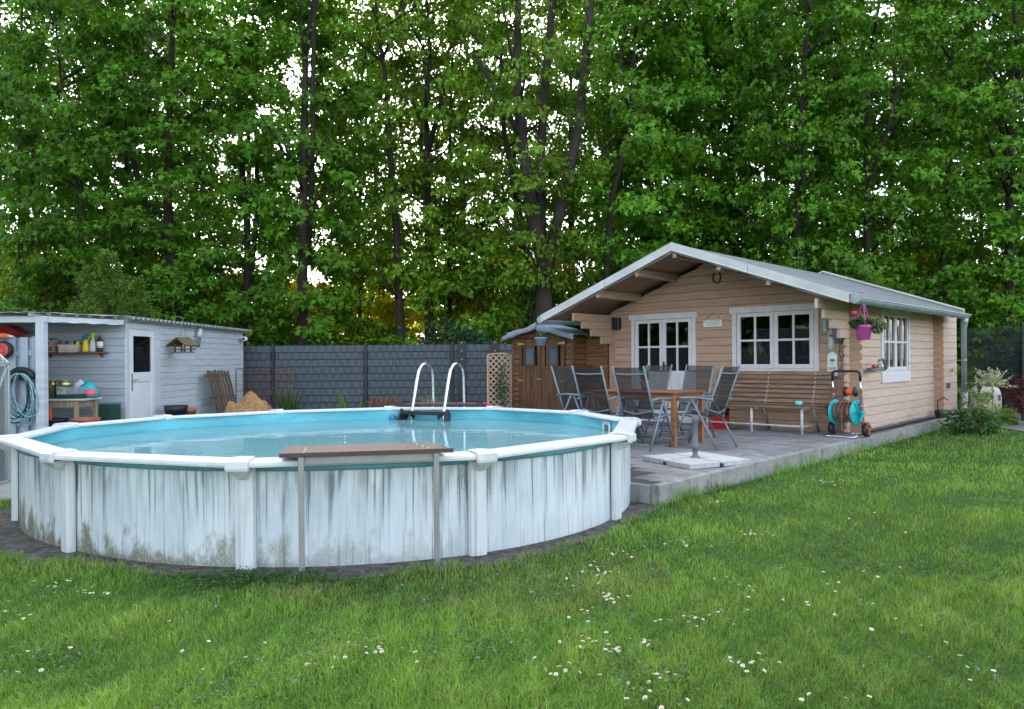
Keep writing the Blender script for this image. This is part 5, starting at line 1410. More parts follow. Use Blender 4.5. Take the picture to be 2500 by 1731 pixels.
# pallet leaning on the wall
pa = thing('wooden_pallet', 'old grey-brown wooden pallet leaning against the shed wall', 'pallet', (-6.6, 17.35, 0))
tilt = 0.19
def PT(y, h, dd=0.0): return Vector((0.12 - math.sin(tilt) * h + math.cos(tilt) * dd, y - 0.12 * h, math.cos(tilt) * h + math.sin(tilt) * dd))
for i in range(7):
    y0 = -0.5 + i * 0.19
    m_ = MB(); m_.bar(PT(y0, 0.02, 0.0), PT(y0, 1.2 + rs.uniform(-0.02, 0.02), 0.0), 0.022, 0.115, 0.003, (0, 1, 0)); part('slat', m_, MAT['pallet'], pa)
for h in (0.1, 0.6, 1.1):
    m_ = MB(); m_.bar(PT(-0.55, h, -0.055), PT(0.68, h, -0.055), 0.09, 0.08, 0.003, (0, 0, 1)); part('bearer', m_, MAT['pallet'], pa)
# wire cage
wcg = thing('wire_cage', 'rusty arched wire cage standing before the dark fence', 'wire cage', (-6.1, 18.5, 0), 0.05)
CW_, CHh = 1.2, 1.22
m_ = MB()
for i in range(9):
    x = -0.62 + i * 0.155
    m_.tube([(x, 0.0, 0), (x, 0.0, CHh - 0.1), (x, 0.03, CHh - 0.02), (x, 0.1, CHh)], 0.006, 5)
part('upright_wires', m_, MAT['rust'], wcg)
m_ = MB()
for i in range(14): m_.tube([(-0.63, 0, 0.06 + i * 0.085), (0.63, 0, 0.06 + i * 0.085)], 0.003, 4)
part('cross_wires', m_, MAT['rust'], wcg)
m_ = MB(); m_.tube([(-0.64, 0.1, CHh), (0.64, 0.1, CHh), (0.7, 0.5, CHh - 0.02), (0.7, 0.5, 0)], 0.009, 5); m_.tube([(-0.64, 0.0, 0.0), (-0.64, 0, CHh)], 0.009, 5); m_.tube([(0.64, 0.0, 0.0), (0.64, 0, CHh - 0.05), (0.64, 0.1, CHh)], 0.009, 5); part('rim_wire', m_, MAT['rust'], wcg)
m_ = MB()
for i in range(7): m_.tube([(-0.6 + i * 0.2, 0.5, 0), (-0.6 + i * 0.2, 0.5, CHh - 0.02)], 0.005, 4)
for i in range(8): m_.tube([(-0.64, 0.5, 0.1 + i * 0.15), (0.7, 0.5, 0.1 + i * 0.15)], 0.003, 4)
part('rear_wires', m_, MAT['rust'], wcg)
# sand heap
n = 46
V, F = [], []
hn = np.random.default_rng(2)
bumps = [(hn.uniform(-0.45, 0.45), hn.uniform(-0.3, 0.3), hn.uniform(0.03, 0.09), hn.uniform(0.06, 0.16)) for _ in range(60)] + [(hn.uniform(-0.6, 0.6), hn.uniform(-0.45, 0.45), hn.uniform(-0.03, 0.05), hn.uniform(0.03, 0.07)) for _ in range(220)]
for i in range(n):
    for j in range(n):
        x, y = -0.75 + 1.5 * i / (n - 1), -0.6 + 1.2 * j / (n - 1)
        r = math.hypot(x / 0.72, y / 0.58)
        h = 0.36 * max(0, 1 - r ** 3) ** 0.8 * (1 + 0.12 * math.sin(5 * x + 3 * y + 1)) if r < 1 else -0.02
        h += sum(a * math.exp(-((x - bx) ** 2 + (y - by) ** 2) / (s * s)) for bx, by, a, s in bumps) * (0.6 if r < 0.9 else 0)
        V.append((x, y, h + (hn.normal() * 0.006 if r < 1 else 0)))
for i in range(n - 1):
    for j in range(n - 1): F.append((i * n + j, (i + 1) * n + j, (i + 1) * n + j + 1, i * n + j + 1))
me = bpy.data.meshes.new('sand_heap'); me.from_pydata(V, [], F); me.materials.append(MAT['sand']); me.update()
o = link('sand_heap', me, None, (-5.75, 16.6, 0)); tag(o, 'heap of orange-brown sand beside the leaning pallet', 'sand heap')

# ------------------------------------------------------------------ lean-to, screen and clutter
pg = thing('lean_to', 'whitish timber lean-to frame with thin roof sheet in front of the shed', 'lean-to', (-7.57, 12.2, 0))
m_ = MB(); m_.bar((0, 0, 0), (0, 0, 2.04), 0.13, 0.13, 0.006); part('post', m_, MAT['shed_board'], pg)
m_ = MB(); m_.bar((-3.2, 0.0, 2.09), (0.1, 0, 2.09), 0.07, 0.1, 0.004); part('beam', m_, MAT['shed_board'], pg)
m_ = MB(); m_.bar((0.02, 0.04, 2.095), (0.64, 1.3, 2.095), 0.06, 0.09, 0.004); part('beam', m_, MAT['shed_board'], pg)
for i in range(5):
    m_ = MB(); m_.bar((-2.6 + i * 0.62, -0.12, 2.165), (-2.6 + i * 0.62 + 0.3, 1.25, 2.165), 0.05, 0.05, 0.004); part('rafter', m_, MAT['shed_board'], pg)
V, F = [], []
for i in range(60):
    x = -3.2 + i * 0.0635
    dz = 0.008 * math.cos(i * PI / 2)
    sh_ = max(0.0, x) 
    V += [(x, -0.16 + sh_ * 2.0, 2.2 + dz), (x + 0.2, 1.3, 2.215 + dz)]
for i in range(59): F.append((2 * i, 2 * i + 2, 2 * i + 3, 2 * i + 1))
me = bpy.data.meshes.new('roof_sheet'); me.from_pydata(V, [], F); me.materials.append(M('old_sheet', (0.36, 0.33, 0.27), 0.7, 0.25, 6, dirt=(0.12, 0.11, 0.09), dirt_amt=0.5)); me.update()
o = link('roof_sheet', me, pg); md = o.modifiers.new('thick', 'SOLIDIFY'); md.thickness = 0.006
m_ = MB(); pts = []
for i in range(33):
    f = i / 32; pts.append((0.05 + 0.62 * f, 0.0 + 1.28 * f, 2.075 - 0.028 * abs(math.sin(f * PI * 4 + 0.4))))
m_.tube(pts, 0.005, 5); part('light_cable', m_, MAT['white_paint'], pg)
for i in range(6):
    f = (i + 0.5) / 6; m_ = MB(); m_.box((0.03 + 0.62 * f - 0.03, 1.28 * f, 2.18), (0.05, 0.05, 0.03)); part('batten_end', m_, MAT['shed_board'], pg)

sc = thing('plank_screen', 'blue-grey vertical plank screen carrying the coiled hose at the left edge', 'screen', (-7.64, 12.35, 0))
for i in range(10):
    x = -0.09 - i * 0.2
    m_ = MB(); m_.bar((x, -0.03, 0.0), (x, -0.03, 1.82 + rs.uniform(-0.02, 0.02)), 0.022, 0.125, 0.003, (1, 0, 0)); part('front_plank', m_, MAT['screen_board'], sc)
    m_ = MB(); m_.bar((x - 0.1, 0.03, 0.0), (x - 0.1, 0.03, 1.8), 0.022, 0.125, 0.003, (1, 0, 0)); part('rear_plank', m_, MAT['screen_board'], sc)
for z_ in (0.4, 1.55):
    m_ = MB(); m_.bar((-2.1, 0, z_), (0.0, 0, z_), 0.036, 0.09, 0.003); part('rail', m_, MAT['screen_board'], sc)
hz_ = thing('coiled_hose', 'pale blue and black garden hose coiled on a bracket on the plank screen', 'hose', (-7.9, 12.26, 1.1))
rh = random.Random(8)
for i in range(11):
    a0, hgt, wdt = rh.uniform(-0.05, 0.05), rh.uniform(0.55, 0.85), rh.uniform(0.14, 0.25)
    m_ = MB(); pts = []
    tl = rh.uniform(-0.15, 0.15)
    for k in range(25):
        a = 2 * PI * k / 24
        pts.append((a0 + wdt * math.sin(a) * (1 + 0.3 * (1 - math.cos(a)) / 2) + tl * (1 - math.cos(a)) / 2, -0.03 - 0.012 * i + 0.01 * math.sin(3 * a), -hgt * (1 - math.cos(a)) / 2 + 0.12))
    m_.tube(pts, 0.011, 6); part('hose_loop', m_, MAT['hose_black'] if i in (3, 8) else MAT['hose_blue'], hz_)
m_ = MB(); m_.tube([(0.2 * math.cos(a), -0.06, 0.02 + 0.16 * math.sin(a)) for a in np.linspace(0.1, PI - 0.1, 10)], 0.05, 8); m_.rng(-0.04, 0.04, -0.06, 0.02, 0.0, 0.15); part('bracket', m_, MAT['black_plastic'], hz_)
rr_ = thing('cable_reel', 'round red and black cable reel hanging on the plank screen at the left edge', 'reel', (-8.18, 12.24, 1.6))
m_ = MB(); m_.lathe([(0.12, -0.06), (0.14, -0.05), (0.14, 0.02), (0.12, 0.03)], (0, -0.03, 0), 24, axis='y'); part('drum', m_, MAT['black_plastic'], rr_)
m_ = MB(); m_.lathe([(0.03, -0.01), (0.105, -0.008), (0.11, 0.01)], (0, -0.1, 0), 24, axis='y'); part('face', m_, M('faded_red', (0.5, 0.09, 0.08), 0.5, 0.1), rr_)
for k in range(8):
    a = k * PI / 4; m_ = MB(); m_.bar((0.04 * math.cos(a), -0.115, 0.04 * math.sin(a)), (0.09 * math.cos(a), -0.115, 0.09 * math.sin(a)), 0.02, 0.008, 0, (0, 1, 0)); part('slot', m_, MAT['red'], rr_)
od = thing('hand_drill', 'orange hand tool lying on the plank screen above the cable reel', 'tool', (-8.22, 12.2, 1.78))
m_ = MB(); m_.tube([(-0.14, 0, 0.05), (0.1, 0, 0.05)], [0.05, 0.04], 10); part('housing', m_, MAT['orange'], od)
m_ = MB(); m_.tube([(0.1, 0, 0.05), (0.2, 0, 0.03)], [0.025, 0.015], 8); part('chuck', m_, MAT['cream'], od)
m_ = MB(); m_.tube([(-0.06, 0, 0.03), (-0.08, 0.02, -0.1)], 0.03, 8); part('grip', m_, MAT['black_plastic'], od)
wb = thing('red_wheelbarrow', 'red wheelbarrow tray hung up under the lean-to roof', 'wheelbarrow', (-8.85, 13.2, 1.78))
m_ = MB(); m_.loft([[Vector(q) for q in ((-0.5, 0, 0.0), (0.1, 0, 0.0), (0.1, 0.1, 0.0), (-0.5, 0.1, 0.0))], [Vector(q) for q in ((-0.6, -0.1, 0.16), (0.33, -0.1, 0.14), (0.33, 0.2, 0.14), (-0.6, 0.2, 0.16))], [Vector(q) for q in ((-0.5, -0.12, 0.26), (0.15, -0.12, 0.26), (0.15, 0.2, 0.26), (-0.5, 0.2, 0.26))]], 0, False); part('tray', m_, MAT['red'], wb)
m_ = MB(); m_.bar((-0.7, -0.14, -0.02), (0.7, -0.1, -0.06), 0.04, 0.04); part('handle', m_, MAT['black_plastic'], wb)

# shelf and what stands on it
shf = shed_thing('wall_shelf', 'brown plank shelf on the wall under the lean-to', 'shelf', -0.84, -0.012, 1.55)
m_ = MB(); m_.bar((-0.62, -0.1, 0.015), (0.55, -0.1, 0.015), 0.18, 0.025, 0.003); part('board', m_, MAT['teak_top'], shf)
for x in (-0.5, 0.42):
    m_ = MB(); m_.bar((x, -0.01, -0.07), (x, -0.01, 0.0), 0.05, 0.012, 0, (0, 1, 0)); m_.bar((x, -0.015, -0.008), (x, -0.14, -0.008), 0.05, 0.012); part('bracket', m_, MAT['teak_top'], shf)
SZ = 1.55 + 0.0285
bh = shed_thing('birdhouse', 'pinkish birdhouse with rounded tin roof at the left end of the shelf', 'birdhouse', -1.27, -0.13, SZ)
m_ = MB(); m_.extr([Vector((0.1 * math.cos(a) * 1.0, -0.09, 0.17 + 0.06 * math.sin(a))) for a in np.linspace(0, PI, 9)] + [Vector((-0.1, -0.09, 0)), Vector((0.1, -0.09, 0))], (0, 0.17, 0)); part('body', m_, MAT['tan'], bh)
m_ = MB(); m_.loft([[Vector((0.135 * math.cos(a), y_, 0.155 + 0.095 * math.sin(a))) for a in np.linspace(0.15, PI - 0.15, 11)] for y_ in (-0.12, 0.12)], 0, True, False, False); o = part('roof', m_, MAT['zinc'], bh); o.modifiers.new('t', 'SOLIDIFY').thickness = 0.006
m_ = MB(); m_.lathe([(0.03, -0.098), (0.024, -0.088)], (0, 0, 0.15), 14, axis='y'); part('entrance_ring', m_, MAT['ink'], bh)
for i in range(4):
    for j in range(2):
        m_ = MB(); m_.box((-0.066 + i * 0.044, -0.092, 0.03 + j * 0.04), (0.03, 0.006, 0.028)); part('slot', m_, MAT['ink'], bh)
ty = shed_thing('planter_tray', 'cream scalloped planter tray full of odds and ends on the shelf', 'planter tray', -0.93, -0.12, SZ)
m_ = MB()
bot = [(-0.15, -0.06, 0), (0.15, -0.06, 0), (0.15, 0.06, 0), (-0.15, 0.06, 0)]; top = [(-0.18, -0.085, 0.13), (0.18, -0.085, 0.13), (0.18, 0.085, 0.13), (-0.18, 0.085, 0.13)]
m_.loft([[Vector(q) for q in bot], [Vector(q) for q in top]], 0, False); part('tray', m_, MAT['cream'], ty)
for i in range(5):
    m_ = MB(); m_.lathe([(0.04, -0.01), (0.04, 0.0)], (-0.12 + i * 0.06, -0.075, 0.03), 12, axis='y'); part('scallop', m_, MAT['cream'], ty)
for i, mm in enumerate(('orange', 'blue', 'dark_green', 'orange', 'zinc', 'black_plastic', 'lime')):
    m_ = MB(); m_.lathe([(0.025, 0.12), (0.035, 0.16), (0.03, 0.175 + 0.01 * (i % 3)), (0.005, 0.185)], (-0.14 + i * 0.046, 0.0, 0), 8); part('oddment', m_, MAT[mm], ty)
def sprayer(label, x, body, head, h=0.2):
    s_ = shed_thing('pump_sprayer', label, 'sprayer', x, -0.11, SZ)
    m_ = MB(); m_.lathe([(0.055, 0.0), (0.06, 0.02), (0.055, h * 0.6), (0.032, h), (0.022, h + 0.03)], (0, 0, 0), 18); part('bottle', m_, MAT[body], s_)
    m_ = MB(); m_.tube([(0, 0, h + 0.02), (0, 0, h + 0.11)], [0.032, 0.028], 10); m_.tube([(0, 0, h + 0.11), (0, 0, h + 0.13)], [0.016, 0.022], 8); part('pump', m_, MAT[head], s_)
    m_ = MB(); m_.tube([(0.06, 0, h + 0.09), (-0.04, 0, h + 0.08), (-0.08, 0, h + 0.0), (-0.09, 0, h - 0.03)], 0.012, 7); part('trigger', m_, MAT[head], s_)
sprayer('yellow pump sprayer with blue head on the shelf', -0.655, 'yellow', 'blue')
sprayer('white pump sprayer with lime green head on the shelf', -0.53, 'milky', 'lime', 0.22)
bt = shed_thing('dark_bottle', 'dark bottle with red cap and white label at the right end of the shelf', 'bottle', -0.405, -0.11, SZ)
m_ = MB(); m_.lathe([(0.05, 0.0), (0.052, 0.01), (0.052, 0.2), (0.02, 0.25), (0.018, 0.26)], (0, 0, 0), 16); part('bottle', m_, MAT['black_plastic'], bt)
m_ = MB(); m_.lathe([(0.022, 0.258), (0.022, 0.29), (0.018, 0.292)], (0, 0, 0), 12); part('cap', m_, MAT['red'], bt)
m_ = MB(); m_.lathe([(0.0535, 0.07), (0.0535, 0.18)], (0, 0, 0), 16, cap=False); part('label_band', m_, MAT['sign_white'], bt)
m_ = MB(); m_.lathe([(0.0545, 0.075), (0.0545, 0.1)], (0, 0, 0), 16, cap=False); part('label_stripe', m_, M('pale_pink', (0.6, 0.2, 0.25), 0.5), bt)

# potting table
ptb = shed_thing('potting_table', 'old wooden table with pale top under the shelf', 'table', -0.68, -0.62, 0)
m_ = MB(); m_.bar((-0.75, 0, 0.765), (0.42, 0.0, 0.765), 0.62, 0.03, 0.004); part('top', m_, MAT['milky'], ptb)
for (x, y_) in ((-0.75, -0.24), (0.28, -0.24), (-0.75, 0.24), (0.32, 0.24)):
    m_ = MB(); m_.loft([[Vector((x * 1.06 + a * 0.02, y_ * 1.06 + b * 0.02, 0)) for a, b in ((-1, -1), (1, -1), (1, 1), (-1, 1))], [Vector((x + a * 0.03, y_ + b * 0.03, 0.749)) for a, b in ((-1, -1), (1, -1), (1, 1), (-1, 1))]], 0, False); part('leg', m_, MAT['old_wood'], ptb)
m_ = MB(); m_.bar((-0.7, -0.25, 0.69), (0.24, -0.25, 0.69), 0.02, 0.11); part('apron', m_, MAT['old_wood'], ptb)
m_ = MB(); m_.bar((0.3, -0.2, 0.69), (0.3, 0.2, 0.69), 0.02, 0.11); part('apron', m_, MAT['old_wood'], ptb)
PZ = 0.781
def tin(label, x, y_, sign=False):
    t = shed_thing('paint_tin', label, 'tin', x, y_, PZ)
    m_ = MB(); m_.lathe([(0.125, 0.0), (0.125, 0.22), (0.13, 0.225), (0.13, 0.235), (0.125, 0.24), (0.125, 0.29), (0.13, 0.295), (0.13, 0.305), (0.115, 0.305), (0.11, 0.295)], (0, 0, 0), 24); part('drum', m_, MAT['gold_tin'], t)
    if sign:
        m_ = MB(); m_.loft([[Vector((0.1275 * math.cos(a), 0.1275 * math.sin(a), z_)) for a in np.linspace(-2.3, -0.8, 10)] for z_ in (0.07, 0.2)], 0, True, False, False); part('label_sheet', m_, MAT['sign_white'], t)
        for (a0, z0_, w_) in ((-1.9, 0.15, 0.05), (-1.7, 0.1, 0.06)):
            m_ = MB(); m_.box((0.129 * math.cos(a0), 0.129 * math.sin(a0), z0_), (w_, 0.004, 0.02), Matrix.Rotation(a0 + PI / 2, 3, 'Z')); part('print', m_, MAT['rust'], t)
    m_ = MB(); m_.lathe([(0.018, -0.136), (0.014, -0.12)], (0.0, 0, 0.265), 8, axis='y'); part('ear', m_, MAT['rust'], t)
tin('plain golden metal tin at the left of the potting table', -0.98, -0.55)
tin('golden metal tin with white paper label on the potting table', -0.75, -0.6, True)
pgt = shed_thing('propagator', 'clear plastic seed propagator with green base on the potting table', 'propagator', -0.52, -0.78, PZ)
m_ = MB(); m_.loft([[Vector((x * k_, y_ * k_, z_)) for x, y_ in ((-0.2, -0.12), (0.2, -0.12), (0.2, 0.12), (-0.2, 0.12))] for z_, k_ in ((0, 0.92), (0.07, 1.0), (0.075, 1.02))], 0, False); part('base', m_, MAT['dark_green'], pgt)
m_ = MB(); m_.loft([[Vector((x * k_, y_ * k_, z_)) for x, y_ in ((-0.19, -0.11), (0.19, -0.11), (0.19, 0.11), (-0.19, 0.11))] for z_, k_ in ((0.078, 1.0), (0.2, 0.8))], 0, False); part('hood', m_, MAT['clear_plastic'], pgt)
def bag(name, label, x, y_, r, mats, cat='bag'):
    b_ = shed_thing(name, label, cat, x, y_, PZ)
    rb = random.Random(int(x * 100)); m_ = MB(); rings = []
    for zz, k_ in ((0, 0.8), (0.05, 1.05), (0.13, 1.0), (0.2, 0.75), (0.24, 0.35), (0.26, 0.1)):
        rings.append([Vector((r[0] * k_ * math.cos(a) * rb.uniform(0.88, 1.1), r[1] * k_ * math.sin(a) * rb.uniform(0.88, 1.1), zz * r[2])) for a in np.linspace(0, 2 * PI, 13)[:-1]])
    m_.loft(rings, 0, True); part('sack', m_, MAT[mats[0]], b_)
    return b_
b_ = bag('soil_bag', 'turquoise and pink plastic soil bag slumped on the potting table', -0.36, -0.55, (0.16, 0.15, 1.1), ('turquoise',))
m_ = MB(); m_.lathe([(0.02, 0.03), (0.1, 0.05), (0.11, 0.1), (0.06, 0.16), (0.01, 0.17)], (0.06, -0.07, 0.0), 12); part('pink_print', m_, M('coral', (0.65, 0.12, 0.16), 0.45), b_)
bag('white_bag', 'white crumpled bag behind the propagator on the potting table', -0.55, -0.48, (0.12, 0.1, 1.2), ('milky',))
# below the table
bk_ = shed_thing('bucket', 'black mortar bucket with an orange handle tool beneath the potting table', 'bucket', -0.72, -0.95, 0)
m_ = MB(); m_.lathe([(0.16, 0.0), (0.2, 0.42), (0.21, 0.425), (0.21, 0.45), (0.19, 0.45), (0.18, 0.4), (0.01, 0.38)], (0, 0, 0), 22); part('tub', m_, MAT['black_plastic'], bk_)
m_ = MB(); m_.bar((-0.05, -0.02, 0.4), (-0.07, 0.0, 0.64), 0.04, 0.02, 0.003, (0, 1, 0)); part('tool_handle', m_, MAT['orange'], bk_)
p1 = shed_thing('terracotta_bowl', 'wide terracotta bowl stacked on a saucer below the potting table', 'pot', -0.16, -1.0, 0.0)
m_ = MB(); m_.lathe([(0.16, 0.33), (0.2, 0.42), (0.21, 0.421), (0.215, 0.47), (0.2, 0.47), (0.18, 0.43), (0.01, 0.4)], (0, 0, 0), 22); part('bowl', m_, MAT['terracotta'], p1)
m_ = MB(); m_.lathe([(0.2, 0.27), (0.25, 0.3), (0.255, 0.33), (0.2, 0.33)], (0, 0, 0), 22); part('saucer', m_, MAT['tan'], p1)
m_ = MB(); m_.lathe([(0.15, 0.0), (0.2, 0.27)], (0, 0, 0), 18); part('under_pot', m_, MAT['grey_plastic'], p1)
p3_ = shed_thing('hose_heap', 'green hose loop lying in front of the terracotta bowl', 'hose', -0.38, -1.1, 0.0)
m_ = MB(); m_.tube([(0.25 * math.cos(a), 0.12 * math.sin(a), 0.36 + 0.03 * math.sin(2 * a)) for a in np.linspace(0, 2 * PI, 18)], 0.016, 6); part('loop', m_, M('hose_green', (0.1, 0.3, 0.18), 0.5), p3_)
m_ = MB(); m_.lathe([(0.18, 0.0), (0.24, 0.34)], (0, 0, 0), 16); part('basin', m_, MAT['grey_plastic'], p3_)
for x, lb in ((-0.27, 'left green folding crate leaning at the shed wall'), (-0.1, 'right green folding crate leaning at the shed wall')):
    g_ = shed_thing('folding_crate', lb, 'crate', x, -0.2, 0, 0.3, 'green folding crates')
    m_ = MB(); m_.rng(-0.1, 0.1, -0.02, 0.02, 0.06, 0.075)
    for i in range(6): m_.rng(-0.1 + i * 0.036, -0.088 + i * 0.036, -0.02, 0.02, 0.06, 0.62)
    for i in range(12): m_.rng(-0.098, 0.09, -0.018, 0.018, 0.08 + i * 0.046, 0.092 + i * 0.046)
    m_.rng(-0.1, 0.092, -0.022, 0.022, 0.62, 0.66); m_.rng(-0.1, 0.092, -0.022, 0.022, 0.0, 0.06)
    part('lattice', m_, MAT['dark_green'], g_)
    m_ = MB(); m_.rng(-0.094, 0.086, 0.012, 0.014, 0.06, 0.62); part('mesh_floor', m_, MAT['dark_green'], g_)

# greenhouse at the left edge
gh = thing('greenhouse', 'small aluminium greenhouse with milky panels at the left edge', 'greenhouse', (-5.72, 8.6, 0))
GWd, GL, GE, GR = 1.9, 2.4, 1.38, 2.28
def bar_(p, q, s=0.03, nm='frame_bar'):
    m_ = MB(); m_.bar(p, q, s, s, 0.002); part(nm, m_, MAT['alu_bright'], gh)
for y_ in (0, -GL):
    bar_((0, y_, 0), (0, y_, GE)); bar_((-GWd, y_, 0), (-GWd, y_, GE)); bar_((0, y_, GE), (-GWd / 2, y_, GR)); bar_((-GWd, y_, GE), (-GWd / 2, y_, GR)); bar_((0, y_, GE - 0.02), (-GWd, y_, GE - 0.02))
for x, z_ in ((0, GE), (-GWd, GE), (-GWd / 2, GR), (0, 0.05), (-GWd, 0.05)): bar_((x, 0, z_), (x, -GL, z_))
bar_((0, -0.6, 0), (0, -0.6, GE)); bar_((0, -1.2, 0), (0, -1.2, GE)); bar_((0.0, -0.58, 0.35), (0.0, -0.03, GE - 0.05), 0.02, 'brace')
for (a, b) in ((-0.02, -0.58), (-0.62, -1.18), (-1.22, -GL)):
    m_ = MB(); m_.rng(-0.012, -0.006, b, a, 0.06, GE - 0.03); part('wall_panel', m_, MAT['polycarb'], gh)
    m_ = MB(); m_.extr([Vector((0.0, a, GE + 0.02)), Vector((-GWd / 2, a, GR + 0.01)), Vector((-GWd / 2, a, GR + 0.004)), Vector((0.0, a, GE + 0.014))], (0, b - a, 0)); part('roof_panel', m_, MAT['polycarb'], gh)
m_ = MB(); m_.extr([Vector((-0.02, -0.006, 0.05)), Vector((-0.02, -0.006, GE)), Vector((-GWd / 2, -0.006, GR - 0.02)), Vector((-GWd + 0.02, -0.006, GE)), Vector((-GWd + 0.02, -0.006, 0.05))], (0, 0.005, 0)); part('gable_panel', m_, MAT['polycarb'], gh)
m_ = MB(); m_.rng(-GWd + 0.006, -GWd + 0.012, -GL, 0, 0.06, GE - 0.03); part('wall_panel', m_, MAT['polycarb'], gh)

# ------------------------------------------------------------------ dark privacy fence at the back
FY = 20.0
fposts = [-8.76, -6.30, -3.856, -1.575, 0.92, 3.4]
FZ = 1.79
rowh = 0.19
for pi in range(5):
    x0, x1 = fposts[pi], fposts[pi + 1]
    if pi == 0: lb = 'dark anthracite woven privacy fence panel half hidden by the shed'
    elif pi == 1: lb = 'dark anthracite woven privacy fence panel behind the wire cage'
    elif pi == 2: lb = 'dark anthracite woven privacy fence panel behind the fire basket'
    elif pi == 3: lb = 'dark anthracite woven privacy fence panel behind the trellis'
    else: lb = 'dark anthracite woven privacy fence panel hidden behind the brown closet'
    fp = thing('privacy_fence', lb, 'fence', (x0, FY, 0), 0, 'back fence panels')
    m_ = MB(); m_.bar((0, -0.02, 0), (0, -0.02, 1.86), 0.06, 0.05, 0.004); part('post', m_, MAT['anthracite_post'], fp)
    W_ = x1 - x0
    nw = int(W_ / 0.05)
    m_ = MB()
    for i in range(3):
        pass
    ncell = 12
    cw = (W_ - 0.08) / ncell
    for r in range(10):
        zt = FZ - r * rowh; zb = max(zt - rowh + 0.016, 0.0)
        V, F = [], []
        cols = []
        # each strip bulges over a wide field, dips under a pair of wires, and shows a narrow field between the wires
        x = 0.04 - (0.5 * cw if r % 2 else 0)
        while x < W_ - 0.04:
            for (f, dy) in ((0.0, 0.012), (0.03, 0.0), (0.3, -0.005), (0.57, 0.0), (0.6, 0.012), (0.63, 0.002), (0.77, 0.002), (0.8, 0.012), (0.83, 0.002), (0.97, 0.002)):
                xx = x + f * cw
                if 0.035 <= xx <= W_ - 0.035: cols.append((xx, dy))
            x += cw
        for (xx, dy) in cols:
            V += [(xx, dy + 0.006, zb), (xx, dy, zb + 0.008), (xx, dy, zt - 0.008), (xx, dy + 0.006, zt)]
        for i in range(len(cols) - 1):
            for j in range(3):
                a = i * 4 + j; F.append((a, a + 4, a + 5, a + 1))
        me = bpy.data.meshes.new('woven_strip'); me.from_pydata(V, [], F); me.materials.append(MAT['anthracite']); me.update()
        link('woven_strip', me, fp)
    for r in range(11):
        m_ = MB(); zz = FZ - r * rowh + 0.003; 
        if zz < 0: continue
        m_.bar((0.03, 0.006, zz), (W_ - 0.03, 0.006, zz), 0.01, 0.006); part('cross_wire', m_, MAT['fence_wire'], fp)
    m_ = MB()
    for i in range(nw): m_.bar((0.05 + i * 0.05, 0.014, 0), (0.05 + i * 0.05, 0.014, FZ + 0.03), 0.005, 0.005)
    o = part('upright_wires', m_, MAT['fence_wire'], fp)
    m_ = MB(); m_.rng(0.03, W_ - 0.03, 0.02, 0.026, 0.0, FZ - 0.004); part('rear_strip', m_, MAT['anthracite_post'], fp)
for x, lb in ((-1.32, 'nearly black fence plank upright with screw heads left of the trellis'), (-0.45, 'short black fence plank upright with screw heads above the trellis')):
    bp_ = thing('fence_upright_board', lb, 'post', (x, FY - 0.07, 0), 0, 'black fence uprights')
    m_ = MB(); m_.bar((0, 0, 0), (0, 0, 1.88), 0.2, 0.04, 0.004, (0, 1, 0)); part('board', m_, MAT['black_plastic'], bp_)
    for z_ in (1.84, 1.62, 1.4):
        m_ = MB(); m_.lathe([(0.013, -0.03), (0.01, -0.018)], (0, 0, z_), 8, axis='y'); part('screw_head', m_, MAT['white_paint'], bp_)

# rusty fire basket and plants at the foot of the fence
fb = thing('fire_basket', 'rusty iron fire basket of curled bars beyond the pool rim', 'fire basket', (-2.95, 17.3, 0))
for i in range(7):
    a = -0.32 + i * 0.107
    m_ = MB(); m_.tube([(a, 0, 0.1), (a, 0, 0.42), (a + 0.01, -0.02, 0.5), (a + 0.02, -0.06, 0.53), (a + 0.02, -0.1, 0.5)], 0.017, 6); part('curled_bar', m_, MAT['rust'], fb)
    m_ = MB(); m_.tube([(a, 0.4, 0.1), (a, 0.4, 0.45), (a + 0.02, 0.46, 0.5)], 0.015, 6); part('curled_bar', m_, MAT['rust'], fb)
for z_ in (0.14, 0.44):
    m_ = MB(); m_.bar((-0.42, 0, z_), (0.42, 0, z_), 0.03, 0.03); m_.bar((-0.42, 0.4, z_), (0.42, 0.4, z_), 0.03, 0.03); m_.bar((-0.38, 0, z_), (-0.38, 0.4, z_), 0.02, 0.02); m_.bar((0.38, 0, z_), (0.38, 0.4, z_), 0.02, 0.02); part('band', m_, MAT['rust'], fb)
for (x, y_) in ((-0.36, 0), (0.36, 0), (-0.36, 0.4), (0.36, 0.4)):
    m_ = MB(); m_.bar((x, y_, 0), (x, y_, 0.14), 0.03, 0.03); part('leg', m_, MAT['rust'], fb)
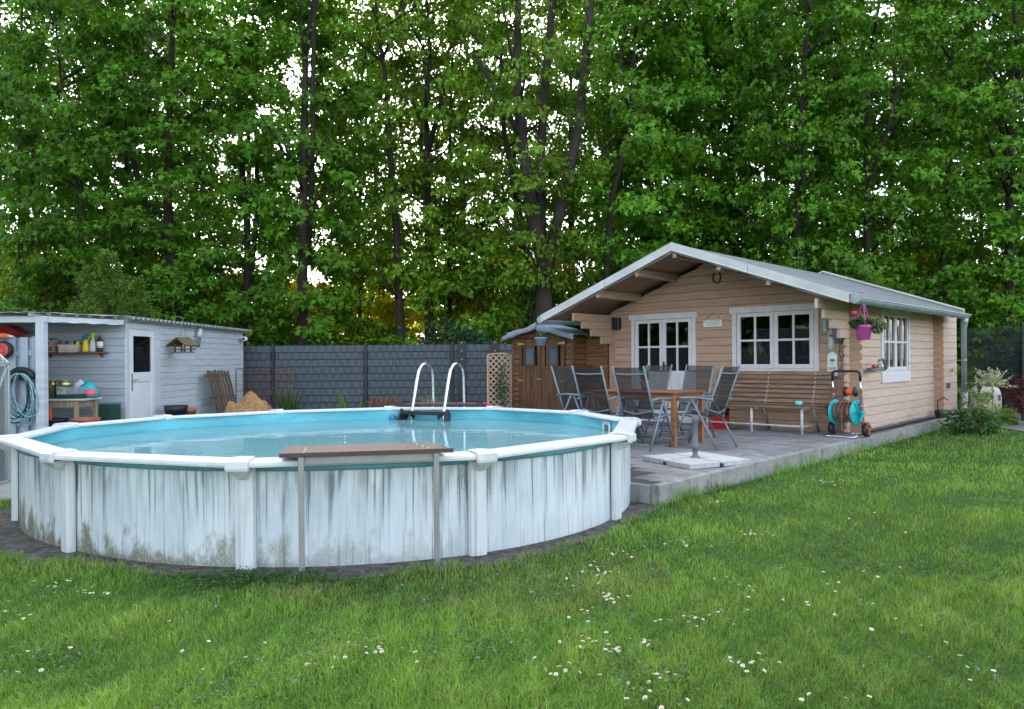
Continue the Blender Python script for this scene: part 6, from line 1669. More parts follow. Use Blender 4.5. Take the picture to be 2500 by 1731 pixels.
def tuft(name, label, cat, loc, n, h, spread, col, rng, width=0.05, amt=0.25):
    a = rng.uniform(0, 2 * PI, n); r = rng.random(n) ** 0.7 * spread
    pos = np.stack([0.3 * r * np.cos(a), 0.3 * r * np.sin(a), np.zeros(n)], 1)
    hh = h * rng.uniform(0.5, 1.1, n)
    V, T, C = [], [], []
    cc = vary(col, n, amt, rng=rng)
    for i in range(n):
        out_ = np.array([math.cos(a[i]), math.sin(a[i]), 0]); sd = np.array([-math.sin(a[i]), math.cos(a[i]), 0]) * width * 0.1 * rng.uniform(0.6, 1.3)
        p0_ = pos[i]; p1_ = p0_ + out_ * r[i] * 0.5 + np.array([0, 0, hh[i] * 0.7]); p2_ = p0_ + out_ * r[i] * 1.3 + np.array([0, 0, hh[i] * rng.uniform(0.7, 1.0)])
        b = len(V); V += [p0_ - sd, p0_ + sd, p1_ + sd * 0.8, p1_ - sd * 0.8, p2_]; T += [(b, b + 1, b + 2), (b, b + 2, b + 3), (b + 3, b + 2, b + 4)]; C += [cc[i]] * 5
    o = link(name, fast_mesh(name, np.array(V), np.array(T), MAT['leaf_shrub'], np.array(C)), None, loc)
    return tag(o, label, cat)
rt = np.random.default_rng(31)
tuft('ornamental_grass', 'drooping green ornamental grass right of the sand heap', 'grass clump', (-5.0, 17.0, 0), 90, 0.95, 0.5, (0.09, 0.13, 0.05), rt, 0.12)
tuft('ornamental_grass', 'dry straw coloured grass clump behind the ladder', 'grass clump', (-1.75, 16.4, 0), 160, 0.72, 0.42, (0.3, 0.24, 0.13), rt, 0.1)
tuft('iris_clump', 'upright green iris leaves left of the fire basket', 'plant', (-3.8, 17.0, 0), 14, 0.85, 0.15, (0.1, 0.2, 0.04), rt, 0.3)
tuft('iris_clump', 'single thin iris shoots between iris clump and fire basket', 'plant', (-3.4, 17.0, 0), 6, 0.7, 0.08, (0.1, 0.2, 0.04), rt, 0.3)

# ------------------------------------------------------------------ right side: mesh fence, filter tank, plants
mf = thing('mesh_fence', 'dark green double-wire mesh fence right of the cabin', 'fence', (0, 0, 0))
A_, B_ = Vector((10.9, 18.4, 0)), Vector((10.45, 13.2, 0))
dv = (B_ - A_).normalized(); ln_ = (B_ - A_).length
n_ = int(ln_ / 0.05)
for i in range(n_):
    p_ = A_ + dv * (i * 0.05)
    if i == 0:
        m_ = MB(); m_.bar((0, 0, 0), (0, 0, 2.03), 0.006, 0.006); wire_me = m_.mesh('upright_wire', MAT['fence_wire'])
    link('upright_wire', wire_me, mf, p_)
for z_ in np.arange(0.05, 2.05, 0.2):
    for s_ in (-0.006, 0.006):
        m_ = MB(); m_.bar(A_ + Vector((s_, 0, z_)), B_ + Vector((s_, 0, z_)), 0.006, 0.008); part('cross_wire', m_, MAT['fence_wire'], mf)
for f in (0.0, 0.48, 0.96):
    p_ = A_ + dv * ln_ * f; m_ = MB(); m_.bar(p_ + Vector((0.04, 0, 0)), p_ + Vector((0.04, 0, 2.08)), 0.06, 0.04); part('post', m_, MAT['fence_wire'], mf)

tk = thing('sand_filter_tank', 'cream coloured sand filter tank with black valve behind the bush', 'filter tank', (10.05, 16.1, 0))
m_ = MB(); m_.lathe([(0.12, 0.0), (0.2, 0.02), (0.2, 0.1), (0.25, 0.14), (0.29, 0.25), (0.295, 0.45), (0.285, 0.5), (0.285, 0.52), (0.26, 0.62), (0.18, 0.7), (0.07, 0.73)], (0, 0, 0.05), 26); part('vessel', m_, MAT['tank'], tk)
m_ = MB(); m_.lathe([(0.14, 0.76), (0.16, 0.8), (0.14, 0.92), (0.08, 0.97), (0.02, 0.98)], (0, 0, 0), 18); part('valve', m_, MAT['black_plastic'], tk)
m_ = MB(); m_.tube([(-0.12, -0.1, 0.85), (-0.2, -0.12, 0.8), (-0.2, -0.14, 0.3)], 0.045, 8); part('pipe', m_, MAT['black_plastic'], tk)
m_ = MB(); m_.lathe([(0.05, -0.02), (0.05, 0.04), (0.02, 0.05)], (-0.05, -0.16, 0.83), 10, axis='y'); part('gauge', m_, MAT['white_paint'], tk)
m_ = MB(); m_.box((0.12, -0.27, 0.5), (0.06, 0.02, 0.12)); m_.box((-0.08, -0.272, 0.58), (0.1, 0.02, 0.05)); part('label_patch', m_, MAT['grey_plastic'], tk)
m_ = MB(); m_.tube([(-0.2, 0, 0.02), (0.2, 0, 0.02)], 0.1, 10); part('pump_foot', m_, MAT['black_plastic'], tk)

def leaf_bush(name, label, cat, loc, parts_, stems=(), extra=None):
    t = thing(name, label, cat, loc)
    for (n, c_, rad, sz, col, shape) in parts_:
        link('foliage', blob_leaves('foliage', n, c_, rad, sz, col, MAT['leaf_shrub'], shape, shell=0.25), t)
    if stems:
        m_ = MB()
        for (p_, q_, r_) in stems: m_.tube([p_, (Vector(p_) + Vector(q_)) / 2 + Vector((0.02, 0.01, 0.02)), q_], [r_, r_ * 0.8, r_ * 0.5], 5)
        part('stem', m_, MAT['old_wood'], t)
    return t
hyd_st = [((random.uniform(-.12, .12), random.uniform(-.1, .1), 0), (random.uniform(-.34, .34), random.uniform(-.25, .25), random.uniform(.55, .82)), 0.009) for _ in range(16)]
hyd_leaf = [(520, (0.02, 0, 0.2), (0.5, 0.42, 0.24), 0.11, (0.055, 0.14, 0.03), 'oval')] + [(14, q, (0.07, 0.06, 0.07), 0.07, (0.14, 0.24, 0.04), 'oval') for (_, q, _) in hyd_st] + [(8, tuple((Vector(p_) * .4 + Vector(q) * .6)), (0.07, 0.06, 0.06), 0.07, (0.1, 0.2, 0.04), 'oval') for (p_, q, _) in hyd_st]
leaf_bush('hydrangea_bush', 'leafy green bush with pale upright shoots at the rear end of the kerb', 'bush', (8.15, 13.45, 0), hyd_leaf, hyd_st)
rw = np.random.default_rng(77)
wl_ = thing('variegated_willow', 'small standard willow with white-tipped leaves behind the green bush', 'tree', (9.25, 14.6, 0))
m_ = MB(); m_.tube([(0, 0, 0), (0.01, 0, 0.35), (0, 0, 0.8)], 0.014, 7); part('trunk', m_, MAT['old_wood'], wl_)
pos, dirs, cols_ = [], [], []
tw = MB()
for i in range(46):
    a = rw.uniform(0, 2 * PI); el = rw.uniform(0.05, 1.3); L_ = rw.uniform(0.22, 0.42)
    dq = np.array([math.cos(a) * math.cos(el), math.sin(a) * math.cos(el), math.sin(el)])
    base_ = np.array([0, 0, 0.78])
    tw.tube([base_, base_ + dq * L_], 0.003, 4)
    for k in range(22):
        f = 0.25 + 0.8 * k / 22
        pos.append(base_ + dq * L_ * f + rw.normal(0, 0.012, 3)); dirs.append(dq + rw.normal(0, 0.6, 3)); cols_.append((0.62, 0.64, 0.5) if rw.random() < 0.35 + 0.5 * f else (0.14, 0.24, 0.07))
pos = np.array(pos); nP = len(pos)
part('twig', tw, MAT['old_wood'], wl_)
link('foliage', leaves_mesh('foliage', pos, rw.uniform(0.03, 0.055, nP), np.array(dirs), rw.normal(0, 1, (nP, 3)) + np.array([0, 0, .6]), np.array(cols_), 'oval', MAT['leaf_shrub'], 0.8), wl_)
leaf_bush('red_maple', 'small dark red Japanese maple at the right edge by the fence', 'tree', (10.15, 14.9, 0), [(900, (0.0, 0, 0.62), (0.42, 0.4, 0.4), 0.06, (0.09, 0.012, 0.02), 'maple')], [((0, 0, 0), (0.05, 0, 0.5), 0.02), ((0.02, 0, 0.3), (-0.2, 0.05, 0.6), 0.012)])
leaf_bush('juniper_bush', 'big dark bluish juniper bush seen behind the mesh fence', 'bush', (12.2, 18.2, 0), [(4200, (0, 0, 0.95), (0.95, 0.8, 0.85), 0.1, (0.022, 0.055, 0.035), 'blade')], [((0, 0, 0), (0, 0, 0.7), 0.03)])
leaf_bush('golden_shrub', 'bright yellow-green shrub behind the mesh fence at the right edge', 'shrub', (13.6, 18.8, 0), [(2600, (0, 0, 1.25), (0.75, 0.7, 1.0), 0.09, (0.3, 0.3, 0.02), 'oval')], [((0, 0, 0), (0, 0, 0.9), 0.03)])
leaf_bush('low_plant', 'low lime green plant in the gravel bed at the right edge', 'plant', (10.05, 15.5, 0), [(260, (0, 0, 0.2), (0.26, 0.2, 0.17), 0.07, (0.2, 0.3, 0.04), 'oval')])
leaf_bush('low_plant', 'small broad-leaved plant beside the filter tank', 'plant', (9.75, 15.0, 0), [(60, (0, 0, 0.12), (0.16, 0.14, 0.1), 0.16, (0.14, 0.26, 0.05), 'oval')])
gn = thing('granite_slab', 'upright pinkish stone slab leaning behind the mesh fence', 'stone', (12.5, 16.9, 0), 0.4)
m_ = MB(); m_.loft([[Vector(q) for q in ((-0.3, -0.06, 0), (0.35, -0.06, 0), (0.35, 0.06, 0), (-0.3, 0.06, 0))], [Vector(q) for q in ((-0.35, -0.05, 1.0), (0.1, -0.05, 0.95), (0.1, 0.06, 0.95), (-0.35, 0.06, 1.0))], [Vector(q) for q in ((-0.3, -0.04, 1.35), (-0.1, -0.04, 1.3), (-0.1, 0.05, 1.3), (-0.3, 0.05, 1.35))]], 0, False); part('stone', m_, MAT['tan'], gn)
bsk = thing('black_basket', 'black wire-handled pump basket at the rear corner of the cabin', 'basket', CW(0.62, 4.45, 0.15))
m_ = MB(); m_.loft([[Vector((0.12 * k_ * x, 0.1 * k_ * y_, z_)) for x, y_ in ((-1, -1), (1, -1), (1, 1), (-1, 1))] for z_, k_ in ((0, 0.8), (0.12, 1.0), (0.17, 0.9))], 0, False); part('box', m_, MAT['black_plastic'], bsk)
m_ = MB(); m_.tube([(-0.11, 0, 0.1), (-0.11, 0, 0.35), (0, 0, 0.42), (0.1, 0, 0.36)], 0.01, 6); part('handle', m_, MAT['black_plastic'], bsk)

# ------------------------------------------------------------------ woodland behind the garden
F_, HX, HY = 1850.0, 1250.0, 878.0
RC, RS = math.cos(-0.0079), math.sin(-0.0079)
def px(x, y, Y):
    """the point at depth Y that lies on the sight line of a pixel of the photograph (used to set out the trunks)"""
    du, dv_ = x - HX, y - HY
    u = RC * du + RS * dv_; v_ = -RS * du + RC * dv_
    return Vector((u / F_ * Y, Y, EYE - v_ / F_ * Y))
def crown_mesh(name, seed, nclump, per, R, z0, z1, leaf=0.17, col=G_MID, flat=0.42, low=0.35, shape='maple', mat='leaf'):
    rg = np.random.default_rng(seed)
    hz = rg.random(nclump)
    zc = z0 + (z1 - z0) * hz
    # widest in the middle, narrower at the top
    prof = np.interp(hz, [0, 0.12, 0.45, 0.8, 1.0], [low, 0.75, 1.0, 0.8, 0.3])
    a = rg.uniform(0, 2 * PI, nclump); rr = R * prof * np.sqrt(rg.uniform(0.08, 1.0, nclump)) * rg.uniform(0.8, 1.15, nclump)
    cen = np.stack([rr * np.cos(a), rr * np.sin(a), zc], 1)
    cs = rg.uniform(0.35, 0.8, nclump)
    N_ = nclump * per
    cid = np.repeat(np.arange(nclump), per)
    q = unit(rg.normal(size=(N_, 3))); q *= rg.random((N_, 1)) ** 0.45
    off = q * np.stack([cs, cs, cs * flat], 1)[cid]
    # sprays droop away from the trunk
    outw = np.stack([np.cos(a), np.sin(a), np.zeros(nclump)], 1)[cid]
    off[:, 2] -= 0.35 * (off * outw).sum(1).clip(-0.2, 1)
    pos = cen[cid] + off
    dirv = outw * 0.5 + rg.normal(0, 0.55, (N_, 3)); dirv[:, 2] -= 0.55
    nrm = rg.normal(0, 0.45, (N_, 3)) + outw * 0.55 + np.array([0, 0, 0.75])
    tone = rg.normal(0, 0.2, nclump)[cid]
    c_ = vary(col, N_, 0.16, 0.1, rg) * (1 + tone[:, None]).clip(0.6, 1.4)
    return leaves_mesh(name, pos, leaf * rg.uniform(0.65, 1.2, N_) * rg.uniform(0.75, 1.2, nclump)[cid], dirv, nrm, c_, shape, MAT[mat])
G_LEAF = (0.093, 0.232, 0.015)
crowns = [crown_mesh('crown', 100 + i, 235, 62, 2.5, 1.7, 16.5, 0.2, G_LEAF, low=0.6) for i in range(4)]
crown_thin = [crown_mesh('crown', 140 + i, 165, 62, 2.6, 2.4, 16.5, 0.19, (0.13, 0.245, 0.014), shape='oval') for i in range(2)]
crown_low = [crown_mesh('crown', 160 + i, 85, 52, 1.9, 0.5, 5.2, 0.19, (0.115, 0.235, 0.014), low=0.9, shape='oval') for i in range(2)]
crown_yel = [crown_mesh('crown', 180 + i, 95, 52, 1.8, 0.3, 4.6, 0.17, (0.5, 0.5, 0.014), low=0.9, mat='leaf_glow') for i in range(2)]  # glow of backlit leaves painted into their strong yellow colour

WT = [  # trunk path in photo pixels, thickness in pixels, depth, branches, thin crown?, label
 ([(50, 720), (48, 560), (45, 300), (60, 0)], 17, 23.5, [([(52, 565), (85, 440), (95, 300)], 11)], 0, 'forked maple at the far left edge above the lean-to roof'),
 ([(190, 700), (200, 420), (150, 200), (130, 0)], 14, 22.0, [], 0, 'slim maple behind the left half of the shed roof'),
 ([(310, 700), (312, 420), (300, 150), (290, 0)], 14, 25.0, [], 0, 'slim maple behind the light green conifer'),
 ([(428, 760), (415, 600), (405, 400), (418, 150), (425, 0)], 29, 22.5, [([(405, 600), (350, 470), (310, 300)], 17)], 0, 'thick maple with a left leaning limb above the shed roof middle'),
 ([(608, 770), (605, 560), (590, 380), (575, 150), (545, 40)], 22, 23.0, [([(612, 700), (632, 500), (630, 300)], 13)], 0, 'two-stemmed maple above the right end of the shed roof'),
 ([(737, 800), (742, 560), (742, 380), (745, 150), (730, 0)], 31, 22.0, [([(745, 130), (775, 0)], 18), ([(752, 640), (765, 400), (772, 0)], 15)], 0, 'thick dark maple behind the left third of the dark fence'),
 ([(878, 800), (875, 600), (880, 350), (885, 100)], 13, 26.0, [], 1, 'thin maple behind the middle of the dark fence'),
 ([(978, 820), (968, 560), (950, 340), (942, 180)], 25, 23.5, [], 1, 'straight grey-brown maple with bare trunk left of the ladder'),
 ([(1047, 760), (1044, 480), (1040, 250)], 25, 24.0, [([(1043, 370), (1075, 270), (1088, 180)], 14)], 1, 'bare forked maple trunk right above the ladder'),
 ([(1095, 720), (1097, 400), (1105, 150)], 14, 26.5, [], 1, 'thin dark maple between the forked maple and the many-stemmed one'),
 ([(1325, 790), (1330, 650), (1302, 540), (1275, 340), (1262, 200), (1265, 0)], 50, 21.5, [([(1322, 620), (1318, 400), (1330, 200), (1350, 0)], 26), ([(1338, 655), (1365, 520), (1410, 320), (1430, 120), (1440, 0)], 30), ([(1275, 345), (1235, 270), (1190, 190), (1155, 140)], 14)], 1, 'massive many-stemmed maple left of the cabin roof'),
 ([(1292, 780), (1285, 600), (1260, 480), (1232, 330), (1220, 200)], 24, 23.5, [([(1280, 610), (1215, 545), (1185, 530)], 11), ([(1288, 660), (1230, 650), (1180, 655)], 8)], 1, 'dark maple with bare crooked limbs behind the many-stemmed maple'),
 ([(1478, 720), (1490, 500), (1540, 300), (1550, 100)], 22, 22.5, [], 0, 'right leaning maple above the left roof slope of the cabin'),
 ([(1585, 700), (1590, 450), (1600, 300), (1590, 0)], 17, 24.5, [], 0, 'maple just left of the cabin ridge'),
 ([(1690, 700), (1690, 480), (1680, 350), (1670, 100)], 13, 25.5, [], 0, 'thin dark maple just right of the cabin ridge'),
 ([(1722, 700), (1712, 500), (1720, 320), (1730, 100)], 11, 27.0, [], 0, 'thinnest dark maple beside the one right of the ridge'),
 ([(1800, 700), (1775, 350), (1830, 60), (1840, 0)], 14, 26.0, [], 0, 'curved maple above the middle of the right roof slope'),
 ([(1957, 720), (1948, 520), (1958, 340), (1965, 200), (1975, 60)], 24, 22.0, [], 0, 'straight brown maple above the right end of the front verge'),
 ([(2118, 740), (2123, 480), (2120, 300), (2130, 120), (2145, 0)], 21, 22.0, [([(2120, 460), (2165, 310), (2200, 170)], 11)], 0, 'straight dark maple above the hanging pink pot'),
 ([(2300, 760), (2308, 500), (2322, 200), (2345, 0)], 20, 23.0, [], 0, 'maple above the downpipe end of the cabin'),
 ([(2392, 760), (2395, 480), (2400, 300)], 13, 25.0, [], 0, 'thin maple between the downpipe and the right picture edge'),
 ([(2462, 780), (2465, 560), (2470, 330), (2485, 150)], 27, 22.0, [([(2464, 480), (2400, 330), (2340, 320)], 10), ([(2466, 440), (2430, 260), (2465, 180), (2520, 150)], 12)], 0, 'thick maple at the right picture edge'),
]
rtz = random.Random(12)
for wi, (path, wpx, Y, brs, thin, lb) in enumerate(WT):
    Y = Y + 1.0
    pts = [px(x, y, Y) for x, y in path]
    base_ = Vector((pts[0].x + (pts[0].x - pts[1].x) * 0.1, Y, 0))
    t = thing('maple_tree', lb, 'tree', base_, 0, 'maples behind the garden')
    r0 = wpx / 2 / F_ * Y
    full = [base_ + Vector((0, 0, -0.1))] + [q + Vector((0, rtz.uniform(-0.15, 0.15), 0)) for q in pts]
    last, prv = full[-1], full[-2]
    dvv = (last - prv).normalized()
    while full[-1].z < 15.0:
        full.append(full[-1] + Vector((dvv.x * 0.6 + rtz.uniform(-0.2, 0.2), rtz.uniform(-0.2, 0.2), 1.4)))
    rad = [r0 * (1.15 if i == 0 else max(0.18, 1 - 0.055 * q.z)) for i, q in enumerate(full)]
    m_ = MB(); m_.tube([q - base_ for q in full], rad, 10)
    part('trunk', m_, MAT['bark'], t)
    for (bpath, bw) in brs:
        bp2 = [px(x, y, Y) - base_ + Vector((0, -0.12 * i, 0)) for i, (x, y) in enumerate(bpath)]
        m_ = MB(); rb = bw / 2 / F_ * Y; m_.tube(bp2, [rb * (1 - 0.12 * i) for i in range(len(bp2))], 8); part('limb', m_, MAT['bark'], t)
    for k in range(9):
        h = rtz.uniform(3.0, 13.0)
        # point on the trunk at that height
        for i in range(len(full) - 1):
            if full[i].z <= h <= full[i + 1].z:
                f = (h - full[i].z) / max(1e-6, full[i + 1].z - full[i].z); p_ = full[i].lerp(full[i + 1], f); break
        a = rtz.uniform(0, 2 * PI); L_ = rtz.uniform(1.2, 2.3)
        q1 = p_ + Vector((math.cos(a) * L_ * 0.5, math.sin(a) * L_ * 0.5, L_ * 0.35)); q2 = p_ + Vector((math.cos(a) * L_, math.sin(a) * L_, L_ * 0.85))
        m_ = MB(); m_.tube([p_ - base_, q1 - base_, q2 - base_], [0.05, 0.035, 0.012], 6)
        part('branch', m_, MAT['bark'], t)
    me = rtz.choice(crown_thin) if thin else crowns[wi % 4]
    midx = (full[min(3, len(full) - 1)] - base_)
    o = link('crown', me, t, (midx.x, rtz.uniform(-0.2, 0.2), 1.3 if thin else 0), rtz.uniform(0, 2 * PI))
    s = rtz.uniform(0.85, 1.05); o.scale = (s, s, rtz.uniform(0.95, 1.1))
# second row, deeper in the wood
k = 0
for i in range(24):
    x = -21 + i * 1.95 + rtz.uniform(-0.6, 0.6); Y = rtz.uniform(29, 34)
    ppx = HX + x / Y * F_
    thin = 800 < ppx < 1260
    t = thing('maple_tree', 'one of the slender maples deeper in the wood, half hidden by the front row', 'tree', (x, Y, 0), 0, 'maples deeper in the wood')
    m_ = MB(); m_.tube([(0, 0, -0.1), (rtz.uniform(-.1, .1), 0, 5), (rtz.uniform(-.4, .4), 0, 10), (rtz.uniform(-.6, .6), 0, 15)], [0.17, 0.14, 0.1, 0.04], 8); part('trunk', m_, MAT['bark'], t)
    o = link('crown', crown_thin[i % 2] if thin else crowns[i % 4], t, (0, 0, rtz.uniform(-0.5, 0.8)), rtz.uniform(0, 6.28)); s = rtz.uniform(0.95, 1.2); o.scale = (s, s, s)
# young trees and shrubs along the foot of the wood
UNDER = ['above the left edge of the lean-to', 'above the lean-to post', 'above the shelf with sprayers', 'left of the light green conifer', 'behind the light green conifer', 'right of the light green conifer', 'above the hanging bird feeder', 'above the shed camera', 'above the wire cage', 'above the ornamental grass by the fence', 'above the fire basket', 'above the ladder', 'above the trellis', 'above the brown closet', 'behind the left roof slope', 'behind the cabin ridge', 'behind the right roof slope', 'behind the rear verge of the cabin', 'at the right picture edge above the mesh fence']
for i in range(19):
    x = -17.2 + i * 1.95 + rtz.uniform(-0.4, 0.4); Y = rtz.uniform(24.6, 26.6)
    t = thing('understory_shrub', 'leafy young maple growth ' + UNDER[i], 'shrub', (x, Y, 0), 0, 'undergrowth along the wood edge')
    m_ = MB(); m_.tube([(0, 0, 0), (0.05, 0, 1.5), (0, 0, 3.4)], [0.04, 0.03, 0.01], 6); part('stem', m_, MAT['bark'], t)
    o = link('foliage', crown_low[i % 2], t, (0, 0, 0), rtz.uniform(0, 6.28)); s = rtz.uniform(0.85, 1.2); o.scale = (s, s, s * rtz.uniform(0.7, 1.15) * (0.62 if -7.5 < x < -1.5 else 1.0))
for i in range(15):
    x = -19 + i * 2.7 + rtz.uniform(-0.5, 0.5); Y = rtz.uniform(27.2, 29)
    t = thing('understory_shrub', 'young growth inside the wood, its leaves coloured yellow-green for the backlit glow', 'shrub', (x, Y, 0), 0, 'bright undergrowth inside the wood')
    m_ = MB(); m_.tube([(0, 0, 0), (0.05, 0, 1.5), (0, 0, 3.4)], [0.04, 0.03, 0.01], 6); part('stem', m_, MAT['bark'], t)
    o = link('foliage', crown_yel[i % 2], t, (0, 0, 0), rtz.uniform(0, 6.28)); s = rtz.uniform(1.0, 1.3); o.scale = (s, s, s)
# far wood that reads as one mass
rg = np.random.default_rng(5)
nf = 26000
pos = np.stack([rg.uniform(-34, 34, nf), rg.uniform(38, 44, nf), 5.2 * rg.random(nf) ** 0.8 * (0.75 + 0.35 * np.sin(rg.uniform(0, 6, nf)))], 1)
o = link('far_wood', leaves_mesh('far_wood', pos, rg.uniform(0.35, 0.6, nf), rg.normal(0, 1, (nf, 3)) - np.array([0, 0, .5]), rg.normal(0, .6, (nf, 3)) + np.array([0, -1, .6]), vary((0.24, 0.32, 0.025), nf, 0.25, rng=rg), 'maple', MAT['leaf']))  # bright yellowish green: backlit glow painted into the far leaves
o['kind'] = 'stuff'
# trees and wall on the left, outside the frame, mirrored in the cabin windows
for i, (x, y_) in enumerate(((-17, 9.5), (-18.5, 6.5), (-17.5, 3.5), (-19, 0.5), (-17, -2.5), (-18, 12.5), (-21, 8.0), (-21.5, 2.0))):
    t = thing('maple_tree', 'maple left of the garden, seen only mirrored in the cabin windows', 'tree', (x, y_, 0), 0, 'maples mirrored in the windows')
    m_ = MB(); m_.tube([(0, 0, -0.1), (0.1, 0, 5), (-.2, 0, 10), (0, 0, 15)], [0.2, 0.16, 0.1, 0.04], 8); part('trunk', m_, MAT['bark'], t)
    o = link('crown', crowns[i % 4], t, (0, 0, -1.0), i * 1.3); o.scale = (1.2, 1.2, 0.8)
nwall = thing('neighbour_wall', 'grey panel wall left of the garden, seen only mirrored in the windows', 'wall', (-13.5, 0, 0))
for i in range(8):
    m_ = MB(); m_.bar((0, -4 + i * 1.9 + 0.02, 0.9), (0, -2.1 + i * 1.9 - 0.02, 0.9), 0.05, 1.8, 0.005); part('panel', m_, MAT['concrete'], nwall)
# light green conifer behind the shed
cf = thing('conifer', 'light yellowish green conifer rising behind the shed roof', 'conifer', (-10.75, 20.2, 0))
rg = np.random.default_rng(41)
m_ = MB(); m_.tube([(0, 0, 0), (0, 0, 3.9)], [0.07, 0.01], 6); part('trunk', m_, MAT['bark'], cf)
pos, dirs, cc = [], [], []
for (ox, top, R0) in ((0.0, 4.25, 1.0), (0.75, 3.5, 0.85), (-0.45, 3.9, 0.8)):
    for b in range(150):
        f = rg.random() ** 0.8; z_ = 0.6 + f * (top - 0.6); a = rg.uniform(0, 2 * PI); L_ = R0 * (1 - f) ** 0.8 + 0.1
        for k in range(34):
            g = rg.random() ** 0.6
            pos.append((ox + math.cos(a) * L_ * g + rg.normal(0, 0.05), math.sin(a) * L_ * g + rg.normal(0, 0.05), z_ + 0.35 * g * L_ + rg.normal(0, 0.05)))
            dirs.append((math.cos(a) + rg.normal(0, .6), math.sin(a) + rg.normal(0, .6), 0.5 + rg.normal(0, .4))); cc.append(0.5 + 0.9 * g)
pos = np.array(pos); nP = len(pos); col_ = vary((0.15, 0.26, 0.045), nP, 0.2, rng=rg)
link('foliage', leaves_mesh('foliage', pos, rg.uniform(0.06, 0.13, nP), np.array(dirs), rg.normal(0, 1, (nP, 3)), col_, 'oval', MAT['leaf_shrub'], 0.6), cf)
leaf_bush('bluish_shrub', 'dark bluish green shrub behind the right part of the dark fence', 'shrub', (-1.6, 21.3, 0), [(3000, (0, 0, 1.3), (1.3, 0.7, 1.2), 0.12, (0.028, 0.075, 0.045), 'maple')], [((0, 0, 0), (0, 0, 1.0), 0.03)])

# ------------------------------------------------------------------ grass and flowers
rg = np.random.default_rng(99)
def lawn_ok(x, y):
    e = np.stack([x - CAB.x, y - CAB.y], 1)
    lx = e[:, 0] * CX.x + e[:, 1] * CX.y; ly = e[:, 0] * CU.x + e[:, 1] * CU.y
    on_terr = (lx < 0.76) & (ly > TY0 - 0.07) & (lx > TX0)
    th = np.arctan2(y - POOL.y, x - POOL.x); r = np.hypot(x - POOL.x, y - POOL.y)
    tab = np.array([pool_rad(t) for t in np.linspace(-PI, PI, 181)])
    pr_ = np.interp(th, np.linspace(-PI, PI, 181), tab)
    tpos = th % (2 * PI)
    ap = 0.13 + 0.05 * np.sin(5 * tpos + 1) + 0.03 * np.sin(17 * tpos) + 0.02 * np.sin(41 * tpos) + np.where((tpos > 3.0) & (tpos < 4.2), 0.06, 0)
    right_bed = (x > 9.1) & (y > 13.5)
    back = (y > 12.2) & (x < 6)
    return ~on_terr & (r > pr_ + ap) & ~right_bed & ~back & (lx < 40)
# density falls off with distance so that the blades stay about equally fine in the picture
Y_ = []
NB = 470000
yy = 2.3 / (1 - rg.random(NB * 2) * (1 - 2.3 / 15.5)) ; 
xx = rg.uniform(-1, 1, NB * 2) * (0.72 * yy + 1.9)
wgt = rg.random(NB * 2) < np.clip(yy / 6.0, 0.25, 1.0) ** 0.0
ok = lawn_ok(xx, yy) & wgt
xx, yy = xx[ok][:NB], yy[ok][:NB]
n = len(xx)
def smooth_noise(x, y, s, seed):
    r_ = np.random.default_rng(seed); out_ = np.zeros_like(x)
    for _ in range(7):
        kx, ky, ph = r_.normal(0, s), r_.normal(0, s), r_.uniform(0, 6.28)
        out_ += np.sin(kx * x + ky * y + ph)
    return out_ / 7 ** 0.5
t1 = smooth_noise(xx, yy, 1.4, 1); t2 = smooth_noise(xx, yy, 5.0, 2); t3 = smooth_noise(xx, yy, 11.0, 3)
hgt = (0.034 + 0.011 * t2 + 0.01 * t3).clip(0.016, 0.08) * rg.uniform(0.5, 1.6, n)
far = (yy / 5).clip(0.75, 2.4)
wid = 0.0034 * far * rg.uniform(0.7, 1.3, n)
# taller fringe along the kerb, the pool and the plank legs
e = np.stack([xx - CAB.x, yy - CAB.y], 1); lx = e[:, 0] * CX.x + e[:, 1] * CX.y; ly = e[:, 0] * CU.x + e[:, 1] * CU.y
edge = ((lx < 0.87) & (ly > TY0 - 0.2) & (ly < 5))
hgt = np.where(edge, hgt * rg.uniform(1.2, 3.4, n) * (1 + 0.5 * smooth_noise(xx, yy, 4, 8)).clip(0.5, 2), hgt)
nearleg = np.minimum(np.hypot(xx + 1.36, yy - 4.84), np.hypot(xx + 0.5, yy - 5.0)) < 0.2
hgt = np.where(nearleg, hgt * 1.8, hgt)
a = rg.uniform(0, 2 * PI, n); lean = rg.uniform(0.25, 1.1, n)
base = np.stack([xx, yy, np.zeros(n)], 1)
od_ = np.stack([np.cos(a), np.sin(a), np.zeros(n)], 1); sd_ = np.stack([-np.sin(a), np.cos(a), np.zeros(n)], 1)
# blades face the light at random; half of them turned side-on
tw_ = rg.uniform(-0.8, 0.8, n)[:, None]
sd_ = unit(sd_ + od_ * tw_)
mid = base + od_ * (hgt * lean * 0.35)[:, None] + np.array([0, 0, 1.0]) * (hgt * 0.62)[:, None]
tip = base + od_ * (hgt * lean)[:, None] + np.array([0, 0, 1.0]) * (hgt * (1.05 - 0.25 * lean))[:, None]
hw = (wid / 2)[:, None]
V = np.stack([base - sd_ * hw, base + sd_ * hw, mid + sd_ * hw * 0.85, mid - sd_ * hw * 0.85, tip], 1).reshape(-1, 3)
b5 = np.arange(n)[:, None] * 5
T = np.concatenate([b5 + np.array([0, 1, 2]), b5 + np.array([0, 2, 3]), b5 + np.array([3, 2, 4])], 1).reshape(-1, 3)
colg = np.array([0.142, 0.285, 0.045])[None] * (1 + 0.14 * t1 + 0.14 * t2 + 0.1 * t3)[:, None] * (1 + rg.normal(0, 0.25, n))[:, None].clip(0.5, 1.7)
colg[:, 0] *= (1 + 0.09 * t2 + 0.06 * t3 + rg.normal(0, 0.14, n)).clip(0.6, 1.6)
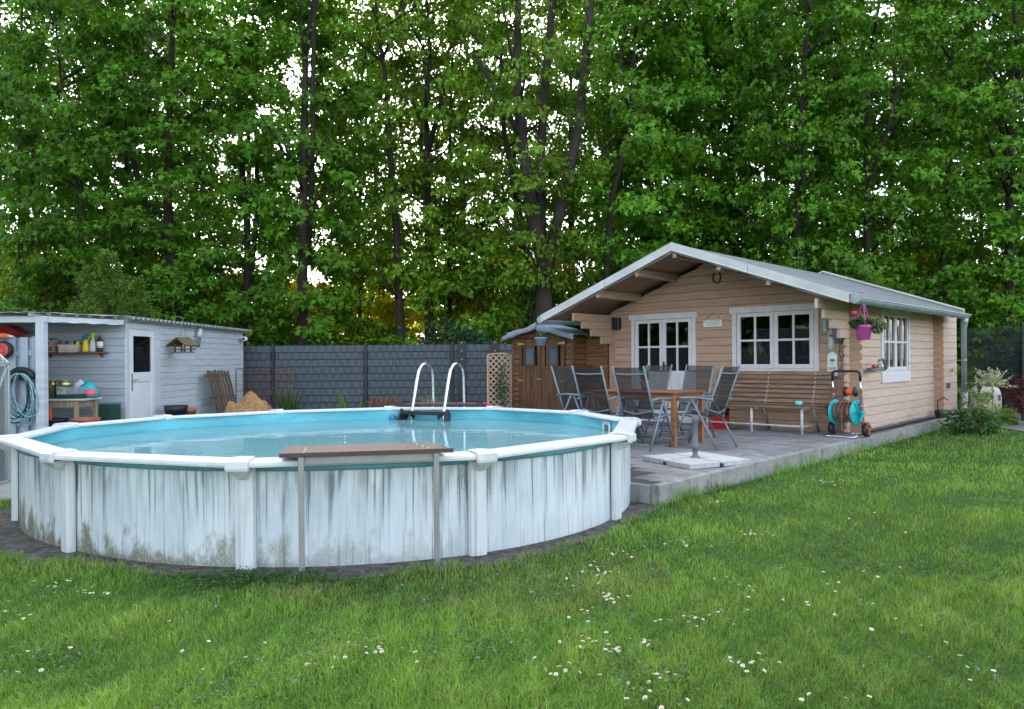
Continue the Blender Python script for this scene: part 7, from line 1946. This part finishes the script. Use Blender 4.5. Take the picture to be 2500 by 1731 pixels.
dry = rg.random(n) < (0.045 + 0.1 * (t3 > 1.3) + 0.25 * ((np.hypot(xx - 0.1, yy - 4.9) < 0.9) | (np.hypot(xx + 1.0, yy - 4.7) < 0.5)))
colg[dry] = np.array([0.3, 0.25, 0.12]) * rg.uniform(0.6, 1.1, (dry.sum(), 1))
o = link('grass', fast_mesh('grass', V, T, MAT['grass'], np.repeat(colg.clip(0.004, 1), 5, axis=0))); o['kind'] = 'stuff'
# clover and broad-leaved weeds in the lawn
nc = 7000
cx_ = []
for _ in range(34):
    yc = rg.uniform(2.9, 8.5); xc = rg.uniform(-0.68, 0.68) * yc; cx_.append((xc, yc) if _ > 7 else ((-1.95 + 0.1 * _, 4.74 + 0.01 * _)))
ci = rg.integers(0, 34, nc); cc_ = np.array(cx_)[ci]
pxy = cc_ + rg.normal(0, 0.14, (nc, 2)); okc = lawn_ok(pxy[:, 0], pxy[:, 1]); pxy = pxy[okc]; nc = len(pxy)
pos = np.concatenate([pxy, rg.uniform(0.02, 0.05, (nc, 1))], 1)
o = link('clover', leaves_mesh('clover', pos, rg.uniform(0.012, 0.026, nc), np.concatenate([rg.normal(0, 1, (nc, 2)), rg.normal(0, .3, (nc, 1))], 1), np.array([[0, 0, 1.0]]) + rg.normal(0, .3, (nc, 3)), vary((0.05, 0.13, 0.03), nc, 0.2, rng=rg), 'oval', MAT['grass'], 1.5)); o['kind'] = 'stuff'
# daisies, grouped as in the photograph (cluster centres read off as pixels on the ground)
MAT['petal'] = M('petal', (0.6, 0.59, 0.58), 0.6, 0.05, bmp=0, rnd=0.05); MAT['daisy_stem'] = M('daisy_stem', (0.1, 0.2, 0.04), 0.7, 0.1, bmp=0); MAT['daisy_eye'] = M('daisy_eye', (0.7, 0.45, 0.03), 0.7, 0.1, bmp=0)
dm_ = MB()
dm_.tube([(0, 0, 0), (0.004, 0, 0.03), (0, 0, 0.057)], 0.0012, 4, mat=2)
for k in range(12):
    a_ = 2 * PI * k / 12; ca, sa = math.cos(a_), math.sin(a_)
    r1, wq = 0.0095, 0.002
    b = len(dm_.v)
    dm_.v += [(ca * 0.003, sa * 0.003, 0.056), (ca * 0.007 - sa * wq, sa * 0.007 + ca * wq, 0.0585), (ca * r1, sa * r1, 0.058), (ca * 0.007 + sa * wq, sa * 0.007 - ca * wq, 0.0585)]
    dm_.face((b, b + 3, b + 2, b + 1), 0)
dm_.lathe([(0.0036, 0.0565), (0.0034, 0.059), (0.0016, 0.06)], (0, 0, 0), 8, 1)
daisy_me = dm_.mesh('daisy', [MAT['petal'], MAT['daisy_eye'], MAT['daisy_stem']])
dcl = [(1440, 1395, 34, 60, 22), (1490, 1460, 20, 30, 14), (1420, 1505, 10, 60, 20), (1690, 1505, 22, 90, 20), (1460, 1575, 22, 80, 25), (1370, 1640, 16, 70, 22), (1560, 1560, 8, 50, 12), (1820, 1615, 18, 60, 22), (1620, 1650, 12, 60, 16), (1590, 1690, 8, 60, 14), (1520, 1350, 12, 60, 10), (1660, 1325, 16, 60, 10), (1850, 1300, 20, 60, 8), (2010, 1175, 30, 55, 7), (1750, 1225, 8, 60, 8), (1620, 1200, 8, 50, 8), (2200, 1270, 8, 160, 25), (2050, 1400, 8, 160, 40), (1950, 1450, 8, 120, 30), (2200, 1500, 7, 200, 60), (130, 1425, 14, 90, 20), (230, 1447, 12, 35, 8), (40, 1490, 8, 70, 25), (100, 1610, 6, 90, 40), (420, 1560, 4, 60, 30), (600, 1600, 4, 60, 40), (780, 1620, 10, 120, 30), (920, 1580, 10, 60, 20), (1000, 1590, 4, 40, 20), (30, 1240, 22, 30, 12), (1790, 1450, 8, 100, 40), (2350, 1620, 6, 120, 50), (2050, 1715, 5, 100, 20), (1780, 1430, 4, 80, 20), (1250, 1560, 4, 80, 40)]
rd = np.random.default_rng(17)
cnt = 0
for (cx0, cy0, nn, sx_, sy_) in dcl:
    for _ in range(int(nn * 0.72) + 1):
        x_, y_ = cx0 + rd.normal(0, sx_ * 0.55), cy0 + rd.normal(0, sy_ * 0.55)
        if y_ < 1120: continue
        b_ = px(x_, y_, 1.0); Yd = -(EYE - 0.05) / (b_.z - EYE); g = Vector((b_.x * Yd, Yd, 0))
        if not lawn_ok(np.array([g.x]), np.array([g.y]))[0] or cnt >= 295: continue
        o = link('daisy', daisy_me, None, g, rd.uniform(0, 6.28)); s = rd.uniform(0.85, 1.25)
        o.scale = (s, s, rd.uniform(0.8, 1.05)); o.rotation_euler = (rd.normal(0.15, 0.25), rd.normal(0, 0.25), rd.uniform(0, 6.28))
        tag(o, 'small white daisy with yellow centre flowering in the lawn', 'daisy', 'daisies in the lawn'); cnt += 1
nl = 130
pos = []
for _ in range(nl):
    if rd.random() < 0.5: t_ = rd.uniform(-2.9, -0.3); q = POOL + pool_pt(t_, rd.uniform(0.2, 0.7), 0.0)
    else: yq = rd.uniform(3, 7); q = Vector((rd.uniform(-0.65, 0.65) * yq, yq, 0))
    pos.append((q.x, q.y, rd.uniform(0.04, 0.07)))
pos = np.array(pos)
k_ = lawn_ok(pos[:, 0], pos[:, 1]); pos = pos[k_]; nl = len(pos)
pos = np.repeat(pos, 4, 0) + rd.normal(0, 0.004, (nl * 4, 3)); 
o = link('ground_ivy_flowers', leaves_mesh('ground_ivy_flowers', pos, rd.uniform(0.008, 0.014, len(pos)), rd.normal(0, 1, (len(pos), 3)), rd.normal(0, .5, (len(pos), 3)) + np.array([0, 0, 1.]), vary((0.35, 0.22, 0.55), len(pos), 0.15, rng=rd), 'oval', MAT['grass'])); o['kind'] = 'stuff'
# dry leaves blown into the corner between pool and terrace
nd = 70
cpos = CW(0.3, TY0 - 0.2, 0)
pos = np.stack([cpos.x + rd.normal(-0.03, 0.07, nd), cpos.y + rd.normal(0, 0.06, nd), rd.uniform(0.01, 0.1, nd)], 1)
o = link('dry_leaves', leaves_mesh('dry_leaves', pos, rd.uniform(0.05, 0.09, nd), rd.normal(0, 1, (nd, 3)), rd.normal(0, .7, (nd, 3)) + np.array([0, 0, .7]), vary((0.14, 0.07, 0.03), nd, 0.25, rng=rd), 'maple', MAT['leaf_shrub'])); o['kind'] = 'stuff'
